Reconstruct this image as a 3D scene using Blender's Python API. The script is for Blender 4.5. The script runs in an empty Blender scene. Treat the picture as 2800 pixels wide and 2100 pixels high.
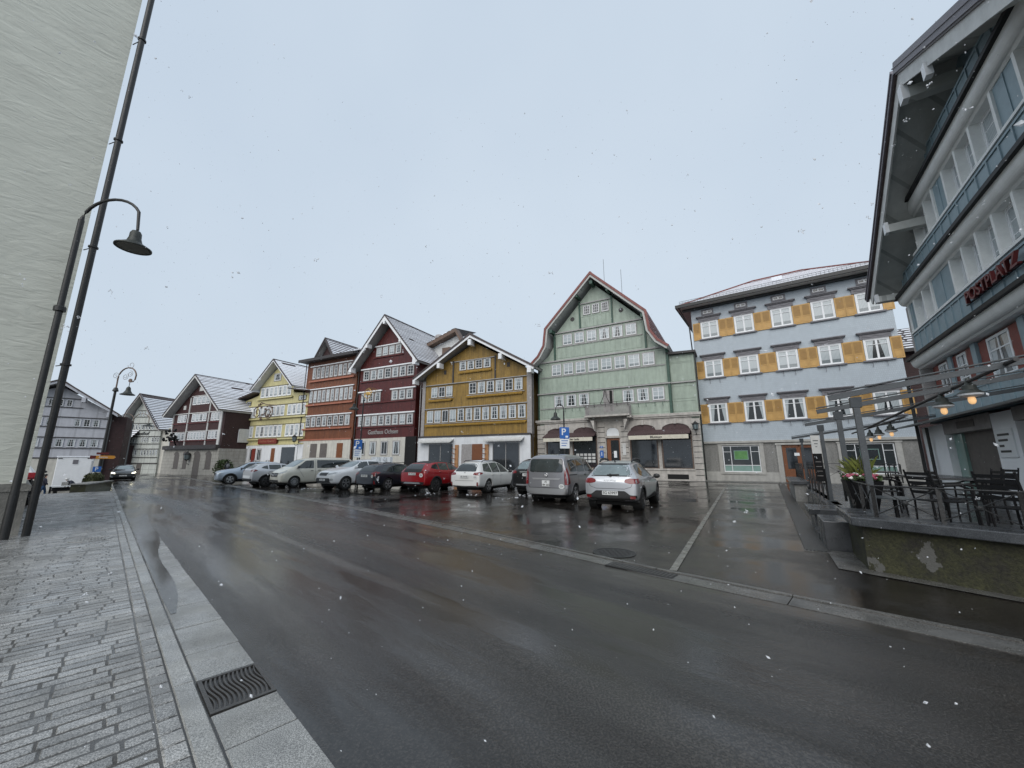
import bpy, bmesh, math, random
from math import radians as RD, sin, cos, pi
from mathutils import Vector, Matrix
from mathutils.bvhtree import BVHTree
random.seed(11)
SC = bpy.context.scene
COL = SC.collection

# ------------------------------------------------------------------ camera, sky, sun, exposure
cam = bpy.data.objects.new('camera', bpy.data.cameras.new('camera'))
COL.objects.link(cam)
cam.location = (0, 0, 1.55)
cam.rotation_euler = (RD(90 + 11.26), 0, 0)
cam.data.sensor_width = 36
cam.data.lens = 36 * 1045 / 2800
cam.data.clip_start = .05
cam.data.clip_end = 2000
SC.camera = cam

W = bpy.data.worlds.new('World')
SC.world = W
W.use_nodes = True
nt = W.node_tree
nt.nodes.clear()
o_ = nt.nodes.new('ShaderNodeOutputWorld')
bg = nt.nodes.new('ShaderNodeBackground')
sky = nt.nodes.new('ShaderNodeTexSky')
sky.sky_type = 'NISHITA'
sky.sun_disc = False
sky.sun_elevation = RD(37.5)
sky.sun_rotation = RD(201.8)
sky.dust_density = 6
sky.air_density = 2
tc = nt.nodes.new('ShaderNodeTexCoord')
noi = nt.nodes.new('ShaderNodeTexNoise')
noi.inputs['Scale'].default_value = 1.3
noi.inputs['Detail'].default_value = 4
ramp = nt.nodes.new('ShaderNodeValToRGB')
ramp.color_ramp.elements[0].position = .3
ramp.color_ramp.elements[0].color = (5.75, 6.75, 7.95, 1)
ramp.color_ramp.elements[1].position = .75
ramp.color_ramp.elements[1].color = (6.6, 7.55, 8.6, 1)
mix = nt.nodes.new('ShaderNodeMixRGB')
mix.inputs[0].default_value = .93
nt.links.new(tc.outputs['Generated'], noi.inputs['Vector'])
nt.links.new(noi.outputs['Fac'], ramp.inputs[0])
nt.links.new(sky.outputs[0], mix.inputs[1])
nt.links.new(ramp.outputs[0], mix.inputs[2])
nt.links.new(mix.outputs[0], bg.inputs['Color'])
bg.inputs['Strength'].default_value = .075
nt.links.new(bg.outputs[0], o_.inputs['Surface'])

sl = bpy.data.lights.new('sun', 'SUN')
sl.energy = 1.5
sl.angle = RD(60)
sl.color = (1, .975, .95)
sun = bpy.data.objects.new('sun', sl)
COL.objects.link(sun)
sun.rotation_euler = Vector((.30, .75, -.62)).to_track_quat('-Z', 'Y').to_euler()
SC.view_settings.view_transform = 'Standard'
SC.view_settings.look = 'None'
SC.view_settings.exposure = 0.45
SC.view_settings.gamma = 1

# ------------------------------------------------------------------ materials
def new_mat(name):
    m = bpy.data.materials.new(name)
    m.use_nodes = True
    t = m.node_tree
    return m, t, t.nodes['Principled BSDF']

def nn(t, typ, **kw):
    n = t.nodes.new(typ)
    for k, v in kw.items():
        if k in n.inputs:
            n.inputs[k].default_value = v
        else:
            setattr(n, k, v)
    return n

def mul(c, k):
    return (min(c[0]*k, 1), min(c[1]*k, 1), min(c[2]*k, 1), 1)

def mat(name, c, rough=.6, var=.25, scale=3.0, bump=.1, bscale=40.0, metal=0.0, coat=0.0, pattern=None, stretch=None, spec=.5, drips=0.0):
    """procedural material: mottled colour plus bump; pattern adds shingles / planks / ashlar joints"""
    m, t, p = new_mat(name)
    L = t.links
    co = t.nodes.new('ShaderNodeTexCoord')
    vec = co.outputs['Object']
    if stretch:
        mp = nn(t, 'ShaderNodeMapping')
        mp.inputs['Scale'].default_value = stretch
        L.new(vec, mp.inputs['Vector'])
        v2 = mp.outputs['Vector']
    else:
        v2 = vec
    n1 = nn(t, 'ShaderNodeTexNoise', Scale=scale, Detail=6.0, Roughness=.65)
    L.new(v2, n1.inputs['Vector'])
    r = nn(t, 'ShaderNodeValToRGB')
    r.color_ramp.elements[0].position = .3
    r.color_ramp.elements[0].color = mul(c, 1-var)
    r.color_ramp.elements[1].position = .72
    r.color_ramp.elements[1].color = mul(c, 1+var*.6)
    L.new(n1.outputs['Fac'], r.inputs[0])
    colout = r.outputs[0]
    n2 = nn(t, 'ShaderNodeTexNoise', Scale=bscale, Detail=4.0)
    L.new(v2, n2.inputs['Vector'])
    if bscale < 4: n2.inputs['Distortion'].default_value = 1.1
    hgt = n2.outputs['Fac']
    if pattern:
        kind, pw, ph, dark = pattern
        sep = nn(t, 'ShaderNodeSeparateXYZ')
        L.new(vec, sep.inputs[0])
        ad = nn(t, 'ShaderNodeMath', operation='ADD')
        L.new(sep.outputs['X'], ad.inputs[0])
        L.new(sep.outputs['Y'], ad.inputs[1])
        cb = nn(t, 'ShaderNodeCombineXYZ')
        if kind == 'ground':
            L.new(sep.outputs['X'], cb.inputs['X'])
            L.new(sep.outputs['Y'], cb.inputs['Y'])
        else:
            L.new(ad.outputs[0], cb.inputs['X'])
            L.new(sep.outputs['Z'], cb.inputs['Y'])
        b = nn(t, 'ShaderNodeTexBrick')
        b.inputs['Scale'].default_value = 1.0
        b.inputs['Brick Width'].default_value = pw
        b.inputs['Row Height'].default_value = ph
        b.inputs['Mortar Size'].default_value = min(pw, ph)*.06
        b.inputs['Color1'].default_value = (1, 1, 1, 1)
        b.inputs['Color2'].default_value = (.78, .78, .78, 1) if kind == 'ground' else (.93, .93, .93, 1)
        b.inputs['Mortar'].default_value = (dark, dark, dark, 1)
        if kind == 'plank':
            b.offset = 0
        L.new(cb.outputs[0], b.inputs['Vector'])
        mx = nn(t, 'ShaderNodeMixRGB', blend_type='MULTIPLY')
        mx.inputs[0].default_value = 1
        L.new(colout, mx.inputs[1])
        L.new(b.outputs['Color'], mx.inputs[2])
        colout = mx.outputs[0]
        h2 = nn(t, 'ShaderNodeMath', operation='MULTIPLY_ADD')
        L.new(hgt, h2.inputs[0])
        h2.inputs[1].default_value = .3
        L.new(b.outputs['Color'], h2.inputs[2])
        hgt = h2.outputs[0]
    if drips:
        mp3 = nn(t, 'ShaderNodeMapping')
        mp3.inputs['Scale'].default_value = (2.2, 2.2, .35)
        L.new(vec, mp3.inputs['Vector'])
        n3 = nn(t, 'ShaderNodeTexNoise', Scale=1.6, Detail=5.0)
        L.new(mp3.outputs[0], n3.inputs['Vector'])
        r3 = nn(t, 'ShaderNodeValToRGB')
        r3.color_ramp.elements[0].position = .35
        r3.color_ramp.elements[0].color = (1-drips, 1-drips, 1-drips, 1)
        r3.color_ramp.elements[1].position = .6
        r3.color_ramp.elements[1].color = (1, 1, 1, 1)
        L.new(n3.outputs['Fac'], r3.inputs[0])
        mx3 = nn(t, 'ShaderNodeMixRGB', blend_type='MULTIPLY')
        mx3.inputs[0].default_value = 1
        L.new(colout, mx3.inputs[1])
        L.new(r3.outputs[0], mx3.inputs[2])
        colout = mx3.outputs[0]
    L.new(colout, p.inputs['Base Color'])
    bp = nn(t, 'ShaderNodeBump', Strength=min(1, bump*2), Distance=.02 if bscale > 4 else .024)
    L.new(hgt, bp.inputs['Height'])
    L.new(bp.outputs[0], p.inputs['Normal'])
    p.inputs['Roughness'].default_value = rough
    p.inputs['Metallic'].default_value = metal
    p.inputs['Coat Weight'].default_value = coat
    p.inputs['Coat Roughness'].default_value = .08
    p.inputs['Specular IOR Level'].default_value = spec
    return m

def emit(name, c, s):
    m, t, p = new_mat(name)
    p.inputs['Base Color'].default_value = (*c, 1)
    p.inputs['Emission Color'].default_value = (*c, 1)
    p.inputs['Emission Strength'].default_value = s
    return m

M = {}
def wet(name, c, r0, r1, bump, scale, var=.35, fine=220.0, spec=.5, streak=None, vs=1.2, island=0.0, bands=(), bd=.008):
    """wet ground: mottled film of water (roughness r0..r1), aggregate bump and speckle"""
    m, t, p = new_mat(name)
    L = t.links
    co = t.nodes.new('ShaderNodeTexCoord')
    mp = nn(t, 'ShaderNodeMapping')
    mp.inputs['Rotation'].default_value = (0, 0, RD(43.76))
    L.new(co.outputs['Object'], mp.inputs['Vector'])
    if streak:
        mps = nn(t, 'ShaderNodeMapping'); mps.inputs['Scale'].default_value = streak
        L.new(mp.outputs[0], mps.inputs['Vector']); mp = mps
    nb = nn(t, 'ShaderNodeTexNoise', Scale=scale, Detail=5.0, Roughness=.6)
    L.new(mp.outputs[0], nb.inputs['Vector'])
    mr = nn(t, 'ShaderNodeMapRange')
    mr.inputs['From Min'].default_value = .46
    mr.inputs['From Max'].default_value = .68
    mr.inputs['To Min'].default_value = r0
    mr.inputs['To Max'].default_value = r1
    L.new(nb.outputs['Fac'], mr.inputs[0])
    L.new(mr.outputs[0], p.inputs['Roughness'])
    nf = nn(t, 'ShaderNodeTexNoise', Scale=fine, Detail=3.0, Roughness=.7)
    L.new(co.outputs['Object'], nf.inputs['Vector'])
    vo = nn(t, 'ShaderNodeTexVoronoi', Scale=fine*.6)
    L.new(co.outputs['Object'], vo.inputs['Vector'])
    nc = nn(t, 'ShaderNodeTexNoise', Scale=vs, Detail=6.0)
    L.new(mp.outputs[0], nc.inputs['Vector'])
    r = nn(t, 'ShaderNodeValToRGB')
    r.color_ramp.elements[0].position = .3
    r.color_ramp.elements[0].color = mul(c, 1-var)
    r.color_ramp.elements[1].position = .7
    r.color_ramp.elements[1].color = mul(c, 1+var)
    L.new(nc.outputs['Fac'], r.inputs[0])
    sp = nn(t, 'ShaderNodeValToRGB')
    sp.color_ramp.elements[0].position = .42
    sp.color_ramp.elements[0].color = (.4, .4, .4, 1)
    sp.color_ramp.elements[1].position = .68
    sp.color_ramp.elements[1].color = (2.6, 2.6, 2.6, 1)
    L.new(nf.outputs['Fac'], sp.inputs[0])
    mx = nn(t, 'ShaderNodeMixRGB', blend_type='MULTIPLY')
    mx.inputs[0].default_value = .8
    L.new(r.outputs[0], mx.inputs[1])
    L.new(sp.outputs[0], mx.inputs[2])
    ge = t.nodes.new('ShaderNodeNewGeometry')
    isl = nn(t, 'ShaderNodeMapRange'); isl.inputs['To Min'].default_value = 1-island; isl.inputs['To Max'].default_value = 1+island
    L.new(ge.outputs['Random Per Island'], isl.inputs[0])
    im = nn(t, 'ShaderNodeMixRGB', blend_type='MULTIPLY'); im.inputs[0].default_value = 1
    L.new(mx.outputs[0], im.inputs[1]); L.new(isl.outputs[0], im.inputs[2])
    last = im.outputs[0]
    if bands:      # worn wheel tracks and old joints, their sky reflection painted in as paler colour
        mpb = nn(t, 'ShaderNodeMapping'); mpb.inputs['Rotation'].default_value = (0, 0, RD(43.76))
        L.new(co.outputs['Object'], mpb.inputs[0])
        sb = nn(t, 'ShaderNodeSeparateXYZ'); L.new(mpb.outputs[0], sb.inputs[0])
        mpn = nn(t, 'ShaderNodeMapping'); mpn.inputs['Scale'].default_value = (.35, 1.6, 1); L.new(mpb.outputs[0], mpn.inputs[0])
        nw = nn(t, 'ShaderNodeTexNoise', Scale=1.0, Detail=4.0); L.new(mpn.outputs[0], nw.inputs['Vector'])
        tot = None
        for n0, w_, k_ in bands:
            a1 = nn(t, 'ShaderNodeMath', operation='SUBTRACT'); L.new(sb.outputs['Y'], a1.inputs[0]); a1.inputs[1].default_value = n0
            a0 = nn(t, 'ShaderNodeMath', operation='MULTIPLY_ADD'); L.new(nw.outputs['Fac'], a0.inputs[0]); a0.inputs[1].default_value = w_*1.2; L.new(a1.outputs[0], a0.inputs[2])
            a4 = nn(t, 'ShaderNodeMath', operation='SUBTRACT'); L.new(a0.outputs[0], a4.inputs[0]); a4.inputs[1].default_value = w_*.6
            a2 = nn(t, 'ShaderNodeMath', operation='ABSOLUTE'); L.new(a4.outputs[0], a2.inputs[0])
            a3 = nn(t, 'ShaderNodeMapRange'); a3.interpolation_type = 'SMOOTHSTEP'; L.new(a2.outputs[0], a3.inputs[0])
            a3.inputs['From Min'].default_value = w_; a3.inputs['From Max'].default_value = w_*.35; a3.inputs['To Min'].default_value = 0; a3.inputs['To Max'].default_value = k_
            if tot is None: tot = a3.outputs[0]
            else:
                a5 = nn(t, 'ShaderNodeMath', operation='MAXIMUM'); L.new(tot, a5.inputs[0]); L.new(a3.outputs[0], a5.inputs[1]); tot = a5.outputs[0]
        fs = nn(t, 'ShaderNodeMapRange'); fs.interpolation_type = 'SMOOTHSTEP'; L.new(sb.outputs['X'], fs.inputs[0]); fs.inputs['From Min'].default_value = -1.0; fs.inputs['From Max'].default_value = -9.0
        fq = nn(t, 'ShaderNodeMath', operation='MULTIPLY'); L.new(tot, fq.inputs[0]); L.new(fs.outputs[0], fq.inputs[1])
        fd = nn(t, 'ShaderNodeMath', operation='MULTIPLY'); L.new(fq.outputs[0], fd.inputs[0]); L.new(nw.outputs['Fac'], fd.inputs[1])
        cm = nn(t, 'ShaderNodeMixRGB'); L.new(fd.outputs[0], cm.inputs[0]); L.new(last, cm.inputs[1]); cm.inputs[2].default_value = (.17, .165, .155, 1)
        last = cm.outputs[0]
    L.new(last, p.inputs['Base Color'])
    bm_ = nn(t, 'ShaderNodeMath', operation='MULTIPLY')
    L.new(nf.outputs['Fac'], bm_.inputs[0])
    mr2 = nn(t, 'ShaderNodeMapRange')
    mr2.inputs['From Min'].default_value = .44
    mr2.inputs['From Max'].default_value = .66
    mr2.inputs['To Min'].default_value = .10
    mr2.inputs['To Max'].default_value = 1
    L.new(nb.outputs['Fac'], mr2.inputs[0])
    L.new(mr2.outputs[0], bm_.inputs[1])
    bp = nn(t, 'ShaderNodeBump', Strength=bump, Distance=bd)
    L.new(bm_.outputs[0], bp.inputs['Height'])
    L.new(bp.outputs[0], p.inputs['Normal'])
    p.inputs['Specular IOR Level'].default_value = spec
    return m

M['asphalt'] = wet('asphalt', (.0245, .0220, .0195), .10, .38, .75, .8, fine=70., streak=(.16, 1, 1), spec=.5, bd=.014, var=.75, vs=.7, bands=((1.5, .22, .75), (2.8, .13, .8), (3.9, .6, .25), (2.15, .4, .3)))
M['asphalt2'] = wet('asphalt_square', (.018, .0158, .0138), .06, .28, .6, .5, fine=80., spec=.38, bd=.010)
M['seam'] = wet('asphalt_seam', (.05, .05, .048), .16, .3, .25, .9, fine=150.)
M['paver'] = wet('wet_paver', (.20, .198, .19), .2, .48, .3, 1.1, fine=130., vs=3.5, var=.3, island=.22)
M['joint'] = wet('paver_joint', (.055, .052, .048), .3, .6, .5, 2., fine=150.)
M['granite'] = wet('granite', (.20, .20, .19), .22, .5, .3, 1.5, fine=170., vs=2.5, var=.22, island=.14)
M['concrete_strip'] = wet('concrete_strip', (.085, .083, .078), .25, .55, .4, 1.5, fine=120., vs=4., var=.3)
M['granite_dark'] = wet('granite_dark', (.045, .048, .052), .22, .5, .3, 2.5, fine=160., vs=4., var=.3)
M['table'] = mat('wet_table_slats', (.035, .037, .04), .15, .2, 6, .1, 60)
M['setts'] = mat('setts', (.05, .048, .045), .4, .4, 6, .5, 60, pattern=('ground', .12, .12, .4))
M['paint_line'] = wet('worn_line_paint', (.15, .145, .13), .25, .5, .3, 2., fine=140., vs=6, var=.35)
M['iron'] = mat('cast_iron', (.028, .027, .027), .38, .3, 8, .2, 60, metal=.6)
M['ironlight'] = mat('worn_iron', (.10, .095, .09), .35, .3, 12, .2, 60, metal=.7)
M['void'] = mat('void_black', (.004, .004, .004), .8, 0)
M['plaster_left'] = mat('rough_green_grey_plaster', (.60, .605, .53), .8, .10, 1.1, 1.0, 2.6, stretch=(.75, .75, 2.3))
M['plinth'] = mat('concrete_plinth', (.26, .25, .225), .75, .3, 4, .4, 30, drips=.35)
M['blackpipe'] = mat('dark_pipe_paint', (.018, .018, .018), .42, .4, 6, .15, 50)
M['white'] = mat('white_paint', (.80, .81, .82), .5, .08, 2, .05, 30)
M['offwhite'] = mat('off_white_paint', (.62, .62, .60), .55, .14, 3, .08, 30, drips=.1)
M['grey_trim'] = mat('grey_trim', (.36, .35, .34), .55, .2, 3, .1, 30)
M['grey_light'] = mat('pale_grey_board', (.46, .46, .44), .55, .15, 3, .1, 30)
M['dark_trim'] = mat('dark_weathered_wood', (.05, .045, .045), .6, .35, 4, .2, 30)
M['soffit'] = mat('soffit_boards', (.42, .41, .39), .65, .15, 3, .2, 20, pattern=('plank', .18, 50, .6))
M['tile'] = mat('dark_wet_roof_tile', (.065, .045, .042), .4, .45, 5, .5, 25)
M['tile_red'] = mat('wet_red_roof_tile', (.20, .055, .045), .42, .35, 5, .5, 25)
M['snow'] = mat('thin_snow', (.82, .84, .88), .75, .12, 8, .35, 14)
M['green'] = mat('sage_green_paint', (.35, .415, .345), .55, .12, 2.5, .08, 40, drips=.18)
M['green_dark'] = mat('dark_green_paint', (.035, .085, .06), .5, .25, 4, .1, 40)
M['sandstone'] = mat('grey_sandstone', (.50, .47, .43), .75, .2, 4, .35, 35, drips=.22)
M['gold'] = mat('ochre_painted_boards', (.33, .20, .04), .55, .22, 2.5, .3, 30, pattern=('plank', .22, 50, .55), drips=.3)
M['goldplain'] = mat('ochre_paint', (.40, .23, .03), .5, .2, 3, .1, 30)
M['darkred'] = mat('ox_red_boards', (.10, .015, .013), .5, .28, 3, .3, 30, pattern=('plank', .22, 50, .55), drips=.3)
M['redtrim'] = mat('ox_red_trim', (.12, .02, .018), .5, .25, 3, .1, 30)
M['orange'] = mat('rust_brown_boards', (.20, .066, .026), .55, .25, 3, .3, 30, pattern=('plank', .2, 50, .55), drips=.3)
M['orangetrim'] = mat('salmon_trim', (.38, .14, .085), .5, .2, 3, .1, 30)
M['yellow'] = mat('lemon_yellow_boards', (.62, .56, .29), .55, .12, 3, .25, 30, pattern=('plank', .2, 50, .7), drips=.15)
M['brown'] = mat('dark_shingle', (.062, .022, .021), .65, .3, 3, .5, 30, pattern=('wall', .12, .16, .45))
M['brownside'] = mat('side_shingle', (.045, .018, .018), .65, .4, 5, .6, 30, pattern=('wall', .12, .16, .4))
M['stonelight'] = mat('pale_stone', (.42, .405, .365), .75, .15, 3, .25, 30, pattern=('wall', 1.1, .45, .72), drips=.2)
M['plaster_w'] = mat('white_plaster', (.72, .735, .75), .75, .07, 2, .12, 30, drips=.1)
M['plaster_c'] = mat('cream_plaster', (.58, .56, .5), .75, .1, 2, .12, 30, drips=.15)
M['plaster_h'] = mat('bright_white_plaster', (.86, .87, .88), .75, .05, 2, .1, 30)
M['shingle_w'] = mat('white_shingle', (.68, .69, .68), .65, .12, 3, .4, 30, pattern=('wall', .15, .2, .78))
M['greywall'] = mat('pale_grey_green_paint', (.52, .54, .50), .6, .1, 3, .15, 30, pattern=('plank', 1.1, 50, .75), drips=.15)
M['lilac'] = mat('lilac_grey_paint', (.50, .51, .55), .6, .07, 3, .1, 30, pattern=('plank', 1.3, 50, .82), drips=.1)
M['blue'] = mat('powder_blue_shingle', (.45, .505, .55), .6, .04, 2, .12, 30, pattern=('wall', .11, .14, .74), drips=.04)
M['stonegrey'] = mat('speckled_grey_stone', (.27, .265, .25), .7, .3, 14, .4, 50, drips=.2)
M['stonepale'] = mat('pale_stone_frame', (.44, .43, .40), .7, .15, 4, .2, 40, drips=.15)
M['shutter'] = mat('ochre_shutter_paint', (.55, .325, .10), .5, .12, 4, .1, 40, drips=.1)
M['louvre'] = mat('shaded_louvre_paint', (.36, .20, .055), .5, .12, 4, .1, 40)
M['mauvegrey'] = mat('mauve_grey_trim', (.17, .165, .18), .55, .2, 4, .15, 40)
M['hotelblue'] = mat('slate_blue_panel', (.17, .235, .27), .5, .14, 3, .1, 40, pattern=('plank', .55, 50, .6), drips=.12)
M['hotelplain'] = mat('slate_blue_plain', (.25, .335, .375), .5, .14, 3, .1, 40)
M['cove'] = mat('pale_grey_cove', (.80, .81, .79), .55, .1, 3, .08, 30)
M['black'] = mat('black_paint', (.008, .008, .009), .5, .3, 6, .1, 40, spec=.25)
M['hred'] = mat('deep_red_paint', (.20, .03, .02), .5, .3, 5, .12, 40)
M['soffit_dark'] = mat('grey_soffit', (.55, .56, .53), .6, .12, 3, .1, 30, pattern=('plank', 1.3, 50, .7))
M['mauve'] = mat('mauve_fascia', (.17, .155, .175), .5, .15, 4, .1, 30)
M['signred'] = mat('red_letter_paint', (.12, .016, .016), .45, .2, 6, .1, 30)
M['galv'] = mat('grey_painted_steel', (.075, .085, .09), .4, .15, 6, .1, 60, metal=.2)
M['pergola'] = mat('dark_grey_steel', (.055, .063, .07), .45, .2, 6, .1, 60, metal=.1)
M['moss'] = None
M['wood'] = mat('brown_door_wood', (.20, .07, .025), .45, .35, 6, .2, 30, stretch=(6, 6, .6))
M['woodlight'] = mat('light_wood', (.42, .21, .09), .5, .3, 6, .2, 30, stretch=(6, 6, .6))
M['glass'] = mat('dark_shop_glass', (.022, .026, .03), .06, .4, .8, .0, 5, spec=.8)
M['glass_green'] = mat('green_tinted_glass', (.22, .34, .30), .15, .15, 2, 0, 5)
M['greybrown'] = mat('grey_brown_shutter', (.13, .115, .105), .6, .25, 4, .1, 40)
M['awning'] = mat('cream_awning', (.62, .58, .48), .75, .15, 5, .2, 60)
M['awning_dark'] = mat('brown_awning_cloth', (.075, .045, .045), .75, .3, 5, .2, 60)
M['panelgrey'] = mat('weathered_grey_board', (.33, .31, .30), .65, .25, 5, .2, 40)
M['bluesign'] = mat('blue_sign_enamel', (.02, .12, .42), .4, .05)
M['whitesign'] = mat('white_sign_enamel', (.75, .77, .78), .4, .05)
M['yellowsign'] = mat('orange_yellow_sign', (.60, .26, .035), .45, .15)
M['text_dark'] = mat('dark_lettering', (.03, .03, .03), .5, .1)
M['goldleaf'] = mat('gilt', (.55, .35, .10), .4, .3, 8, .2, 40, metal=.4)
M['rubber'] = mat('tyre_rubber', (.014, .014, .014), .7, .2, 10, .2, 60)
M['rim'] = mat('alloy_rim', (.42, .43, .44), .35, .2, 10, .05, 60, metal=.7)
M['rimdark'] = mat('dark_rim', (.10, .10, .105), .35, .2, 10, .05, 60, metal=.7)
M['plastic'] = mat('black_plastic', (.018, .018, .019), .5, .15, 10, .1, 80)
M['chrome'] = mat('chrome', (.5, .5, .5), .2, .1, 10, 0, 60, metal=.9)
M['carglass'] = mat('car_window_glass', (.025, .033, .034), .05, .5, 1.6, 0, 5, spec=.9)
M['carglass_lt'] = mat('car_windscreen_glass', (.18, .225, .235), .08, .35, 1.6, 0, 5, spec=.8)
M['taillight'] = mat('red_lamp_lens', (.17, .010, .012), .15, .3, 20, 0, 60, coat=.6)
M['headlight'] = mat('clear_lamp_lens', (.42, .44, .45), .12, .4, 20, 0, 60, coat=.5)
M['headlit'] = emit('lit_headlamp', (1, .95, .72), 5)
M['plate'] = mat('number_plate', (.62, .63, .62), .45, .05, 10, 0, 60)
M['hedge'] = mat('hedge_leaf', (.075, .085, .035), .7, .4, 9, .5, 40)
M['leaf'] = mat('dark_leaf', (.045, .075, .02), .55, .5, 14, .3, 40)
M['leafy'] = mat('yellow_green_leaf', (.13, .15, .025), .55, .4, 14, .3, 40)
M['pink'] = mat('pink_petal', (.42, .085, .14), .6, .4, 30, .2, 60)
M['petal'] = mat('white_petal', (.75, .75, .70), .6, .1, 30, .2, 60)
M['skin'] = mat('skin', (.42, .25, .18), .6, .1)
M['cloth_blue'] = mat('blue_snowsuit', (.02, .07, .17), .7, .3, 8, .3, 60)
M['cloth_navy'] = mat('navy_coat', (.015, .018, .035), .75, .3, 8, .3, 60)
M['cloth_grey'] = mat('grey_jacket', (.13, .14, .15), .75, .3, 8, .3, 60)
M['cloth_brown'] = mat('dark_brown_coat', (.045, .038, .035), .75, .3, 8, .3, 60)
M['amber'] = emit('lit_amber_bulb', (1, .60, .28), .42)
M['warm'] = emit('lit_warm_lamp', (1, .8, .45), 3)
M['lampshade'] = mat('verdigris_lamp_metal', (.055, .06, .055), .5, .3, 8, .15, 60, metal=.5)
M['lampunder'] = mat('lamp_reflector', (.13, .125, .105), .5, .2, 5, .1, 60)
M['copper'] = mat('patinated_copper', (.16, .11, .085), .5, .3, 8, .15, 60, metal=.4)
M['greenscreen'] = mat('green_poster', (.10, .26, .08), .5, .3, 3, 0, 60)
M['redcloth'] = mat('red_canopy', (.42, .02, .03), .6, .1)

def moss_mat():
    m, t, p = new_mat('mossy_wall_render')
    L = t.links
    co = t.nodes.new('ShaderNodeTexCoord')
    n1 = nn(t, 'ShaderNodeTexNoise', Scale=3.0, Detail=8.0, Roughness=.7)
    n2 = nn(t, 'ShaderNodeTexNoise', Scale=30.0, Detail=6.0, Roughness=.7)
    n3 = nn(t, 'ShaderNodeTexNoise', Scale=1.1, Detail=6.0, Roughness=.65)
    for n in (n1, n2): L.new(co.outputs['Object'], n.inputs['Vector'])
    mp = nn(t, 'ShaderNodeMapping')
    mp.inputs['Scale'].default_value = (1.6, 1.6, 1.0)
    mp.inputs['Location'].default_value = (3.1, 0, .2)
    L.new(co.outputs['Object'], mp.inputs[0])
    L.new(mp.outputs[0], n3.inputs['Vector'])
    r = nn(t, 'ShaderNodeValToRGB')
    e = r.color_ramp.elements
    e[0].position = .36; e[0].color = (.018, .016, .012, 1)
    e[1].position = .68; e[1].color = (.045, .044, .018, 1)
    x = e.new(.54); x.color = (.03, .03, .012, 1)
    L.new(n1.outputs['Fac'], r.inputs[0])
    mx = nn(t, 'ShaderNodeMixRGB', blend_type='MULTIPLY')
    mx.inputs[0].default_value = .7
    rr = nn(t, 'ShaderNodeValToRGB')
    rr.color_ramp.elements[0].position = .35; rr.color_ramp.elements[0].color = (.4, .4, .4, 1)
    rr.color_ramp.elements[1].position = .7; rr.color_ramp.elements[1].color = (2, 2, 2, 1)
    L.new(n2.outputs['Fac'], rr.inputs[0])
    L.new(r.outputs[0], mx.inputs[1]); L.new(rr.outputs[0], mx.inputs[2])
    patch = nn(t, 'ShaderNodeValToRGB')
    patch.color_ramp.elements[0].position = .655; patch.color_ramp.elements[0].color = (0, 0, 0, 1)
    patch.color_ramp.elements[1].position = .665; patch.color_ramp.elements[1].color = (1, 1, 1, 1)
    L.new(n3.outputs['Fac'], patch.inputs[0])
    m2 = nn(t, 'ShaderNodeMixRGB')
    L.new(patch.outputs[0], m2.inputs[0])
    L.new(mx.outputs[0], m2.inputs[1])
    m2.inputs[2].default_value = (.10, .098, .09, 1)
    L.new(m2.outputs[0], p.inputs['Base Color'])
    bp = nn(t, 'ShaderNodeBump', Strength=.7, Distance=.02)
    L.new(n2.outputs['Fac'], bp.inputs['Height'])
    L.new(bp.outputs[0], p.inputs['Normal'])
    p.inputs['Roughness'].default_value = .75
    return m
M['moss'] = moss_mat()

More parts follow.
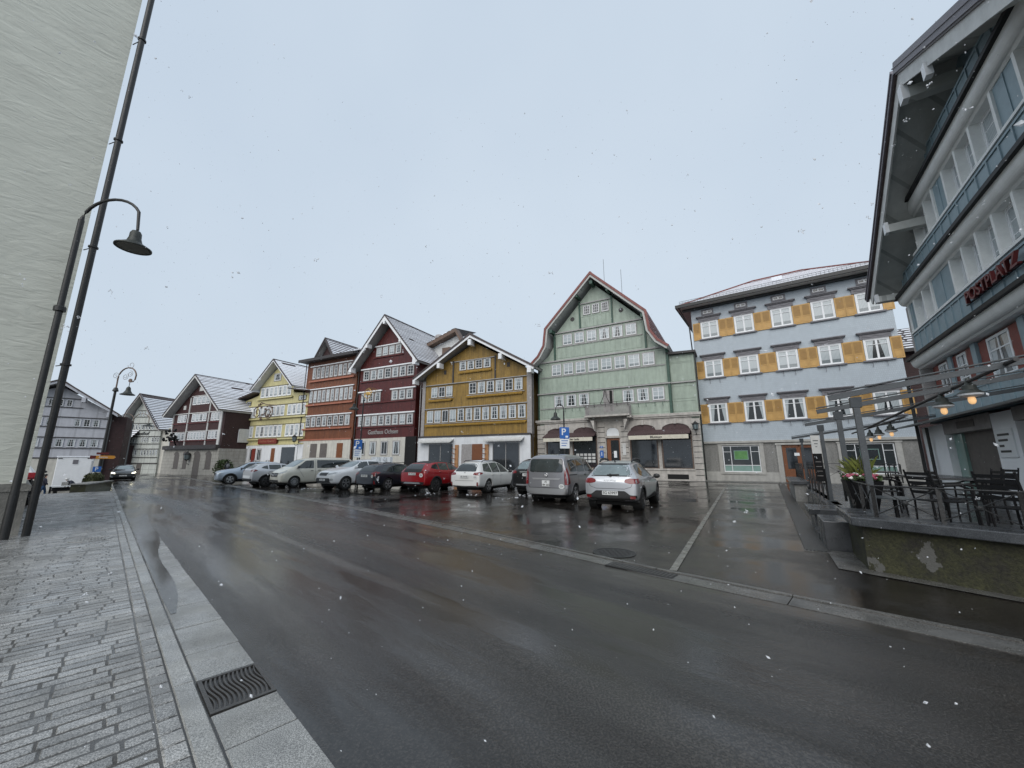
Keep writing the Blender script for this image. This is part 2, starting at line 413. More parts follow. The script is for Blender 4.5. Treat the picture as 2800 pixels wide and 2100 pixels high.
def pane_mat(name, mode):
    """window pane: dark glossy glass with net curtains hanging just behind it"""
    m, t, p = new_mat(name)
    L = t.links
    co = t.nodes.new('ShaderNodeTexCoord')
    sep = nn(t, 'ShaderNodeSeparateXYZ')
    L.new(co.outputs['Generated'], sep.inputs[0])
    oi = t.nodes.new('ShaderNodeObjectInfo')
    a = nn(t, 'ShaderNodeMath', operation='SUBTRACT'); L.new(sep.outputs['X'], a.inputs[0]); a.inputs[1].default_value = .5
    b = nn(t, 'ShaderNodeMath', operation='ABSOLUTE'); L.new(a.outputs[0], b.inputs[0])
    # drape edge widens upward
    z = nn(t, 'ShaderNodeMath', operation='MULTIPLY'); L.new(sep.outputs['Z'], z.inputs[0]); z.inputs[1].default_value = {'side': .16, 'net': .1, 'dark': .1}[mode]
    c = nn(t, 'ShaderNodeMath', operation='ADD'); L.new(b.outputs[0], c.inputs[0]); L.new(z.outputs[0], c.inputs[1])
    rnd = nn(t, 'ShaderNodeMath', operation='MULTIPLY_ADD'); L.new(oi.outputs['Random'], rnd.inputs[0]); rnd.inputs[1].default_value = .22; L.new(c.outputs[0], rnd.inputs[2])
    g = nn(t, 'ShaderNodeMath', operation='GREATER_THAN'); L.new(rnd.outputs[0], g.inputs[0]); g.inputs[1].default_value = {'side': .43, 'net': -1, 'dark': 9}[mode]
    w = nn(t, 'ShaderNodeTexWave', Scale=5.0, Distortion=2.5)
    w.inputs['Detail'].default_value = 2
    L.new(co.outputs['Generated'], w.inputs['Vector'])
    r = nn(t, 'ShaderNodeValToRGB')
    r.color_ramp.elements[0].color = (.30, .34, .355, 1)
    r.color_ramp.elements[1].color = (.50, .54, .55, 1)
    L.new(w.outputs['Fac'], r.inputs[0])
    # second, darker band at the sill
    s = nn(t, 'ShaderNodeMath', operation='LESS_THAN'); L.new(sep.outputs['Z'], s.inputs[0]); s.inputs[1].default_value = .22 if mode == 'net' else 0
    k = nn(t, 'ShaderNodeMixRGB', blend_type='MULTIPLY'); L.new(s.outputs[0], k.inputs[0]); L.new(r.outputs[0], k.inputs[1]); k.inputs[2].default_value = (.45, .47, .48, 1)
    mx = nn(t, 'ShaderNodeMixRGB')
    L.new(g.outputs[0], mx.inputs[0])
    mx.inputs[1].default_value = (.025, .03, .032, 1)
    L.new(k.outputs[0], mx.inputs[2])
    L.new(mx.outputs[0], p.inputs['Base Color'])
    p.inputs['Roughness'].default_value = .12
    p.inputs['Specular IOR Level'].default_value = .6
    return m
PANE = {k: pane_mat('pane_' + k, k) for k in ('side', 'net', 'dark')}

def paint(name, c, metal=.0):
    return mat(name, c, .28, .05, 3, .0, 60, metal=metal, coat=.7)

# ------------------------------------------------------------------ mesh helpers
class MB:
    def __init__(s): s.v, s.f, s.m = [], [], []
    def add(s, vs, fs, m=0):
        n = len(s.v)
        s.v += [tuple(v) for v in vs]
        s.f += [tuple(n+i for i in f) for f in fs]
        s.m += [m]*len(fs)
        return s
    def box(s, x0, x1, y0, y1, z0, z1, m=0):
        return s.add([(x0,y0,z0),(x1,y0,z0),(x1,y1,z0),(x0,y1,z0),(x0,y0,z1),(x1,y0,z1),(x1,y1,z1),(x0,y1,z1)],
              [(0,3,2,1),(4,5,6,7),(0,1,5,4),(1,2,6,5),(2,3,7,6),(3,0,4,7)], m)
    def prism(s, poly, y0, y1, m=0):      # polygon in x,z extruded along y
        n = len(poly)
        vs = [(x, y0, z) for x, z in poly] + [(x, y1, z) for x, z in poly]
        fs = [tuple(range(n)), tuple(range(2*n-1, n-1, -1))] + [(i, (i+1) % n, n+(i+1) % n, n+i) for i in range(n)]
        return s.add(vs, fs, m)
    def prismz(s, poly, z0, z1, m=0):
        n = len(poly)
        f0 = z0 if callable(z0) else (lambda x, y: z0)
        f1 = z1 if callable(z1) else (lambda x, y: z1)
        vs = [(x, y, f0(x, y)) for x, y in poly] + [(x, y, f1(x, y)) for x, y in poly]
        fs = [tuple(range(n-1, -1, -1)), tuple(range(n, 2*n))] + [(i, (i+1) % n, n+(i+1) % n, n+i) for i in range(n)]
        return s.add(vs, fs, m)
    def tube(s, pts, r, n=8, m=0):
        pts = [Vector(p) for p in pts]
        rs = r if isinstance(r, (list, tuple)) else [r]*len(pts)
        rings = []
        up = Vector((0, 0, 1))
        for i, p in enumerate(pts):
            d = (pts[min(i+1, len(pts)-1)] - pts[max(i-1, 0)]).normalized()
            ref = up if abs(d.z) < .95 else Vector((1, 0, 0))
            a = d.cross(ref).normalized(); b = a.cross(d).normalized()
            rings.append([p + (a*cos(2*pi*k/n) + b*sin(2*pi*k/n))*rs[i] for k in range(n)])
        vs = [v for rg in rings for v in rg]
        fs = []
        for i in range(len(pts)-1):
            for k in range(n):
                fs.append((i*n+k, i*n+(k+1) % n, (i+1)*n+(k+1) % n, (i+1)*n+k))
        fs.append(tuple(range(n-1, -1, -1))); fs.append(tuple((len(pts)-1)*n+k for k in range(n)))
        return s.add(vs, fs, m)
    def beam(s, p0, p1, w, h, m=0):
        p0, p1 = Vector(p0), Vector(p1)
        d = (p1-p0).normalized()
        ref = Vector((0, 0, 1)) if abs(d.z) < .95 else Vector((0, 1, 0))
        a = d.cross(ref).normalized()*w/2; b = a.cross(d).normalized()*h/2
        vs = [p+i*a+j*b for p in (p0, p1) for i, j in ((-1,-1),(1,-1),(1,1),(-1,1))]
        return s.add(vs, [(3,2,1,0),(4,5,6,7),(0,1,5,4),(1,2,6,5),(2,3,7,6),(3,0,4,7)], m)
    def lathe(s, prof, c=(0, 0, 0), n=16, axis='z', m=0):
        vs, fs = [], []
        for r, h in prof:
            for k in range(n):
                a = 2*pi*k/n
                if axis == 'z': vs.append((c[0]+r*cos(a), c[1]+r*sin(a), c[2]+h))
                elif axis == 'y': vs.append((c[0]+r*cos(a), c[1]+h, c[2]+r*sin(a)))
                else: vs.append((c[0]+h, c[1]+r*cos(a), c[2]+r*sin(a)))
        for i in range(len(prof)-1):
            for k in range(n):
                fs.append((i*n+k, i*n+(k+1) % n, (i+1)*n+(k+1) % n, (i+1)*n+k))
        fs.append(tuple(range(n-1, -1, -1))); fs.append(tuple((len(prof)-1)*n+k for k in range(n)))
        return s.add(vs, fs, m)
    def quad(s, *p, m=0): return s.add(p, [tuple(range(len(p)))], m)
    def blob(s, c, r, m=0, sq=(1, 1, 1), jit=.15):
        vs, fs = [], []
        N, K = 5, 7
        for i in range(1, N):
            for k in range(K):
                a = pi*i/N; b = 2*pi*k/K
                q = r*(1+random.uniform(-jit, jit))
                vs.append((c[0]+q*sq[0]*sin(a)*cos(b), c[1]+q*sq[1]*sin(a)*sin(b), c[2]+q*sq[2]*cos(a)))
        vs += [(c[0], c[1], c[2]+r*sq[2]), (c[0], c[1], c[2]-r*sq[2])]
        t, b_ = len(vs)-2, len(vs)-1
        for i in range(N-2):
            for k in range(K):
                fs.append((i*K+k, (i+1)*K+k, (i+1)*K+(k+1) % K, i*K+(k+1) % K))
        for k in range(K):
            fs.append((t, k, (k+1) % K)); fs.append((b_, (N-2)*K+(k+1) % K, (N-2)*K+k))
        return s.add(vs, fs, m)
    def build(s, name, mats, parent=None, smooth=False, recalc=True, bevel=0):
        me = bpy.data.meshes.new(name)
        me.from_pydata(s.v, [], s.f)
        for i, k in enumerate(s.m): me.polygons[i].material_index = k
        if recalc:
            b = bmesh.new(); b.from_mesh(me)
            bmesh.ops.recalc_face_normals(b, faces=b.faces)
            b.to_mesh(me); b.free()
        if smooth:
            for p in me.polygons: p.use_smooth = True
            try: me.set_sharp_from_angle(angle=RD(35))
            except Exception: pass
        ml = mats if isinstance(mats, (list, tuple)) else [mats]
        for q in ml: me.materials.append(M[q] if isinstance(q, str) else q)
        o = bpy.data.objects.new(name, me)
        COL.objects.link(o)
        if parent: o.parent = parent
        if bevel:
            md = o.modifiers.new('bevel', 'BEVEL'); md.width = bevel; md.segments = 2; md.limit_method = 'ANGLE'
        return o

def tag(o, label, cat, group=None, kind=None):
    if label: o['label'] = label
    if cat: o['category'] = cat
    if group: o['group'] = group
    if kind: o['kind'] = kind
    return o

def root(name, label, cat, loc, rz=0, group=None):
    o = bpy.data.objects.new(name, None)
    COL.objects.link(o)
    o.location = loc
    o.rotation_euler = (0, 0, rz)
    o.empty_display_size = .2
    return tag(o, label, cat, group)

def text(name, s, size, loc, rot, m, parent=None, ext=.01, align='CENTER', shear=0, sx=1):
    cu = bpy.data.curves.new(name, 'FONT')
    cu.body = s; cu.size = size; cu.extrude = ext; cu.align_x = align; cu.align_y = 'CENTER'; cu.shear = shear
    cu.offset = size*.012
    tmp = bpy.data.objects.new(name + '_tmp', cu)
    COL.objects.link(tmp)
    dg = bpy.context.evaluated_depsgraph_get()
    me = bpy.data.meshes.new_from_object(tmp.evaluated_get(dg))
    bpy.data.objects.remove(tmp)
    bpy.data.curves.remove(cu)
    me.name = name
    me.materials.clear(); me.materials.append(M[m] if isinstance(m, str) else m)
    o = bpy.data.objects.new(name, me)
    COL.objects.link(o)
    if parent: o.parent = parent
    o.location = loc; o.rotation_euler = rot; o.scale = (sx, 1, 1)
    return o
FACE = (RD(90), 0, 0)

def g(x, y): return .00675*x - .003*y
def gz(dz): return lambda x, y: g(x, y) + dz
# street frame: s runs up the street to the far left, n across it to the right
US = Vector((-.7223, .6917)); NS = Vector((.6917, .7223))
def st(s, n):
    p = US*s + NS*n
    return (p.x, p.y)
def st3(s, n, dz=0):
    x, y = st(s, n)
    return (x, y, g(x, y)+dz)
# terrace / hotel frame: x along the hotel front towards the camera, y into the hotel
HA = Vector((17.86, 17.3)); HRZ = math.atan2(-.836, -.549)
def hp(x, y):
    return (HA.x - .549*x + .836*y, HA.y - .836*x - .549*y)

exec_order = []

# ================================================================== SETTING
def structure(o): o['kind'] = 'structure'; return o

mb = MB()
# big asphalt sheet: everything right of the pavement edge, and the near left part in front of the drop
mb.quad(*[(x, y, g(x, y)) for x, y in (st(-60, .5), st(-60, 300), st(400, 300), st(400, .5), )])
structure(mb.build('ground', 'asphalt2', recalc=False))
GE = 33.0                       # where the raised pavement ends
mb = MB(); mb.quad(*[(x, y, g(x, y)-.0035) for x, y in (st(-60, -60), st(-60, .49), st(GE, .49), st(GE, -2.6), st(18, -2.0), st(14, -60))])
structure(mb.build('pavement_bed', 'joint', recalc=False))
mb = MB(); mb.quad(*[(x, y, -1.42) for x, y in (st(17.8, -60), st(17.8, .4), st(400, .4), st(400, -200))])
structure(mb.build('lower_square', 'asphalt2', recalc=False))
# road surface sheet with long wet streaks
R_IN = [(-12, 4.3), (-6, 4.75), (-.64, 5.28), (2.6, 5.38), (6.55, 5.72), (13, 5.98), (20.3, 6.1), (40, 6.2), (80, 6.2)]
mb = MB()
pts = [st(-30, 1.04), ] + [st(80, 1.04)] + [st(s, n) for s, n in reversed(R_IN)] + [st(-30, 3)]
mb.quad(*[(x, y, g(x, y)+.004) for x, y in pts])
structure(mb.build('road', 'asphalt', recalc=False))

# pavement: individually laid bricks, slightly out of level
mb = MB()
def brick(s0, s1, n0, n1, h, ins=.007):
    dz = random.uniform(-.0022, .0022); tx = random.uniform(-.0018, .0018); ty = random.uniform(-.0018, .0018)
    base = [st3(s0, n0, -.02), st3(s0, n1, -.02), st3(s1, n1, -.02), st3(s1, n0, -.02)]
    mid = [st3(s0, n0, h-.009), st3(s0, n1, h-.009), st3(s1, n1, h-.009), st3(s1, n0, h-.009)]
    j = lambda: random.uniform(0, .004)
    top = [st3(s0+ins+j(), n0+ins+j(), h+dz+tx), st3(s0+ins+j(), n1-ins-j(), h+dz+ty), st3(s1-ins-j(), n1-ins-j(), h+dz-tx), st3(s1-ins-j(), n0+ins+j(), h+dz-ty)]
    mb.add(base+mid+top, [(0,1,5,4),(1,2,6,5),(2,3,7,6),(3,0,4,7),(4,5,9,8),(5,6,10,9),(6,7,11,10),(7,4,8,11),(8,9,10,11)])
s = -2.0
row = 0
while s < GE-.1:
    big = 1 if s < 16 else 1.0
    w = .114*random.uniform(.95, 1.05)
    nmin = -3.6 if s < 14 else -2.3
    n = .434
    n -= 0
    wob = random.uniform(-.008, .008)
    first = True
    while n > nmin:
        l = random.choice((.26, .27, .28, .3)) if not first else random.uniform(.13, .29)
        first = False
        brick(s+.006, s+w-.006, n-l+.002, n-.002, .0)
        n -= l
    s += w
    row += 1
for i in range(0): pass
structure(mb.build('pavement', 'paver', recalc=False))
# soldier row of square setts along the kerb
mb = MB()
s = -2.0
while s < GE-.2:
    l = random.uniform(.15, .21)
    brick(s+.005, s+l-.005, .437, .549, .004)
    s += l
structure(mb.build('paver_edging', 'paver', recalc=False))
# granite kerb stones and gutter slabs
def strip(name, m, n0, n1, h, lens, s0=-3, s1=60, gap=.006, skip=None, both=None):
    global mb
    mb = MB()
    s = s0
    while s < s1:
        l = random.uniform(*lens)
        a, b = s, s+l
        s += l
        if skip and a < skip[1] and b > skip[0]:
            segs = [(a, skip[0])] if a < skip[0] else []
            if b > skip[1]: segs.append((skip[1], b))
        else: segs = [(a, b)]
        for p, q in segs:
            if q-p < .05: continue
            brick(p+gap/2, q-gap/2, n0+gap/2, n1-gap/2, h+random.uniform(-.001, .001), .005)
    return structure(mb.build(name, m, recalc=False))
strip('kerb', 'granite', .55, .672, .012, (1.2, 1.6), s1=55)
strip('gutter_slabs', 'granite', .676, 1.055, .006, (.62, .8), s1=34, skip=(3.26, 3.80))
# right hand gutter: concrete band, raised edge of the square
def band(name, m, off0, off1, h, mm=R_IN, s_off=0):
    b = MB()
    for (s0, n0), (s1, n1) in zip(mm[:-1], mm[1:]):
        k = max(1, int(abs(s1-s0)/1.6))
        for i in range(k):
            a, c = s0+(s1-s0)*i/k, s0+(s1-s0)*(i+1)/k-.012
            na, nc = n0+(n1-n0)*i/k, n0+(n1-n0)*(i+1)/k
            P = [st(a, na+off0), st(c, nc+off0), st(c, nc+off1), st(a, na+off1)]
            b.prismz(P, gz(-.02), gz(h))
    return structure(b.build(name, m))
band('gutter_band', 'concrete_strip', 0, .29, .010)
band('gutter_channel', 'joint', .292, .318, .007)
band('kerb_edge', 'concrete_strip', .32, .385, .022)

def flat(name, m, quads, dz):
    b = MB()
    for q in quads: b.quad(*[(x, y, g(x, y)+dz) for x, y in q])
    return structure(b.build(name, m, recalc=False))
def wobble(s0, s1, n, w, step=1.2):
    out = []
    s = s0
    a = random.uniform(-.015, .015); wa = w
    while s < s1:
        b_ = random.uniform(-.02, .02); wb = w*random.uniform(.8, 1.2)
        out.append((st(s, n+a-wa/2), st(s+step, n+b_-wb/2), st(s+step, n+b_+wb/2), st(s, n+a+wa/2)))
        a, wa = b_, wb
        s += step
    return out
M['water'] = wet('standing_water', (.06, .06, .056), .10, .26, .05, .9, fine=30., streak=(.3, 1, 1), spec=.6, var=.3)
b = MB(); s0 = 5.6; e0 = (.70, .74)
while s0 < 34:
    s1 = s0+.7; f = min(1, (s0-5.0)/8)
    e1 = (.684, .76+.34*f+.05*math.sin(s0*1.3)+random.uniform(-.02, .02)*f)
    b.quad(*[(x, y, g(x, y)+.0115) for x, y in (st(s0, e0[0]), st(s1, e1[0]), st(s1, e1[1]), st(s0, e0[1]))])
    s0, e0 = s1, e1
structure(b.build('puddle', 'water', recalc=False))
# painted bay line and paver strip in front of the terrace
P0, P1 = Vector((2.30, 5.87)), Vector((11.7, 21.75))
dd = (P1-P0).normalized(); nrm = Vector((dd.y, -dd.x))*.05
flat('bay_line', 'paint_line', [((P0-nrm).to_tuple(), (P0+nrm).to_tuple(), (P1+nrm).to_tuple(), (P1-nrm).to_tuple())], .008)
flat('paver_strip', 'setts', [(hp(-6, -5.06), hp(15.52, -5.06), hp(15.52, -4.70), hp(-6, -4.70))], .012)
flat('terrace_footing', 'concrete_strip', [(hp(15.4, -4.75), hp(16.75, -4.75), hp(20.5, 3.6), hp(20.3, 3.9), hp(16.5, -4.3), hp(15.4, -4.3))], .010)
flat('forecourt', 'concrete_strip', [(hp(-9.0, -14.8), hp(-9, -4.2), hp(-6.9, -4.2), hp(-6.9, -14.8))], .010)

# drain grate with S-shaped slots in the gutter
rt = root('drain_grate', 'rectangular cast-iron gutter grate with a row of S-shaped slots beside the kerb', 'drain grate', st3(3.53, .865, 0), 0)
rt.rotation_euler = (0, 0, math.atan2(NS.y, NS.x))     # x across the street, y up the street
b = MB(); b.box(-.185, .185, -.265, .265, -.05, -.012)
b.build('sump', 'void', rt)
b = MB()
for x0, x1, y0, y1 in ((-.185, -.16, -.265, .265), (.16, .185, -.265, .265), (-.16, .16, -.265, -.235), (-.16, .16, .235, .265)):
    b.box(x0, x1, y0, y1, -.012, .011)
b.build('grate_frame', 'ironlight', rt)
b = MB()
nb = 12
for i in range(nb+1):
    xc = -.16 + .32*i/nb
    Lp, Rp = [], []
    for k in range(15):
        y = -.236 + .472*k/14
        o = .017*sin(2*pi*k/14)
        hw = .0062 if 0 < i < nb else .004
        Lp.append((xc+o-hw, y)); Rp.append((xc+o+hw, y))
    for k in range(14):
        b.prismz([Lp[k], Rp[k], Rp[k+1], Lp[k+1]], -.01, .0085)
b.build('grate_bars', 'ironlight', rt)

def manhole(x, y, r, label, m='iron'):
    t = root('manhole_cover', label, 'manhole cover', (x, y, g(x, y)))
    b = MB(); b.lathe([(r, -.01), (r, .010), (r-.05, .010), (r-.05, .006), (.01, .006)], n=32); b.build('cover_rim', m, t)
    b = MB()
    for i in range(-5, 6):
        for j in range(-5, 6):
            q = .085*r/.4
            if math.hypot(i, j)*q < r-.09: b.box(i*q-.02, i*q+.02, j*q-.02, j*q+.02, .005, .010)
    b.build('cover_studs', m, t)
manhole(1.75, 6.98, .36, 'round dark manhole cover set in the asphalt beside the gutter drain')
manhole(*st(12.3, .02), .33, 'round paved manhole cover in the brick pavement near the left lamp post', 'paver')
manhole(12.9, 28.6, .55, 'wide dark manhole cover in front of the green house at its right end')
# slotted drain in the right gutter and slot drain by the terrace
gx, gy = st(2.75, 5.39+.145)
rt = root('gutter_drain', 'long dark slotted drain in the right-hand gutter', 'drain', (gx, gy, g(gx, gy)))
rt.rotation_euler = (0, 0, math.atan2(US.y, US.x))
b = MB(); b.box(-.5, .5, -.13, .13, -.01, .014)
b.build('drain_frame', 'iron', rt)
b = MB()
for i in range(18): b.box(-.47+i*.053, -.44+i*.053, -.10, .10, .014, .017)
b.build('drain_bars', 'ironlight', rt)
x, y = hp(15.58, -4.9)
rt = root('slot_drain', 'small slotted grate at the end of the paver strip by the granite block', 'drain', (x, y, g(x, y)), HRZ)
b = MB(); b.box(-.05, .05, -.17, .17, -.01, .012); b.build('drain_frame', 'concrete_strip', rt)
b = MB()
for i in range(6): b.box(-.035, .035, -.15+i*.052, -.12+i*.052, .012, .015)
b.build('drain_slots', 'void', rt)

# ================================================================== BUILDINGS
def facade(name, label, A, az, group=None, cat='house'):
    a = RD(az)
    return root(name, label, cat, (A[0], A[1], 0), math.atan2(-cos(a), -sin(a)), group)

def window(par, x0, x1, z0, z1, cols=2, rows=3, cas=.05, sash=.05, mun=.022, y=0, fm='white', cm=None, pane='side', proud=.06, name='window'):
    b = MB()
    yc0, yc1 = y-proud, y
    if cm is None: cm = fm
    if cas > 0:
        b.box(x0, x0+cas, yc0, yc1, z0, z1, 1); b.box(x1-cas, x1, yc0, yc1, z0, z1, 1)
        b.box(x0+cas, x1-cas, yc0, yc1, z1-cas, z1, 1); b.box(x0+cas, x1-cas, yc0, yc1, z0, z0+cas, 1)
    X0, X1, Z0, Z1 = x0+cas, x1-cas, z0+cas, z1-cas
    ya, yb = y-proud*.7, y-.012
    b.box(X0, X0+sash, ya, yb, Z0, Z1); b.box(X1-sash, X1, ya, yb, Z0, Z1)
    b.box(X0+sash, X1-sash, ya, yb, Z1-sash, Z1); b.box(X0+sash, X1-sash, ya, yb, Z0, Z0+sash)
    for i in range(1, cols):
        xm = X0+(X1-X0)*i/cols; w = mun*(1.6 if cols == 2 and i == 1 else 1)
        b.box(xm-w/2, xm+w/2, ya+.006, yb, Z0+sash, Z1-sash)
    for j in range(1, rows):
        zm = Z0+(Z1-Z0)*j/rows
        b.box(X0+sash, X1-sash, ya+.012, yb-.002, zm-mun/2, zm+mun/2)
    o = b.build(name, [fm, cm], par)
    p = MB(); p.box(X0+sash*.6, X1-sash*.6, y-.018, y-.006, Z0+sash*.6, Z1-sash*.6)
    p.build('pane', PANE[pane] if pane in PANE else pane, o)
    return o

def wrow(par, x0, x1, z0, z1, n, gap=.06, panes=('side',), **k):
    w = (x1-x0+gap)/n
    for i in range(n):
        window(par, x0+i*w, x0+(i+1)*w-gap, z0, z1, pane=panes[i % len(panes)] if isinstance(panes, tuple) else random.choice(panes), **k)

def band_(par, name, m, boxes):
    for q in boxes: MB().box(*q).build(name, m, par)

def panelling(b, x0, x1, z0, z1, n, y=0, t=.022, w=.05):
    """frame-and-panel boarding: rails and stiles proud of the wall"""
    b.box(x0, x1, y-t, y, z0, z0+w); b.box(x0, x1, y-t, y, z1-w, z1)
    for i in range(n+1):
        x = x0+(x1-x0)*i/n
        b.box(max(x0, x-w*.45), min(x1, x+w*.45), y-t, y, z0+w, z1-w)

def up(p0, p1, d):          # unit normal offset of a segment in x,z
    v = Vector((p1[0]-p0[0], p1[1]-p0[1])).normalized()
    return Vector((-v.y, v.x))*d

def offset_poly(pts, d):
    out = []
    for i, p in enumerate(pts):
        ns = []
        if i > 0: ns.append(up(pts[i-1], p, 1))
        if i < len(pts)-1: ns.append(up(p, pts[i+1], 1))
        n = sum(ns, Vector((0, 0))); n.normalize()
        k = 1/max(.5, n.dot(ns[0]))
        out.append((p[0]+n.x*d*k, p[1]+n.y*d*k))
    return out

def roof(par, prof, yf, yb, th=.16, tile='tile', sof='soffit', course=.34, snow=.55, snow_on=True, verge=True, vm='white', vh=.24, name='roof', skip_first=0, vtile=.05):
    """prof: outer roof line, left eave -> right eave, in x,z. Slab, overlapping tile courses, snow caught on them, bargeboards."""
    inner = [(p.x, p.y) if hasattr(p, 'x') else p for p in offset_poly(prof, -th)]
    b = MB()
    for i in range(len(prof)-1):
        b.prism([prof[i], prof[i+1], inner[i+1], inner[i]], yf, yb, 0)
    sn = MB()
    ap = max(range(len(prof)), key=lambda i: prof[i][1])
    for i in range(len(prof)-1):
        lo, hi = (prof[i], prof[i+1]) if i < ap else (prof[i+1], prof[i])
        lo, hi = Vector(lo), Vector(hi)
        Ls = (hi-lo).length
        if Ls < .05: continue
        d = (hi-lo)/Ls
        nrm = Vector((-d.y, d.x)) if i < ap else Vector((d.y, -d.x))
        if nrm.y < 0: nrm = -nrm
        k = max(1, int(Ls/course))
        for j in range(k):
            p = lo+d*(Ls*j/k); q = lo+d*(Ls*(j+1)/k)
            lift = .055
            b.prism([tuple(p+nrm*.005), tuple(q+nrm*.005), tuple(q+nrm*.012), tuple(p+nrm*lift)], yf-.03, yb, 1)
            if snow_on and j >= skip_first:
                f0 = 1-snow*random.uniform(.85, 1.1)
                a1 = p+(q-p)*f0
                l1 = .012+(lift-.012)*(1-f0)
                # snow lies in broken lengths along the course
                y = yf
                while y < yb:
                    L = random.uniform(.6, 3)
                    y2 = min(yb, y+L)
                    if random.random() < .985:
                        f = random.uniform(-.06, .06)
                        a2 = p+(q-p)*max(0, min(.9, f0+f))
                        sn.prism([tuple(a2+nrm*(l1-.005)), tuple(q+nrm*.008), tuple(q+nrm*.04), tuple(a2+nrm*(l1+.012))], y, y2-.01)
                    y = y2
    # ridge tiles
    px, pz = prof[ap]
    b.prism([(px-.16, pz-.02), (px-.09, pz+.09), (px+.09, pz+.09), (px+.16, pz-.02)], yf-.04, yb, 1)
    o = b.build(name, [sof, tile], par)
    if snow_on and sn.v: sn.build('snow', 'snow', o)
    if verge:
        vi = offset_poly(prof, -vh); vt = offset_poly(prof, -vtile); vo = offset_poly(prof, .07)
        for side in (0, 1):
            b = MB()
            rg = range(0, ap) if side == 0 else range(ap, len(prof)-1)
            for i in rg:
                b.prism([vt[i], vt[i+1], vi[i+1], vi[i]], yf-.05, yf-.001)
            b.build('bargeboard', vm, par)
            b = MB()
            for i in rg:
                b.prism([vo[i], vo[i+1], vt[i+1], vt[i]], yf-.11, yf-.001)
            b.build('verge_tiles', tile, par)
    return o

def downpipe(par, x, z0, z1, y=-.12, r=.05, m='blackpipe', off=(0, 0)):
    b = MB(); b.tube([(x+off[0], y, z0), (x, y, z1)], r, 8)
    z = z0+1.2
    while z < z1-.4:
        b.lathe([(r+.015, -.03), (r+.015, .03)], (x, y, z), 8)
        z += 2.2
    return b.build('downpipe', m, par)

def lantern(loc, label, s=1.0, rz=0, group=None, arm=True, lit=False):
    t = root('wall_lantern', label, 'lantern', loc, rz, group)
    b = MB()
    b.lathe([(.02, -.38), (.10, -.34), (.13, -.30)], n=6)
    b.lathe([(.19, .0), (.20, .03), (.10, .12), (.03, .17), (.03, .22)], n=6)
    for k in range(6):
        a = 2*pi*k/6
        b.tube([(.12*cos(a), .12*sin(a), -.3), (.175*cos(a), .175*sin(a), .0)], .01, 4)
    if arm:
        b.tube([(0, 0, -.36), (0, .02, -.55), (0, .18, -.62), (0, .36, -.5)], .018, 6)
    b.build('lantern_frame', 'blackpipe', t)
    b = MB(); b.lathe([(.11, -.29), (.165, -.01)], n=6)
    b.build('lantern_glass', 'warm' if lit else 'carglass_lt', t)
    t.scale = (s, s, s)
    return t
def fpt(h, x, y, z):         # local point of a facade root -> world
    c, s_ = cos(h.rotation_euler.z), sin(h.rotation_euler.z)
    return (h.location.x+c*x-s_*y, h.location.y+s_*x+c*y, z)

# ---------------- sage green house with curved gable and stone ground floor
G = facade('green_house', 'tall sage green timber house with curved red-tiled gable roof, balcony and stone arcade below', (2.64, 36.0), -60)
out = [(0, -.5), (0, 10.6), (.9, 11.2), (1.55, 12.1), (1.8, 13.4), (5.75, 17.6), (9.95, 13.4), (10.15, 12.1), (10.75, 11.3), (11.6, 10.6), (11.6, -.5)]
MB().prism(out, 0, 12).build('wall', 'green', G)
MB().box(11.6, 13.5, .25, 9, -.5, 10.0).build('side_bay', 'green', G)
b = MB()
for z0, z1, x0, x1, n in ((5.35, 6.15, .3, 11.4, 24), (7.75, 9.15, .3, 11.4, 22), (10.95, 12.0, 1.9, 9.7, 17), (13.6, 14.65, 4.4, 7.1, 7)):
    panelling(b, x0, x1, z0, z1, n)
for x0, x1, z0, z1, n in ((.3, 1.4, 6.3, 7.5, 2), (4.95, 6.0, 6.3, 7.5, 2), (7.2, 7.75, 6.3, 7.5, 1), (.3, 1.2, 9.3, 10.5, 2), (10.75, 11.3, 9.3, 10.5, 1), (1.9, 2.4, 12.1, 13.2, 1), (9.4, 9.8, 12.1, 13.2, 1)):
    panelling(b, x0, x1, z0, z1, n)
for z0, z1 in ((5.35, 6.2), (6.35, 7.4), (7.8, 9.3), (9.35, 9.9)):
    panelling(b, 11.75, 13.4, z0, z1, 4, y=.25)
b.build('wall_panelling', 'green', G)
band_(G, 'string_course', 'grey_trim', [(-.15, 11.7, -.16, 0, 7.6, 7.7), (-.1, 11.65, -.12, 0, 10.65, 10.78), (1.6, 10.0, -.12, 0, 13.38, 13.5), (4.3, 7.3, -.1, 0, 15.85, 15.95),
      (.1, 11.5, -.07, 0, 6.2, 6.27), (.2, 11.4, -.07, 0, 9.18, 9.25), (1.9, 9.8, -.07, 0, 12.03, 12.1), (11.6, 13.5, .12, .25, 7.62, 7.72)])
band_(G, 'corner_post', 'green_dark', [(-.12, .0, -.05, .5, 5.2, 10.6), (4.22, 4.36, -.12, 0, 13.5, 16.1), (7.24, 7.38, -.12, 0, 13.5, 16.1), (1.62, 1.78, -.14, 0, 10.8, 13.4), (9.95, 10.1, -.14, 0, 10.8, 13.4), (11.5, 11.68, -.1, .2, 5.2, 10.6)])
wrow(G, 4.62, 7.05, 14.75, 15.7, 3, gap=.16, cols=3, rows=3, panes=('dark',), cm='grey_trim')
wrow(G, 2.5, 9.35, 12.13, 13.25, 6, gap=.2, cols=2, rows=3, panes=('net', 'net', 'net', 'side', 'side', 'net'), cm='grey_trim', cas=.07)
wrow(G, 1.3, 10.65, 9.28, 10.45, 8, gap=.16, cols=2, rows=3, panes=('net',), cm='grey_trim', cas=.07)
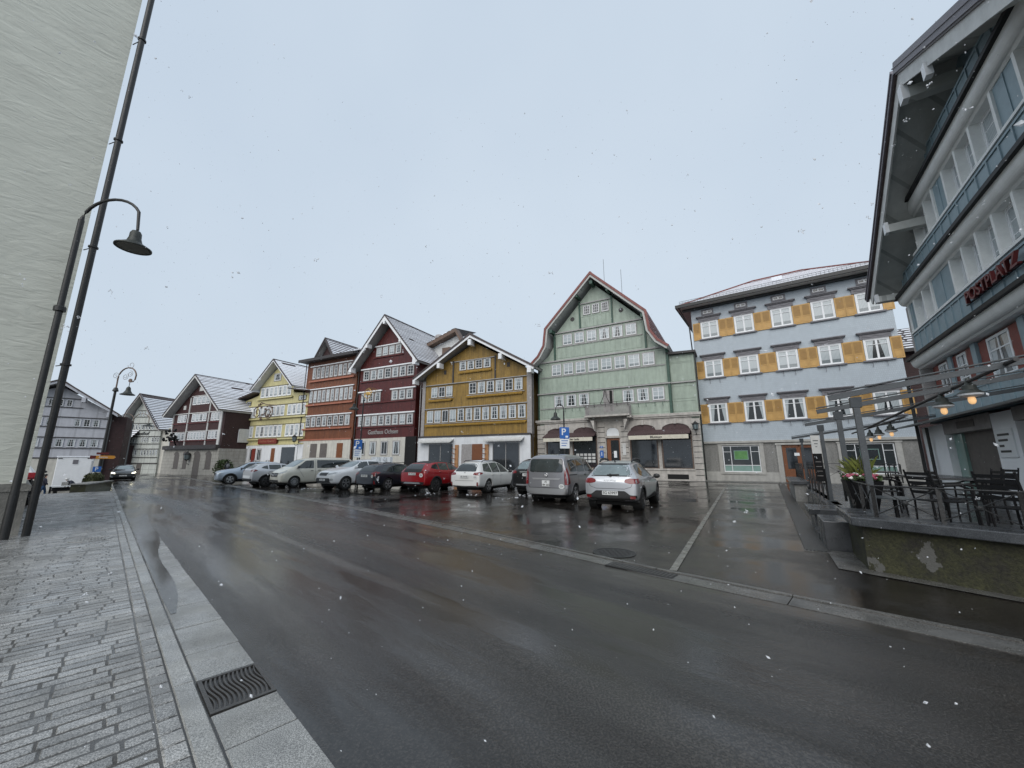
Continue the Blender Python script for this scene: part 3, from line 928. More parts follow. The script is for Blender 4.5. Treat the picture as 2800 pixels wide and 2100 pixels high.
wrow(G, 1.5, 4.9, 6.3, 7.45, 3, gap=.2, cols=2, rows=3, panes=('side',), cm='grey_trim', cas=.07)
wrow(G, 7.8, 11.2, 6.3, 7.45, 3, gap=.2, cols=2, rows=3, panes=('side', 'side', 'net'), cm='grey_trim', cas=.07)
for x in (3.55, 8.1):
    b = MB(); b.lathe([(.2, -.05), (.2, 0), (.13, 0)], (x, 0, 14.6), 14, 'y'); b.build('round_vent', 'dark_trim', G)
b = MB(); b.box(6.15, 7.05, -.04, 0, 5.6, 7.5); b.build('balcony_door', 'panelgrey', G)
b = MB(); b.box(6.72, 6.95, -.06, -.04, 5.7, 7.45); b.build('door_gap', 'void', G)
prof = [(-.35, 10.55), (.35, 11.15), (.95, 12.1), (1.15, 13.75), (5.75, 18.35), (10.35, 13.75), (10.55, 12.1), (11.1, 11.15), (11.9, 10.5)]
roof(G, prof, -1.0, 12, th=.2, tile='tile_red', sof='offwhite', snow_on=False, vm='grey_light', vh=.30, course=.3, vtile=.13)
MB().prism([(11.5, 10.0), (13.7, 9.95), (13.7, 10.12), (11.5, 10.2)], -.1, 9).build('side_roof', 'dark_trim', G)
band_(G, 'purlin', 'green_dark', [(4.2, 4.42, -.95, 0, 16.3, 16.55), (7.08, 7.3, -.95, 0, 16.3, 16.55), (1.55, 1.8, -.95, 0, 13.3, 13.6), (9.9, 10.1, -.95, 0, 13.3, 13.6), (5.62, 5.88, -.95, 0, 17.3, 17.6)])
b = MB(); b.tube([(6.2, 2, 17.8), (6.2, 2, 21.0)], .02, 5); b.build('antenna', 'galv', G)
b = MB(); b.tube([(7.6, 3, 16.5), (7.6, 3, 20.0)], .02, 5); b.build('antenna', 'galv', G)
# stone ground floor: rusticated piers, segmental arches with display windows
b = MB()
b.box(-.35, 13.7, -.28, .0, 4.98, 5.18); b.box(-.25, 13.6, -.2, .0, 4.85, 4.98)
for x0, x1 in ((-.2, .5), (5.55, 6.15), (7.5, 8.1), (12.95, 13.55)):
    z = 0
    while z < 4.55:
        b.box(x0, x1, -.16, 0, z+.02, z+.40); z += .43
b.box(.5, 13.0, -.09, 0, 4.56, 4.85)
def arch_wall(b, x0, x1, z0, z1, zt, y0=-.1, y1=0, n=12):
    """stone field with a segmental arch opening between x0..x1: spring z0, crown z1, top zt"""
    pr = []
    for i in range(n+1):
        f = i/n; x = x0+(x1-x0)*f
        pr.append((x, z0+(z1-z0)*math.sqrt(max(0, 1-(2*f-1)**2))**.8))
    for i in range(n):
        b.prism([pr[i], pr[i+1], (pr[i+1][0], zt), (pr[i][0], zt)], y0, y1)
for x0, x1 in ((.65, 2.95), (3.2, 5.45), (8.2, 10.4), (10.65, 12.9)):
    arch_wall(b, x0, x1, 3.7, 4.4, 4.56)
    xm = (x0+x1)/2
    b.box(xm-.1, xm+.1, -.2, -.1, 4.36, 4.75)
for x0, x1 in ((.5, .65), (2.95, 3.2), (5.45, 5.55), (8.1, 8.2), (10.4, 10.65), (12.9, 12.95)):
    b.box(x0, x1, -.1, 0, .85, 4.56)
arch_wall(b, 6.25, 7.4, 3.65, 4.25, 4.56); b.box(6.15, 6.25, -.1, 0, -.3, 4.56); b.box(7.4, 7.5, -.1, 0, -.3, 4.56)
b.box(6.2, 7.45, -.2, 0, 3.38, 3.55)
b.box(.5, 6.15, -.12, 0, -.4, .85); b.box(7.5, 12.95, -.12, 0, -.4, .85); b.box(7.5, 12.9, -.18, -.12, .78, .9)
for x0, x1 in ((4.7, 5.3), (8.15, 8.75)):
    pass
b.box(-.25, 13.6, -.14, 0, -.5, -.02)
b.box(4.7, 5.05, -1.0, -.2, 4.95, 5.12); b.box(8.3, 8.65, -1.0, -.2, 4.95, 5.12)
b.prism([(5.2, 4.85), (5.5, 4.85), (5.5, 4.0)], -.9, -.2); b.prism([(8.0, 4.85), (8.3, 4.85), (8.0, 4.0)], -.9, -.2)
b.build('stone_front', 'sandstone', G)
b = MB(); b.box(.3, 13.3, -.012, .0, .5, 4.56); b.build('shop_glass', 'glass', G)
b = MB(); b.box(10.95, 12.45, -.135, -.12, .12, .48); b.build('cellar_grille', 'void', G)
for x0, x1 in ((.68, 2.92), (3.23, 5.42), (8.23, 10.37), (10.68, 12.87)):
    b = MB(); b.box(x0, x0+.07, -.07, -.013, .85, 3.5); b.box(x1-.07, x1, -.07, -.013, .85, 3.5); b.box(x0+.07, x1-.07, -.07, -.013, .85, .95)
    b.build('shop_window_frame', 'copper', G)
for x0, x1, ss in ((.7, 5.45, 0), (8.25, 12.85, 0)):
    b = MB(); b.prismz([(x0, -1.0), (x1, -1.0), (x1, -.1), (x0, -.1)], lambda x, y: 3.52+(y+1)*.42, lambda x, y: 3.56+(y+1)*.42)
    for q in range(int((x1-x0)/.2)):
        b.lathe([(.1, 0), (.1, .01)], (x0+.1+q*.2, -1.01, 3.52), 8, 'y')
    o = b.build('awning', 'awning_dark', G)
    b = MB(); b.box(x0+.1, x1-.1, -1.06, -1.02, 3.15, 3.46); b.build('valance', 'awning', o)
for xm, x0, x1 in ((1.8, .68, 2.92), (4.3, 3.23, 5.42), (9.3, 8.23, 10.37), (11.8, 10.68, 12.87)):
    b = MB(); b.box(x0, x1, -.05, -.013, 3.6, 4.4); b.build('arch_blind', 'awning_dark', G)
text('lettering', 'Museum', .26, (10.45, -1.07, 3.31), FACE, 'text_dark', G)
text('lettering', 'ouxler Lade', .24, (3.6, -1.07, 3.31), FACE, 'text_dark', G)
b = MB()
for i in range(5):
    for j in range(3): b.box(3.5+i*.36, 3.78+i*.36, -.035, -.013, 1.35+j*.28, 1.55+j*.28)
b.build('display_cards', 'offwhite', G)
b = MB(); b.box(6.3, 7.38, -.05, -.013, .3, 3.38); b.build('door', 'wood', G)
b = MB(); b.box(6.62, 7.3, -.06, -.05, .5, 3.2); b.build('door_glass', 'glass', G)
b = MB(); b.box(6.85, 7.1, -.07, -.06, 1.75, 2.3); b.build('door_notice', 'whitesign', G)
b = MB(); b.box(6.3, 7.36, -.06, -.013, 3.56, 4.22); b.build('fanlight', 'whitesign', G)
b = MB(); b.box(5.72, 5.98, -.19, -.165, 2.55, 2.72); b.build('number_plate', 'bluesign', G)
text('lettering', '43', .13, (5.85, -.2, 2.63), FACE, 'whitesign', G)
b = MB(); b.box(5.7, 6.0, -.19, -.165, 1.75, 2.35); b.build('info_plate', 'bluesign', G)
text('lettering', 'i', .5, (5.85, -.2, 2.05), FACE, 'whitesign', G)
b = MB(); b.box(7.62, 7.9, -.2, -.165, 1.95, 2.9); b.build('notice_case', 'offwhite', G)
# balcony
bal = MB(); bal.box(4.75, 8.55, -1.15, 0, 5.12, 5.26)
o = bal.build('balcony', 'sandstone', G)
b = MB()
for i in range(46): b.box(4.84+i*.081, 4.89+i*.081, -1.12, -1.09, 5.26, 6.1)
for k in range(12):
    for x in (4.84, 8.46): b.box(x, x+.03, -1.05+k*.085, -1.0+k*.085, 5.26, 6.1)
b.box(4.8, 8.52, -1.14, -1.07, 6.1, 6.16)
b.build('baluster_screen', 'panelgrey', o)
b = MB()
b.box(4.6, 8.7, -1.3, -1.27, 6.26, 6.29); b.box(4.6, 8.7, -1.3, -1.27, 6.12, 6.15)
for x in (4.8, 5.7, 6.65, 7.6, 8.5):
    b.box(x-.015, x+.015, -1.29, -1.1, 5.95, 5.98); b.box(x-.015, x+.015, -1.28, -1.25, 5.95, 6.3)
b.tube([(6.2, -1.1, 6.2), (6.35, -.6, 6.9), (6.3, -.1, 7.5)], .03, 5); b.tube([(7.0, -1.1, 6.2), (6.6, -.6, 6.8), (6.4, -.1, 7.5)], .03, 5)
b.build('railing_bars', 'dark_trim', o)
for x in (1.9, 2.6, 3.3, 4.0, 4.5, 9.1, 9.7, 10.4, 11.0):
    b = MB(); b.tube([(x, -.04, 6.25), (x, -.14, 6.05), (x, -.14, 5.9), (x, -.05, 5.86)], .016, 5); b.build('flower_box_hook', 'green_dark', G)
b = MB(); b.box(11.62, 11.70, .0, .24, 5.2, 9.9); b.build('corner_strip', 'green_dark', G)
downpipe(G, 13.62, .1, 9.9, y=.1)
lantern(fpt(G, 13.25, -.55, 4.2), 'black six-sided lantern on the stone pier at the green house right end', 1.25, G.rotation_euler.z)

# ---------------- powder blue house with ochre shutters
B = facade('blue_house', 'powder blue shingled house with ochre shutters, grey window crowns and hipped roof', (15.2, 30.7), -55)
MB().box(0, 12.1, 0, 10, 2.85, 14.1).build('wall', 'blue', B)
b = MB(); b.box(0, 12.1, .02, 10, -.5, 2.85); b.build('ground_floor_wall', 'stonegrey', B)
b = MB()
b.box(-.05, 12.15, -.12, .02, 2.82, 2.98)
b.box(-.04, 4.75, -.08, .02, -.3, .68); b.box(7.3, 12.1, -.08, .02, -.3, .68)
for x0, x1 in ((1.02, 1.28), (3.72, 3.98), (4.75, 5.05), (7.0, 7.3), (8.15, 8.45), (10.95, 11.25)):
    b.box(x0, x1, -.1, .02, .5 if x0 not in (4.75, 7.0) else -.3, 2.75)
b.box(4.7, 7.35, -.14, .02, 2.62, 2.75); b.box(1.0, 4.0, -.12, .02, 2.66, 2.75); b.box(8.1, 11.3, -.12, .02, 2.66, 2.75)
b.box(1.1, 3.9, -.14, .02, .52, .66); b.box(8.3, 11.1, -.14, .02, .52, .66)
b.build('stone_trim', 'stonepale', B)
PX = [1.3, 3.72, 6.15, 8.58, 11.0]
crown = MB()
def shutter(par, x0, x1, z0, z1):
    b = MB()
    b.box(x0, x1, -.045, -.005, z0, z1)
    w = .07
    b.box(x0, x0+w, -.065, -.045, z0, z1); b.box(x1-w, x1, -.065, -.045, z0, z1)
    zm = z0+(z1-z0)*.36
    for z in (z0, zm, z1-.08): b.box(x0+w, x1-w, -.065, -.045, z, z+.08)
    z = zm+.1
    while z < z1-.11:
        b.add([(x0+w, -.045, z+.035), (x1-w, -.045, z+.035), (x1-w, -.068, z), (x0+w, -.068, z)], [(0, 1, 2, 3)])
        b.box(x0+w, x1-w, -.07, -.062, z-.006, z+.006)
        z += .055
    lv = MB(); lv.box(x0+w, x1-w, -.0455, -.0445, zm+.08, z1-.08)
    b.box(x0+w+.05, x1-w-.05, -.06, -.045, z0+.12, zm-.04)
    o = b.build('shutter', 'shutter', par)
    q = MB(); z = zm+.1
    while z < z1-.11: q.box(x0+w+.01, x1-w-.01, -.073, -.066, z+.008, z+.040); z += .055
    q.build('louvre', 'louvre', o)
    return o
for fl, (z0, z1) in enumerate(((4.42, 5.95), (8.05, 9.5), (11.35, 12.8))):
    for i, xc in enumerate(PX):
        w = .64
        pn = ('side' if (fl == 0) else 'net')
        if (fl, i) in ((1, 4), (0, 3), (0, 4), (0, 0)): pn = 'side'
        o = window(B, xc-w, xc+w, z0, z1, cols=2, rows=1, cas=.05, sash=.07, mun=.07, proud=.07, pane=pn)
        b = MB(); zt = z1-.42
        b.box(xc-w+.1, xc+w-.1, -.055, -.014, zt, zt+.035); b.build('transom', 'white', o)
        c = MB()
        c.box(xc-w-.14, xc+w+.14, -.1, 0, z1, z1+.34); c.box(xc-w-.2, xc+w+.2, -.18, 0, z1+.34, z1+.41); c.box(xc-w-.3, xc+w+.3, -.25, 0, z1+.41, z1+.48)
        c.prism([(xc-w, z1+.2), (xc-w*.4, z1+.1), (xc, z1+.22), (xc+w*.4, z1+.1), (xc+w, z1+.2), (xc+w, z1+.24), (xc-w, z1+.24)], -.125, -.1)
        c.build('window_crown', 'mauvegrey', B)
        c = MB(); c.box(xc-w-.16, xc+w+.16, -.14, 0, z0-.1, z0); c.build('window_sill', 'mauvegrey', B)
        sw = .555
        shutter(B, xc-w-.03-sw, xc-w-.03, z0-.04, z1-.02); shutter(B, xc+w+.03, xc+w+.03+sw, z0-.04, z1-.02)
        if fl < 2:
            for dx in (-.35, .35):
                c = MB(); c.tube([(xc+dx, -.02, z0-.12), (xc+dx, -.12, z0-.2), (xc+dx, -.12, z0-.42), (xc+dx, -.04, z0-.44)], .018, 5); c.build('flower_box_hook', 'mauvegrey', B)
for xc in (1.25, 3.65, 6.1, 8.5, 11.0):
    window(B, xc-.45, xc+.45, 13.38, 13.86, cols=2, rows=1, cas=.12, sash=.05, mun=.05, cm='mauvegrey', pane='dark', proud=.05)
for x0, x1 in ((1.3, 3.7), (8.48, 10.92)):
    o = window(B, x0, x1, .68, 2.62, cols=1, rows=1, cas=.0, sash=.06, mun=.03, pane='dark', proud=.05, y=.02, name='display_window')
    b = MB()
    for x in (x0+.55, x1-.55): b.box(x-.02, x+.02, -.03, .0, .7, 2.6)
    b.box(x0+.05, x1-.05, -.03, .0, 1.15, 1.19); b.box(x0+.05, x0+.55, -.03, .0, 2.15, 2.18); b.box(x1-.55, x1-.05, -.03, .0, 2.15, 2.18)
    b.build('glazing_bars', 'white', o)
    b = MB(); b.box(x0+.07, x1-.07, -.012, -.002, .72, 1.15); b.build('frosted_strip', 'glass_green', o)
    b = MB(); b.box((x0+x1)/2-.42, (x0+x1)/2+.42, -.02, -.008, 1.62, 2.22); o2 = b.build('poster', 'greenscreen' if x0 < 4 else 'glass', o)
    b = MB(); xm = (x0+x1)/2
    for q in ((xm-.46, xm+.46, -.03, -.008, 2.22, 2.26), (xm-.46, xm+.46, -.03, -.008, 1.58, 1.62), (xm-.46, xm-.42, -.03, -.008, 1.62, 2.22), (xm+.42, xm+.46, -.03, -.008, 1.62, 2.22)): b.box(*q)
    b.build('poster_frame', 'glass_green', o)
b = MB(); b.box(5.08, 6.97, -.0, .04, .05, 2.6); o = b.build('door', 'wood', B)
b = MB()
for x in (5.08, 6.0, 6.9): b.box(x, x+.1, -.03, .0, .05, 2.6)
b.box(5.18, 6.9, -.03, 0, .05, .8); b.box(5.18, 6.9, -.03, 0, 2.45, 2.6)
b.build('door_stile', 'wood', o)
for x in (5.3, 6.15):
    b = MB(); b.box(x, x+.6, -.02, -.002, .95, 2.4); b.build('door_glass', 'glass', o)
b = MB(); b.box(5.75, 6.05, -.045, -.03, 1.85, 2.05); b.build('door_notice', 'whitesign', o)
# eaves and hipped roof
b = MB()
b.box(-.9, 13.4, -.9, 10.9, 14.1, 14.22, 0)
b.build('soffit', 'offwhite', B)
b = MB(); b.box(-1.0, 13.5, -1.02, -.9, 14.1, 14.36); b.box(-1.02, -.9, -1.0, 11, 14.1, 14.36); b.box(-.6, 13, -.35, 0, 13.95, 14.1)
b.build('gutter', 'blackpipe', B)
b = MB(); sn = MB()
base = [(-.95, -.95), (13.45, -.95), (13.45, 10.95), (-.95, 10.95)]
RG = [(4.5, 5.0), (8.2, 5.0)]; zr0, zr1 = 14.22, 17.4
def P3(p, z): return (p[0], p[1], z)
b.quad(P3(base[0], zr0), P3(base[1], zr0), P3(RG[1], zr1), P3(RG[0], zr1)); b.quad(P3(base[1], zr0), P3(base[2], zr0), P3(RG[1], zr1))
b.quad(P3(base[2], zr0), P3(base[3], zr0), P3(RG[0], zr1), P3(RG[1], zr1)); b.quad(P3(base[3], zr0), P3(base[0], zr0), P3(RG[0], zr1))
K = 20
for j in range(K):
    f0, f1 = j/K, (j+.62)/K
    def lerp(a, c, f): return (a[0]+(c[0]-a[0])*f, a[1]+(c[1]-a[1])*f, zr0+(zr1-zr0)*f+.035)
    for A_, C_, r0, r1 in ((base[0], base[1], RG[0], RG[1]), (base[3], base[0], RG[0], RG[0]), (base[1], base[2], RG[1], RG[1])):
        if random.random() < .96:
            sn.quad(lerp(A_, r0, f0), lerp(C_, r1, f0), lerp(C_, r1, f1), lerp(A_, r0, f1))
o = b.build('roof', 'tile_red', B)
sn.build('snow', 'snow', o)
b = MB()
for a_, c_ in ((base[0], RG[0]), (base[1], RG[1])):
    b.tube([P3(a_, zr0+.05), P3(c_, zr1+.05)], .09, 6)
b.tube([P3(RG[0], zr1+.05), P3(RG[1], zr1+.05)], .1, 6)
b.build('ridge_tiles', 'tile_red', o)
b = MB()
for z in (14.55, 14.68): b.box(-.7, 13.2, -.8, -.77, z, z+.02)
for i in range(60): b.box(-.7+i*.235, -.685+i*.235, -.8, -.77, 14.42, 14.7)
b.build('snow_guard', 'galv', o)
b = MB(); b.box(5.9, 6.6, 1.4, 1.45, 15.62, 15.95); b.build('skylight', 'snow', o)
downpipe(B, -.12, .1, 10.0, y=-.08)
b = MB(); b.tube([(-.12, -.08, 10.0), (-.2, -.1, 12.6), (-.55, -.5, 13.6), (-.75, -.9, 14.1)], .05, 8); b.build('downpipe_bend', 'blackpipe', B)

# ---------------- house roof glimpsed between blue house and hotel
t = facade('back_house', 'dark-roofed house glimpsed in the gap between blue house and hotel', (24.9, 30.4), -55)
MB().box(-1, 9, 0, 6, -.5, 9.6).build('wall', 'brownside', t)
b = MB(); b.quad((-1.5, -.6, 9.5), (9.5, -.6, 9.5), (9.5, 3.2, 12.0), (-1.5, 3.2, 12.0)); b.quad((-1.5, 7, 9.5), (9.5, 7, 9.5), (9.5, 3.2, 12.0), (-1.5, 3.2, 12.0)); o = b.build('roof', 'tile', t)
sn = MB()
for k in range(9):
    y0 = -.55+k*.41; x = -1.5
    while x < 9.4:
        L = random.uniform(.3, .9); sn.quad((x, y0, 9.56+(y0+.6)*.658), (x+L, y0, 9.56+(y0+.6)*.658), (x+L-.1, y0+.2, 9.56+(y0+.8)*.658), (x+.1, y0+.2, 9.56+(y0+.8)*.658)); x += L+.04
sn.build('snow', 'snow', o)
MB().box(-1.4, 9.4, -.7, -.58, 9.3, 9.55).build('eave_board', 'dark_trim', t)

# ---------------- ochre house
Y = facade('ochre_house', 'broad ochre timber house with low white-edged gable and white shop front', (-9.12, 41.0), -63)
MB().prism([(-.35, -.6), (-.35, 10.4), (0, 10.9), (5.9, 13.55), (11.9, 10.2), (11.9, -.6)], 0, 13).build('wall', 'gold', Y)
MB().box(-1.0, 12.2, -.15, .0, -.6, 3.85).build('shop_front_wall', 'plaster_w', Y)
band_(Y, 'string_course', 'grey_trim', [(-.3, 11.9, -.14, 0, 6.85, 6.93), (-.3, 11.9, -.14, 0, 9.42, 9.5), (3.4, 8.3, -.12, 0, 11.72, 11.8), (-.2, 11.8, -.1, 0, 5.28, 5.34), (.2, 3.4, -.1, 0, 7.95, 8.0), (5.1, 11.6, -.1, 0, 8.0, 8.06)])
band_(Y, 'lintel_line', 'dark_trim', [(-1.0, 12.25, -.2, 0, 3.85, 4.02), (3.2, 3.36, -.1, 0, 9.5, 11.9), (8.3, 8.46, -.1, 0, 9.5, 11.9)])
band_(Y, 'corner_post', 'panelgrey', [(-.75, -.32, -.08, .4, 3.95, 10.0), (11.85, 12.35, -.08, .4, 3.95, 10.0)])
def garland(par, x0, x1, z, m, n=30):
    b = MB()
    b.box(x0, x1, -.22, 0, z, z+.09)
    k = int((x1-x0)/.16)
    for i in range(k):
        x = x0+.08+i*.16
        b.prism([(x-.07, z), (x+.07, z), (x+.045, z-.09), (x, z-.13), (x-.045, z-.09)], -.2, -.16)
    return b.build('carved_sill_board', m, par)
garland(Y, 4.0, 8.0, 10.5, 'goldplain'); garland(Y, .1, 3.3, 7.75, 'goldplain'); garland(Y, 5.0, 11.4, 7.85, 'goldplain'); garland(Y, -.1, 11.8, 5.1, 'goldplain')
wrow(Y, 4.05, 7.85, 10.75, 11.72, 4, gap=.12, cols=2, rows=3, panes=('side', 'side', 'dark', 'side'), cm='grey_trim')
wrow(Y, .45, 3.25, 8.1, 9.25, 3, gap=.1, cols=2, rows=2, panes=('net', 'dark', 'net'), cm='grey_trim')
wrow(Y, 5.3, 11.4, 8.15, 9.35, 6, gap=.14, cols=2, rows=3, panes=('dark', 'side', 'side', 'side', 'dark', 'side'), cm='grey_trim')
wrow(Y, 0, 3.8, 5.4, 6.72, 4, gap=.12, cols=2, rows=1, panes=('net', 'net', 'dark', 'net'), cm='grey_trim')
wrow(Y, 3.95, 11.7, 5.45, 6.75, 8, gap=.16, cols=2, rows=3, panes=('side',), cm='grey_trim')
for x in (2.05, 9.7):
    b = MB(); b.box(x, x+.3, -.03, 0, 10.55, 11.0); b.build('attic_slot', 'dark_trim', Y)
roof(Y, [(-1.3, 10.25), (5.9, 14.25), (13.1, 10.05)], -1.0, 13, th=.18, tile='tile', vm='white', vh=.34, snow=.25, vtile=.12)
band_(Y, 'purlin_end', 'white', [(1.9, 2.25, -1.12, -.4, 11.05, 11.6), (5.72, 6.08, -1.12, -.4, 13.05, 13.65), (9.3, 9.65, -1.12, -.4, 11.15, 11.7), (12.35, 12.75, -1.12, -.4, 9.5, 10.0), (-1.3, -1.0, -1.12, -.4, 9.6, 10.1)])
for x0, x1 in ((.6, 3.55), (8.3, 11.05)):
    b = MB(); b.box(x0, x1, -.17, -.15, .6, 3.15); b.build('shop_window', 'glass', Y)
    for x in (x0-.06, (x0+x1)/2-.03, x1): MB().box(x, x+.06, -.2, -.17, .6, 3.15).build('window_post', 'grey_trim', Y)
b = MB(); b.box(4.65, 5.9, -.17, -.15, .1, 3.1); b.build('display_niche', 'panelgrey', Y)
b = MB(); b.box(5.9, 7.1, -.18, -.15, .1, 3.1); b.build('door', 'wood', Y)
for x0, x1 in ((-.6, 3.7), (7.5, 11.6)):
    b = MB(); b.prismz([(x0, -.7), (x1, -.7), (x1, -.15), (x0, -.15)], lambda x, y: 3.35+(y+.7)*.5, lambda x, y: 3.42+(y+.7)*.5)
    for q in range(int((x1-x0)/.2)): b.lathe([(.1, 0), (.1, .01)], (x0+.1+q*.2, -.71, 3.36), 8, 'y')
    b.build('awning', 'offwhite', Y)
downpipe(Y, -.95, .1, 10.0, m='panelgrey'); downpipe(Y, 12.45, .1, 9.8, m='dark_trim')
for x, lb in ((3.95, 'tall carved wooden board with twisted branches beside the left shop window of the ochre house'), (7.45, 'tall carved wooden board with antler branches beside the right shop window of the ochre house')):
    t = root('carved_board', lb, 'wood carving', fpt(Y, x, -.3, -.1), Y.rotation_euler.z, 'carved boards on the ochre shop front')
    b = MB(); b.box(-.02, .38, 0, .1, .1, 3.15); b.build('board', 'woodlight', t)
    b = MB()
    for k in range(5):
        z = .8+k*.48
        b.tube([(.1, -.03, z), (-.18, -.1, z+.05), (-.32, -.08, z+.2), (-.22, -.05, z+.33)], [.05, .04, .03, .012], 6)
    b.build('branch', 'wood', t)

# ---------------- white gable wall behind, brown tiled
t = facade('white_back_house', 'white shingled house with chimney behind the red and ochre gables', (-10.8, 47.5), -63)
MB().prism([(-2.2, -.6), (-2.2, 14.6), (4.6, 16.8), (5.5, 14.8), (5.5, -.6)], 0, 6).build('wall', 'shingle_w', t)
b = MB()
b.prism([(-2.6, 14.55), (4.75, 16.95), (4.75, 17.4), (-2.6, 15.0)], -.9, 0, 1)
b.prism([(4.75, 17.4), (4.75, 16.95), (5.9, 14.9), (5.95, 15.4)], -.9, 0, 1)
A0, A1, B0, B1 = (-2.6, -.9, 15.05), (4.75, -.9, 17.42), (.2, 3.2, 18.75), (4.75, 4, 18.3)
b.quad(A0, A1, B1, B0)
o = b.build('roof', ['tile', 'copper'], t)
sn = MB()
for j in range(12):
    f0, f1 = j/12, (j+.6)/12
    L = lambda P, Q, f: tuple(P[k]+(Q[k]-P[k])*f+(.05 if k == 2 else 0) for k in range(3))
    sn.quad(L(A0, A1, f0), L(A0, A1, f1), L(B0, B1, f1), L(B0, B1, f0))
sn.build('snow', 'snow', o)
b = MB(); b.lathe([(.6, 0), (.62, .5), (.5, .75), (.25, .85)], (.6, 1.4, 17.0), 12); b.build('chimney', 'panelgrey', t)
b = MB(); b.box(2.3, 3.5, -.1, 0, 14.2, 15.4); b.build('wall_hatch', 'copper', t)

# ---------------- ox-red inn
R = facade('red_inn', 'narrow ox-red timber inn with steep white-edged gable and long window rows', (-18.48, 46.0), -63)
MB().prism([(-.3, -.7), (-.3, 12.9), (4.3, 17.6), (8.7, 12.9), (8.7, -.7)], 0, 12).build('wall', 'darkred', R)
MB().prism([(-.3, -.7), (-.3, 4.0), (7.6, 4.05), (7.6, -.7)], -.12, 0).build('ground_floor_wall', 'plaster_c', R)
MB().box(7.6, 9.1, -.06, 0, -.7, 4.1).build('passage', 'void', R)
band_(R, 'lintel_board', 'white', [(-.3, 8.7, -.16, 0, 6.75, 6.9), (-.3, 3.6, -.16, 0, 9.55, 9.7), (4.9, 8.7, -.16, 0, 9.55, 9.7), (-.1, 8.5, -.16, 0, 12.35, 12.5), (2.0, 6.4, -.14, 0, 15.05, 15.18)])
band_(R, 'sill_board', 'redtrim', [(-.2, 8.6, -.14, 0, 5.25, 5.36), (-.1, 8.6, -.14, 0, 8.12, 8.23), (-.1, 8.5, -.14, 0, 10.8, 10.9), (1.8, 6.6, -.14, 0, 13.65, 13.75)])
wrow(R, 0, 8.5, 5.45, 6.7, 8, gap=.12, cols=2, rows=3, panes=('side', 'side', 'net', 'side'), cm='grey_trim', cas=.12)
wrow(R, .2, 3.4, 8.3, 9.5, 3, gap=.12, cols=2, rows=3, panes=('side',), cm='grey_trim', cas=.12)
wrow(R, 5.1, 8.3, 8.3, 9.5, 3, gap=.12, cols=2, rows=3, panes=('side',), cm='grey_trim', cas=.12)
wrow(R, .3, 8.3, 11.0, 12.3, 7, gap=.12, cols=2, rows=3, panes=('dark', 'side', 'side'), cm='grey_trim', cas=.12)
wrow(R, 2.2, 6.2, 13.85, 15.0, 4, gap=.12, cols=2, rows=3, panes=('net', 'net', 'net', 'side'), cm='grey_trim', cas=.1)
wrow(R, .5, 6.9, 2.1, 3.7, 4, gap=.7, cols=2, rows=1, panes=('dark', 'side'), cm='grey_trim', cas=.1, y=-.12)
roof(R, [(-1.2, 12.3), (4.3, 18.5), (9.7, 12.3)], -1.1, 12, th=.2, tile='tile', vm='white', vh=.34, snow=.5)
band_(R, 'purlin_end', 'white', [(-.9, -.6, -1.2, -.5, 12.0, 12.6), (1.55, 1.85, -1.2, -.5, 14.8, 15.3), (4.15, 4.45, -1.2, -.5, 17.4, 17.9), (6.8, 7.1, -1.2, -.5, 14.8, 15.3), (9.0, 9.4, -1.2, -.5, 11.9, 12.6)])
text('lettering', 'Gasthaus Ochsen', .72, (4.1, -.03, 4.72), FACE, 'panelgrey', R, ext=.03, sx=.92)
downpipe(R, -.42, .1, 12.2, m='dark_trim')
t = root('hanging_sign', 'gilded wrought-iron inn sign hanging before the red inn windows', 'inn sign', fpt(R, 2.0, -.1, 8.7), R.rotation_euler.z)
b = MB()
b.tube([(.9, 0, 1.0), (.9, -.7, 1.1), (.9, -1.4, 1.0)], .03, 6)
for cx, cy, rr in ((.9, -.5, .22), (.9, -1.0, .2)): b.tube([(cx, cy+rr*cos(a*.5), .75+rr*sin(a*.5)) for a in range(13)], .02, 5)
b.build('bracket', 'goldleaf', t)
b = MB(); b.tube([(.9+.55*cos(a*pi/8), -1.4, .35+.55*sin(a*pi/8)) for a in range(17)], .04, 6); b.blob((.9, -1.4, .35), .3, sq=(1.2, .3, .8), jit=.3)
b.build('sign_ring', 'goldleaf', t)

# ---------------- rust-brown house
O = facade('rust_house', 'rust-brown timber house with salmon sill boards and a small dormer', (-25.68, 48.0), -63)
MB().box(-1.0, 8.2, 0, 11, -.7, 13.9).build('wall', 'orange', O)
MB().box(-1.0, 8.1, -.1, 0, -.7, 3.9).build('ground_floor_wall', 'plaster_c', O)
band_(O, 'lintel_board', 'white', [(-.5, 7.9, -.16, 0, 6.9, 7.02), (-.3, 7.9, -.16, 0, 10.25, 10.37), (-.3, 7.4, -.16, 0, 13.25, 13.37)])
band_(O, 'sill_board', 'orangetrim', [(-.7, 7.9, -.22, 0, 5.2, 5.36), (-.5, 8.0, -.22, 0, 8.2, 8.38), (-.3, 7.9, -.22, 0, 11.25, 11.45), (-1.05, 8.2, -.15, 0, 3.88, 4.06)])
wrow(O, -.3, 7.6, 5.55, 6.85, 8, gap=.14, cols=2, rows=3, panes=('dark', 'side'), cm='grey_trim', cas=.1)
wrow(O, -.1, 7.7, 8.6, 10.15, 10, gap=.14, cols=2, rows=3, panes=('side', 'net', 'side'), cm='grey_trim', cas=.1)
wrow(O, .1, 7.2, 11.65, 13.15, 9, gap=.14, cols=2, rows=3, panes=('side', 'dark'), cm='grey_trim', cas=.1)
band_(O, 'folded_shutter', 'greybrown', [(1.2, 2.4, -.14, -.1, .7, 3.5), (3.0, 4.2, -.14, -.1, .7, 3.5)])
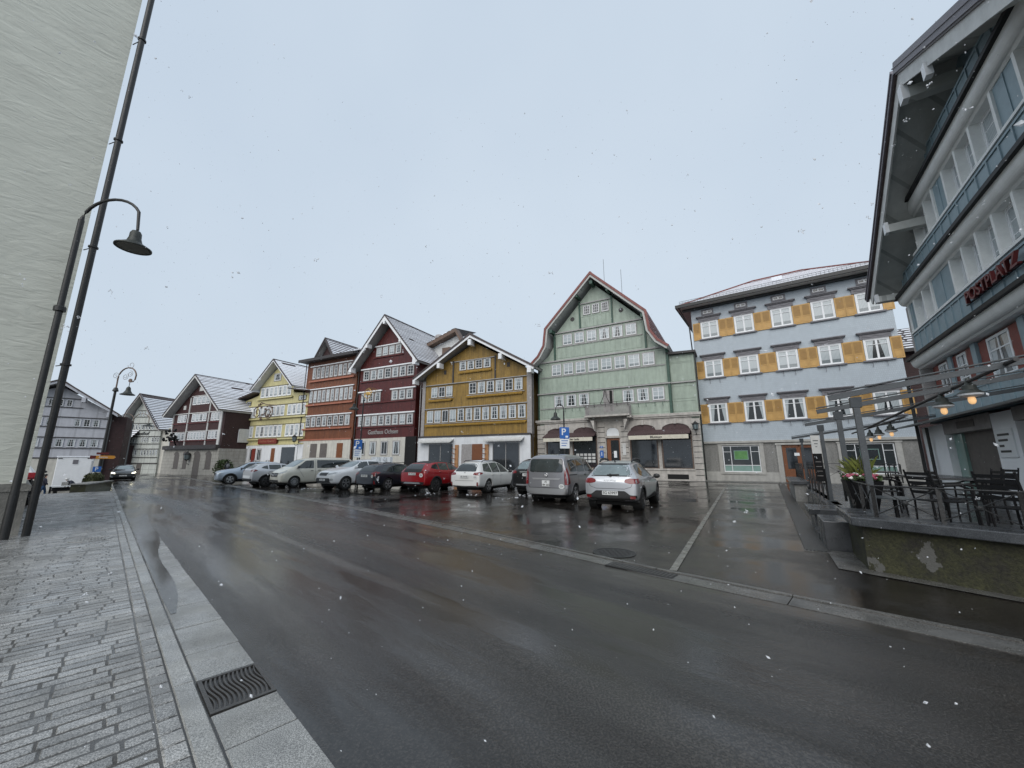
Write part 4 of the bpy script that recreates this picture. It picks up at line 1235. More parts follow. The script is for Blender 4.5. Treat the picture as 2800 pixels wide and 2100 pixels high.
b = MB(); b.box(5.9, 6.9, -.13, -.1, -.3, 3.5); b.build('door', 'wood', O)
b = MB(); b.box(-1.6, 8.6, -.9, .3, 13.9, 14.1); b.box(-1.65, 8.4, -1.0, -.88, 13.85, 14.2); b.build('eave', 'dark_trim', O)
b = MB(); b.quad((-1.6, -.9, 14.15), (8.6, -.9, 14.15), (8.6, 6, 17.3), (-1.6, 6, 17.3)); b.quad((-1.6, 12, 14.15), (8.6, 12, 14.15), (8.6, 6, 17.3), (-1.6, 6, 17.3))
b.quad((-1.6, -.9, 14.15), (-1.6, 6, 17.3), (-1.6, 12, 14.15)); o = b.build('roof', 'tile', O)
sn = MB()
for j in range(20):
    y0 = -.85+j*.34; sn.quad((-1.5, y0, 14.2+(y0+.9)*.4565), (8.5, y0, 14.2+(y0+.9)*.4565), (8.5, y0+.2, 14.2+(y0+1.1)*.4565), (-1.5, y0+.2, 14.2+(y0+1.1)*.4565))
sn.build('snow', 'snow', o)
MB().prism([(1.8, 14.1), (3.1, 15.9), (4.5, 14.1)], -.35, 3).build('dormer', 'brownside', O)
roof(O, [(1.3, 13.95), (3.1, 16.5), (4.9, 13.95)], -.9, 4.5, th=.12, tile='tile', vm='dark_trim', vh=.25, name='dormer_roof', snow=.5)
downpipe(O, -1.15, .1, 13.9)

def push_back(o, k):
    o.location = (o.location.x*k, o.location.y*k, 1.55*(1-k)); o.scale = (k, k, k)
push_back(O, 1.048)
# ---------------- yellow guesthouse
E_ = facade('yellow_guesthouse', 'lemon yellow guesthouse with central gable, lower side roofs and white ground floor', (-37.09, 52.0), -64)
MB().prism([(.2, -.9), (.5, 9.35), (3.7, 10.0), (3.9, 11.2), (7.3, 13.6), (10.6, 11.2), (10.8, 9.9), (13.7, 9.6), (13.7, -.9)], 0, 12).build('wall', 'yellow', E_)
MB().box(-.3, 13.8, -.12, 0, -.9, 3.4).build('ground_floor_wall', 'plaster_w', E_)
band_(E_, 'string_course', 'dark_trim', [(.3, 13.7, -.06, 0, 5.95, 6.0), (.5, 13.7, -.06, 0, 8.45, 8.52), (3.6, 10.6, -.06, 0, 11.0, 11.06), (.1, 13.7, -.1, 0, 4.28, 4.33), (.3, 13.7, -.1, 0, 6.95, 7.0), (3.8, 10.6, -.1, 0, 9.45, 9.5)])
band_(E_, 'sill_moulding', 'yellow', [(.1, 13.7, -.25, 0, 4.05, 4.25), (.3, 13.7, -.25, 0, 6.7, 6.92), (3.6, 10.8, -.25, 0, 9.28, 9.44), (0, 13.7, -.15, 0, 3.4, 3.55)])
for z0, z1, segs in ((4.4, 5.9, ((1.0, 3.4, 3), (4.0, 9.3, 6), (10.0, 13.4, 4))), (7.05, 8.4, ((1.0, 3.5, 3), (4.1, 9.4, 6), (10.0, 13.4, 4))), (9.6, 10.95, ((4.1, 10.3, 7),))):
    for x0, x1, n in segs:
        wrow(E_, x0, x1, z0, z1, n, gap=.1, cols=2, rows=3, panes=('net', 'side', 'net'), cas=.1)
window(E_, 6.5, 8.0, 11.65, 12.7, cols=4, rows=2, cas=.1, pane='side', cm='grey_trim')
window(E_, 1.2, 2.2, 8.75, 9.3, cols=2, rows=1, cas=.08, cm='dark_trim', pane='dark'); window(E_, 11.9, 13.3, 8.8, 9.4, cols=2, rows=1, cas=.08, cm='dark_trim', pane='side')
roof(E_, [(3.1, 10.6), (7.35, 14.35), (11.6, 10.6)], -.9, 11, th=.14, tile='tile', sof='white', vm='white', vh=.2, snow=1.1, course=.4)
b = MB(); b.prism([(-1.8, 9.2), (3.6, 10.25), (3.6, 10.4), (-1.8, 9.35)], -.8, 11); b.prism([(10.7, 10.25), (14.0, 9.75), (14.0, 9.9), (10.7, 10.4)], -.8, 11); o = b.build('side_roof', 'tile', E_)
b = MB(); b.prism([(-1.8, 9.36), (3.6, 10.41), (3.6, 10.47), (-1.8, 9.42)], -.6, 11); b.prism([(11.3, 10.33), (14.0, 9.91), (14.0, 9.97), (11.3, 10.39)], -.5, 11); b.build('snow', 'snow', o)
wrow(E_, 2.0, 5.9, 1.4, 3.0, 3, gap=.6, cols=2, rows=1, panes=('dark',), cm='grey_trim', cas=.1, y=-.12)
b = MB(); b.box(4.0, 4.7, -.2, -.14, 1.3, 3.0); b.build('red_shutter', 'hred', E_)
b = MB(); b.box(7.9, 8.6, -.16, -.12, -.3, 3.0); b.build('door', 'wood', E_)
b = MB(); b.box(9.9, 12.4, -.16, -.12, .4, 3.1); b.build('shop_window', 'glass', E_)
b = MB(); b.box(5.2, 8.9, -.3, -.12, 3.55, 4.2); o = b.build('sign_board', 'hred', E_)
text('lettering', 'Gasthaus Alpenhof', .42, (7.05, -.32, 3.88), FACE, 'orangetrim', o, sx=.95)
push_back(E_, 1.096)
def fpe(x, y, z): c, s_ = cos(E_.rotation_euler.z), sin(E_.rotation_euler.z); k = 1.096; return (E_.location.x+k*(c*x-s_*y), E_.location.y+k*(s_*x+c*y), E_.location.z+k*z)
lantern(fpe(13.2, -.9, 4.2), 'black lantern on the right end of the yellow guesthouse', 1.7, E_.rotation_euler.z)
t = root('scroll_sign', 'large rusty wrought-iron scroll sign in front of the yellow guesthouse windows', 'inn sign', fpe(6.8, -.15, 7.2), E_.rotation_euler.z)
b = MB()
def spiral(cx, cz, r0, r1, a0, a1, y=-1.2, n=26): return [(cx+(r0+(r1-r0)*i/n)*cos(a0+(a1-a0)*i/n), y, cz+(r0+(r1-r0)*i/n)*sin(a0+(a1-a0)*i/n)) for i in range(n+1)]
b.tube(spiral(-1.0, .3, .9, .15, RD(60), RD(60+600)), .06, 5); b.tube(spiral(1.5, .1, 1.0, .2, RD(120), RD(120-620)), .07, 5)
b.tube([(-1.2, -1.2, .9), (-.3, -1.2, 1.7), (.9, -1.2, 1.3), (2.3, -.6, 1.2)], .06, 5)
for k in range(16): b.blob((random.uniform(-1.8, 2.4), -1.2, random.uniform(-.8, 1.5)), random.uniform(.07, .16), jit=.4)
b.build('scrollwork', 'copper', t)

# ---------------- dark shingled house with stone arches
K_ = facade('dark_brown_house', 'dark brown shingled house with pale stone arched ground floor and snowy tile roof', (-51.71, 58.0), -66)
MB().prism([(.6, 3.1), (.6, 8.6), (6.7, 13.0), (12.7, 8.7), (12.7, 3.1)], 0, 14).build('wall', 'brown', K_)
MB().box(-.1, 13.5, -.25, 14, -1.3, 3.1).build('stone_base', 'stonelight', K_)
MB().box(.1, 13.2, -.6, 0, 3.05, 3.6).build('skirt_roof', 'dark_trim', K_)
band_(K_, 'white_post', 'offwhite', [(4.45, 4.65, -.12, 0, 3.5, 10.6), (9.5, 9.7, -.12, 0, 3.5, 9.8), (12.3, 12.8, -.12, .3, 3.2, 8.9), (.55, .75, -.12, 0, 3.4, 8.2)])
band_(K_, 'lintel_board', 'offwhite', [(.7, 12.3, -.12, 0, 8.2, 8.32), (.7, 4.4, -.1, 0, 5.5, 5.58), (4.7, 12.3, -.1, 0, 5.6, 5.68), (4.7, 9.5, -.1, 0, 10.75, 10.85)])
band_(K_, 'sill_board', 'redtrim', [(.7, 12.3, -.12, 0, 6.75, 6.87), (.7, 12.3, -.12, 0, 4.2, 4.32)])
wrow(K_, 5.0, 9.2, 9.5, 10.7, 4, gap=.1, cols=2, rows=3, panes=('net',), cas=.08)
for x0, x1, z0, z1, n in ((1.8, 4.0, 7.0, 8.1, 3), (5.4, 9.0, 7.0, 8.15, 4), (10.1, 12.1, 7.0, 8.15, 3), (1.3, 4.2, 4.35, 5.45, 3), (5.0, 9.3, 4.4, 5.55, 6), (10.0, 12.2, 4.45, 5.6, 3)):
    wrow(K_, x0, x1, z0, z1, n, gap=.08, cols=2, rows=3, panes=('net', 'net', 'side'), cas=.07)
band_(K_, 'attic_vent', 'offwhite', [(2.9, 3.5, -.08, 0, 8.9, 9.5), (6.3, 7.3, -.08, 0, 11.5, 12.1)])
for x0, x1, door in ((2.7, 4.2, 0), (5.0, 6.3, 0), (7.6, 9.4, 1), (10.4, 12.0, 0)):
    b = MB(); n = 10
    pl = [(x0, -1.0 if door else .3)] + [(x0+(x1-x0)*i/n, 2.2+.6*sin(pi*i/n)**.7) for i in range(n+1)] + [(x1, -1.0 if door else .3)]
    b.prism(pl, -.27, -.24); b.build('door' if door else 'arched_window', 'greybrown', K_)
    b = MB(); b.box(x0-.1, x0+.4, -.30, -.27, .35 if not door else -.9, 2.3); b.build('splayed_reveal', 'stonelight', K_)
roof(K_, [(-.2, 8.0), (6.7, 13.75), (13.6, 8.3)], -1.1, 15, th=.22, tile='tile', sof='offwhite', vm='offwhite', vh=.3, snow=.62, course=.42)
b = MB(); b.box(13.45, 13.5, 2.0, 3.6, 4.0, 5.9); b.build('side_casing', 'offwhite', K_)
MB().box(12.7, 13.3, 0, 13.8, 3.1, 8.6).build('side_wall', 'brownside', K_)
o = MB(); o.box(13.3, 13.34, 2.0, 3.6, 4.0, 5.8); o = o.build('side_window', 'white', K_)
b = MB(); b.box(13.34, 13.36, 2.3, 3.3, 4.3, 5.5); b.build('pane', PANE['dark'], o)
t = root('tree_sign', 'black wrought-iron tree-shaped sign at the left corner of the dark brown house', 'inn sign', fpt(K_, 3.2, -.4, 3.6), K_.rotation_euler.z)
b = MB()
b.tube([(0, 0, 0), (.2, -.5, .9), (0, -.9, 1.7)], .09, 6)
for k in range(22): b.blob((random.uniform(-.9, .9), -.8+random.uniform(-.5, .5), 1.3+random.uniform(-.7, .9)), random.uniform(.1, .24), jit=.5)
b.build('ironwork', 'black', t)
lantern(fpt(K_, 6.9, -.6, 2.3), 'dark tapering wall lantern between the arches of the dark brown house', 2.2, K_.rotation_euler.z)

# ---------------- pale grey curved-gable house
Wh = facade('pale_house', 'pale grey house with concave curved gable and snow-striped steep roof', (-67.33, 66.0), -85)
MB().prism([(.4, -1.5), (.9, 6.6), (1.6, 7.6), (2.4, 10.0), (3.7, 12.0), (5.2, 9.8), (7.6, 6.9), (8.0, -1.5)], 0, 12).build('wall', 'greywall', Wh)
MB().box(7.6, 11.4, .3, 12, -1.5, 6.9).build('side_wall', 'plaster_c', Wh)
band_(Wh, 'string_course', 'dark_trim', [(.7, 7.8, -.12, 0, 1.95, 2.05), (.7, 7.8, -.12, 0, 3.35, 3.45), (.8, 7.8, -.12, 0, 4.2, 4.3), (.8, 7.8, -.12, 0, 5.45, 5.55), (1.4, 7.2, -.12, 0, 6.5, 6.58), (1.9, 6.4, -.12, 0, 7.7, 7.78), (2.5, 5.2, -.12, 0, 8.8, 8.86), (2.8, 4.8, -.12, 0, 9.9, 9.96), (.5, 8.0, -.14, 0, .95, 1.1)])
wrow(Wh, 1.0, 3.9, 2.3, 3.3, 5, gap=.12, cols=1, rows=2, panes=('side',), cm='greywall'); wrow(Wh, 4.6, 7.7, 2.3, 3.3, 6, gap=.12, cols=1, rows=2, panes=('side',), cm='greywall')
wrow(Wh, 1.1, 3.1, 4.4, 5.3, 4, gap=.12, cols=1, rows=2, panes=('side',), cm='greywall'); wrow(Wh, 4.3, 5.6, 4.5, 5.4, 3, gap=.1, cols=1, rows=2, panes=('side',), cm='greywall'); wrow(Wh, 6.2, 7.6, 4.5, 5.4, 3, gap=.1, cols=1, rows=2, panes=('dark',), cm='greywall')
wrow(Wh, 2.1, 6.3, 6.65, 7.6, 7, gap=.12, cols=1, rows=2, panes=('side',), cm='greywall'); wrow(Wh, 3.0, 4.7, 8.9, 9.8, 3, gap=.14, cols=1, rows=2, panes=('net',), cm='greywall')
text('lettering', 'Gasthof', .8, (4.2, -.04, 6.0), FACE, 'text_dark', Wh, ext=.02, shear=.3)
roof(Wh, [(-.2, 6.3), (.9, 7.4), (1.9, 9.9), (3.7, 12.7), (5.6, 10.1), (8.0, 6.9), (8.6, 6.5)], -1.1, 12, th=.2, tile='tile', sof='soffit', vm='panelgrey', vh=.22, snow=.55, course=.4)
b = MB(); sn = MB()
L = lambda P, Q, f: tuple(P[i]+(Q[i]-P[i])*f for i in range(3))
def wr(f, d=0): return L((3.7, -1, 12.78+d), (8.4, -.9, 6.63+d), f), L((3.7, 12, 12.78+d), (12.2, 12, 6.78+d), f)
for j in range(20):
    f0, f1, fm = j/20, (j+1)/20, (j+.42)/20
    a0, b0 = wr(f0); a1, b1 = wr(f1); b.quad(a0, b0, b1, a1)
    if j > 1:
        c0, d0 = wr(fm, .06); c1, d1 = wr(f1, .06); sn.quad(c0, d0, d1, c1)
o = b.build('wide_roof', 'tile', Wh)
sn.build('snow', 'snow', o)
band_(Wh, 'garage_opening', 'greybrown', [(.9, 2.1, -.06, 0, -1.3, .9), (4.3, 5.2, -.06, 0, -1.3, .9)])
t = facade('brown_back_house', 'dark brown barn with snow-striped roof between the lilac and the pale house', (-70.5, 62.0), -85)
MB().box(0, 6, 2, 8, -2, 4.0).build('wall', 'brownside', t)
b = MB(); b.quad((-.5, 1.5, 3.4), (6.5, 1.5, 3.4), (6.5, 6, 8.6), (-.5, 6, 8.6)); b.quad((-.5, 10, 3.4), (6.5, 10, 3.4), (6.5, 6, 8.6), (-.5, 6, 8.6)); o = b.build('roof', 'tile', t)
sn = MB()
for j in range(16):
    f0, f1 = j/16, (j+.6)/16
    sn.quad((-.5, 1.5+4.5*f0-.03, 3.46+5.2*f0), (6.5, 1.5+4.5*f0-.03, 3.46+5.2*f0), (6.5, 1.5+4.5*f1-.03, 3.46+5.2*f1), (-.5, 1.5+4.5*f1-.03, 3.46+5.2*f1))
sn.build('snow', 'snow', o)

# ---------------- lilac grey house closing the lower square
L_ = facade('lilac_house', 'lilac-grey house with low gable and dark windows behind the white trailer', (-47.08, 38.0), -130)
MB().prism([(-6, -2), (-6, 5.6), (1.0, 9.0), (5.0, 6.5), (5.0, -2)], 0, 8).build('wall', 'lilac', L_)
band_(L_, 'string_course', 'dark_trim', [(-6, 5.1, -.12, 0, 1.72, 1.82), (-6, 5.0, -.1, 0, 3.78, 3.86), (-6, 5.0, -.1, 0, 2.72, 2.78), (-6, 5.0, -.1, 0, 5.85, 5.92), (-6, 5.0, -.1, 0, 4.84, 4.9), (-2.5, 2.6, -.1, 0, 7.75, 7.82), (-3, 2.8, -.1, 0, 6.84, 6.9)])
wrow(L_, -1.1, 4.4, 2.85, 3.68, 7, gap=.2, cols=2, rows=3, panes=('side',), cm='lilac', sash=.03, mun=.015)
wrow(L_, -.3, 1.0, 4.95, 5.75, 2, gap=.2, cols=2, rows=3, panes=('side',), cm='lilac', sash=.03, mun=.015); wrow(L_, 2.35, 4.2, 4.95, 5.75, 3, gap=.14, cols=2, rows=3, panes=('side', 'dark'), cm='lilac', sash=.03, mun=.015)
wrow(L_, -.3, 2.0, 6.95, 7.68, 4, gap=.16, cols=2, rows=3, panes=('dark',), cm='lilac', sash=.03, mun=.015)
MB().box(-6, 5.05, -.06, 0, -2, 1.7).build('ground_floor_wall', 'plaster_c', L_)
roof(L_, [(-6.6, 5.55), (1.0, 9.55), (5.6, 6.35)], -1.0, 8.5, th=.16, tile='tile', sof='offwhite', vm='lilac', vh=.26, snow=.2)
band_(L_, 'purlin_end', 'lilac', [(.85, 1.15, -1.1, -.3, 8.7, 9.2), (2.7, 3.0, -1.1, -.3, 7.4, 7.9), (4.7, 5.0, -1.1, -.3, 6.0, 6.5)])
MB().box(5.0, 6.2, .1, 6, -2, 6.2).build('dark_side_wall', 'brownside', L_)
downpipe(L_, 5.02, -1.2, 6.4, m='galv')

# ---------------- near left plaster building, its end wall faces the camera
ang = math.atan2(cos(RD(38)), sin(RD(38)))
LB = root('plaster_building', 'pale grey-green building with rough trowelled plaster wall and concrete plinth at left edge', 'building', (-11.12, 9.02, 0), ang)
MB().box(-14, 0, 0, 12, 1.02, 19).build('wall', 'plaster_left', LB)
b = MB(); b.box(-14, .06, -.06, 12, -1.2, .86); b.prism([(-14, .86), (.09, .86), (.09, .98), (.0, 1.03), (-14, 1.03)], -.09, 12)
b.build('plinth', 'plinth', LB)
t = root('rain_downpipe', 'tall dark rain downpipe rising beside the corner of the left plaster building', 'downpipe', (-10.74, 8.93, g(-10.74, 8.93)))
b = MB(); b.tube([(0, 0, 0), (0, 0, 18)], .068, 14); b.build('pipe', 'blackpipe', t, smooth=True)
for z in (3.9, 7.0, 10.2, 13.6):
    b = MB(); b.lathe([(.095, -.02), (.095, .02)], (0, 0, z), 14); b.tube([(0, 0, z), (-.38, .12, z)], .012, 5); b.build('pipe_bracket', 'blackpipe', t)

# ---------------- hotel on the right
H = root('hotel', 'slate-blue panelled hotel at right with deep white window bays, grey eaves and red lettering', 'hotel', (HA.x, HA.y, 0), HRZ)
X0, X1 = 3.1, 18.0
out = [(X0, -.3), (X0, 8.6), (9.9, 12.75), (16.9, 8.6), (X1, 8.1), (X1, -.3)]
MB().prism([(X0, 5.3), (X0, 8.9), (9.9, 12.9), (16.8, 8.9), (16.8, 5.3)], .32, 13).build('wall', 'hotelplain', H)
MB().box(1.7, 18, .3, 13, -.3, 2.85).build('ground_floor_wall', 'plaster_h', H)
MB().box(X0, 18, .32, 13, 2.85, 5.3).build('first_floor_wall', 'hred', H)
b = MB()
for z0, z1, x0, x1 in ((5.62, 6.5, X0, 17), (8.18, 9.05, X0, 17), (10.95, 11.7, 6.9, 12.9)):
    b.box(x0, x1, 0, .32, z0, z1)
    panelling(b, x0+.1, x1-.1, z0+.08, z1-.05, int((x1-x0)/.62), y=0, t=.03, w=.06)
b.box(X0, 18, -.02, .32, 2.95, 3.75); panelling(b, X0+.1, 17.8, 3.0, 3.7, 24, y=-.02)
b.build('spandrel_panel', 'hotelplain', H)
def cove(z, x0, x1):
    b = MB()
    n = 7
    pr = [(0, z)] + [(-.05-.17*sin(pi/2*i/n), z+.05+.28*(1-cos(pi/2*i/n))) for i in range(n+1)] + [(-.23, z+.36), (0, z+.36)]
    # section in y,z extruded along x
    vs = [(x0, y, zz) for y, zz in pr]+[(x1, y, zz) for y, zz in pr]
    k = len(pr)
    fs = [tuple(range(k)), tuple(range(2*k-1, k-1, -1))]+[(i, (i+1) % k, k+(i+1) % k, k+i) for i in range(k)]
    b.add(vs, fs)
    b.box(x0, x1, 0, .32, z, z+.36)
    b.build('cove_cornice', 'cove', H)
    MB().box(x0-.12, x1+.1, -.33, .05, z+.36, z+.47).build('black_drip_board', 'black', H)
cove(5.07, X0-.05, 18); cove(7.68, X0-.05, 17); cove(10.28, 5.2, 14.6)
MB().box(X0, 17, -.05, .35, 6.5, 6.58).build('bay_sill', 'cove', H); MB().box(5.0, 15, -.05, .35, 9.05, 9.13).build('bay_sill', 'cove', H)
def baywin(x0, x1, z0, z1, dep=.24):
    o = window(H, x0, x1, z0, z1, cols=2, rows=3, cas=.03, sash=.05, y=dep-.01, proud=.05, pane='net')
    return o
def bays(xs, z0, z1, blue):
    for i in range(len(xs)-1):
        a, c = xs[i], xs[i+1]
        MB().box(a-.055, a+.055, -.03, .31, z0, z1).build('bay_post', 'cove', H)
        if i in blue:
            b = MB(); b.box(a+.055, c-.055, .02, .3, z0, z1); b.box((a+c)/2-.02, (a+c)/2+.02, -.0, .02, z0, z1); b.build('blue_panel', 'hotelplain', H)
        else:
            baywin(a+.055, c-.055, z0, z1)
    MB().box(xs[-1]-.055, xs[-1]+.055, -.03, .31, z0, z1).build('bay_post', 'cove', H)
bays([3.2, 3.95, 4.95, 5.8, 7.55, 8.45, 9.35, 10.3, 11.3, 12.3, 13.3, 14.3, 15.3], 6.58, 7.68, (0, 3))
bays([5.5, 6.7, 7.45, 8.4, 9.35, 10.3, 11.5, 12.6, 13.6, 14.6], 9.13, 10.28, (2, 6))
for x0, x1 in ((4.0, 4.95), (5.6, 6.5), (7.75, 9.15), (10.2, 11.6), (12.6, 14)):
    window(H, x0+.08, x1-.08, 3.8, 4.98, cols=2, rows=3, cas=.0, sash=.075, mun=.04, y=.26, proud=.06, pane='side')
    for q, (a, c) in enumerate(((x0-.38, x0+.04), (x1-.04, x1+.38))):
        b = MB(); pl = [(a, 3.75), (c, 3.75)]
        pl += [(c+(.03 if i % 2 else 0), 3.75+1.25*i/9) for i in range(1, 10)] + [(a-(.03 if i % 2 else 0), 3.75+1.25*i/9) for i in range(9, 0, -1)]
        b.prism(pl, .22, .27); b.build('red_shutter', 'hred', H)
for x in (5.1, 6.95, 9.65, 12.05): MB().box(x, x+.3, .17, .3, 3.75, 5.05).build('blue_pilaster', 'hotelplain', H)
band_(H, 'corner_board', 'grey_trim', [(X0-.08, X0+.08, -.04, .34, 2.9, 5.05), (X0-.08, X0+.08, -.04, .34, 5.6, 7.65), (X0-.1, X0, .34, 2, 2.9, 8.7)])
b = MB(); band_(H, 'red_side_trim', 'hred', [(X0-.13, X0-.1, .1, .6, 3.0, 4.4), (X0-.13, X0-.1, .1, .6, 5.7, 6.6)])
roof(H, [(2.35, 8.55), (9.9, 13.05), (17.45, 8.55)], -.85, 13, th=.22, tile='tile', sof='soffit_dark', vm='offwhite', vh=.42, snow_on=False)
band_(H, 'eave_purlin', 'soffit_dark', [(X0-.15, X0+.15, -.8, .3, 8.05, 8.3), (5.85, 6.1, -.8, .3, 9.75, 10.05), (9.75, 10.05, -.8, .3, 12.0, 12.35)])
band_(H, 'purlin_end', 'white', [(5.85, 6.1, -.9, -.8, 9.75, 10.15), (9.75, 10.05, -.95, -.8, 12.0, 12.55), (X0-.12, X0+.12, -.9, -.8, 8.05, 8.4), (11.4, 11.6, -.95, -.8, 11.3, 11.7)])
for (a, c) in (((2.2, 8.45), (9.9, 13.05)), ((9.9, 13.05), (17.6, 8.45))):
    n = up(a, c, 1)
    b = MB(); b.prism([a, c, (c[0]+n.x*.32, c[1]+n.y*.32), (a[0]+n.x*.32, a[1]+n.y*.32)], -1.0, -.9)
    b.prism([(a[0]+n.x*.14, a[1]+n.y*.14), (c[0]+n.x*.14, c[1]+n.y*.14), (c[0]+n.x*.17, c[1]+n.y*.17), (a[0]+n.x*.17, a[1]+n.y*.17)], -1.03, -1.0)
    b.build('verge_fascia', 'mauve', H)
text('lettering', 'POSTPLATZ', .47, (9.75, -.12, 6.12), FACE, 'signred', H, ext=.04, sx=1.12)
MB().box(8.1, 11.5, -.07, -.04, 5.98, 6.02).build('letter_rail', 'black', H)
# ground floor: white piers, recessed door, pale glass
band_(H, 'white_pier', 'plaster_h', [(1.7, 4.05, .02, .3, -.3, 2.85), (7.6, 8.85, .02, .3, -.3, 2.85), (12, 13, .02, .3, -.3, 2.85)])
band_(H, 'fascia_board', 'panelgrey', [(4.05, 7.6, .0, .3, 2.45, 2.9), (8.85, 12, .0, .3, 2.55, 2.9)])
band_(H, 'shop_glass', 'greybrown', [(4.8, 7.55, .27, .295, .55, 2.45), (8.9, 12, .27, .295, .55, 2.55)])
b = MB(); b.box(4.1, 4.8, .2, .295, .55, 2.45); b.build('glass_side', 'glass_green', H)
b = MB(); b.box(7.72, 8.65, -.01, .018, 1.62, 2.38); o = b.build('menu_board', 'whitesign', H)
for k, sx_ in enumerate((.62, .5, .25, .55)): MB().box(7.86, 7.86+sx_, -.016, -.011, 2.2-k*.15, 2.26-k*.15).build('menu_line', 'text_dark', o)
b = MB(); b.box(5.3, 6.6, -.02, -.001, 2.58, 2.8); b.build('faded_sign', 'greybrown', H)
MB().tube([(2.75, -.1, .5), (2.75, -.1, 2.8)], .05, 8).build('downpipe', 'blackpipe', H); MB().tube([(1.65, -.1, .2), (1.65, -.1, 5)], .06, 8).build('downpipe', 'blackpipe', H)
MB().prismz([(1.5, -.75), (16, -.75), (16, 0), (1.5, 0)], lambda x, y: 2.82+(y+.75)*.2, lambda x, y: 2.88+(y+.75)*.2).build('canopy_roof', 'galv', H)

# ================================================================== CARS
def roundpoly(pts, r, n=4):
    out = []
    N = len(pts)
    for i in range(N):
        p, a, c = Vector(pts[i]), Vector(pts[i-1]), Vector(pts[(i+1) % N])
        ra = min(r, (a-p).length*.45, (c-p).length*.45)
        p0 = p+(a-p).normalized()*ra; p1 = p+(c-p).normalized()*ra
        for k in range(n+1):
            t = k/n
            out.append(tuple((1-t)**2*p0+2*t*(1-t)*p+t*t*p1))
    return out

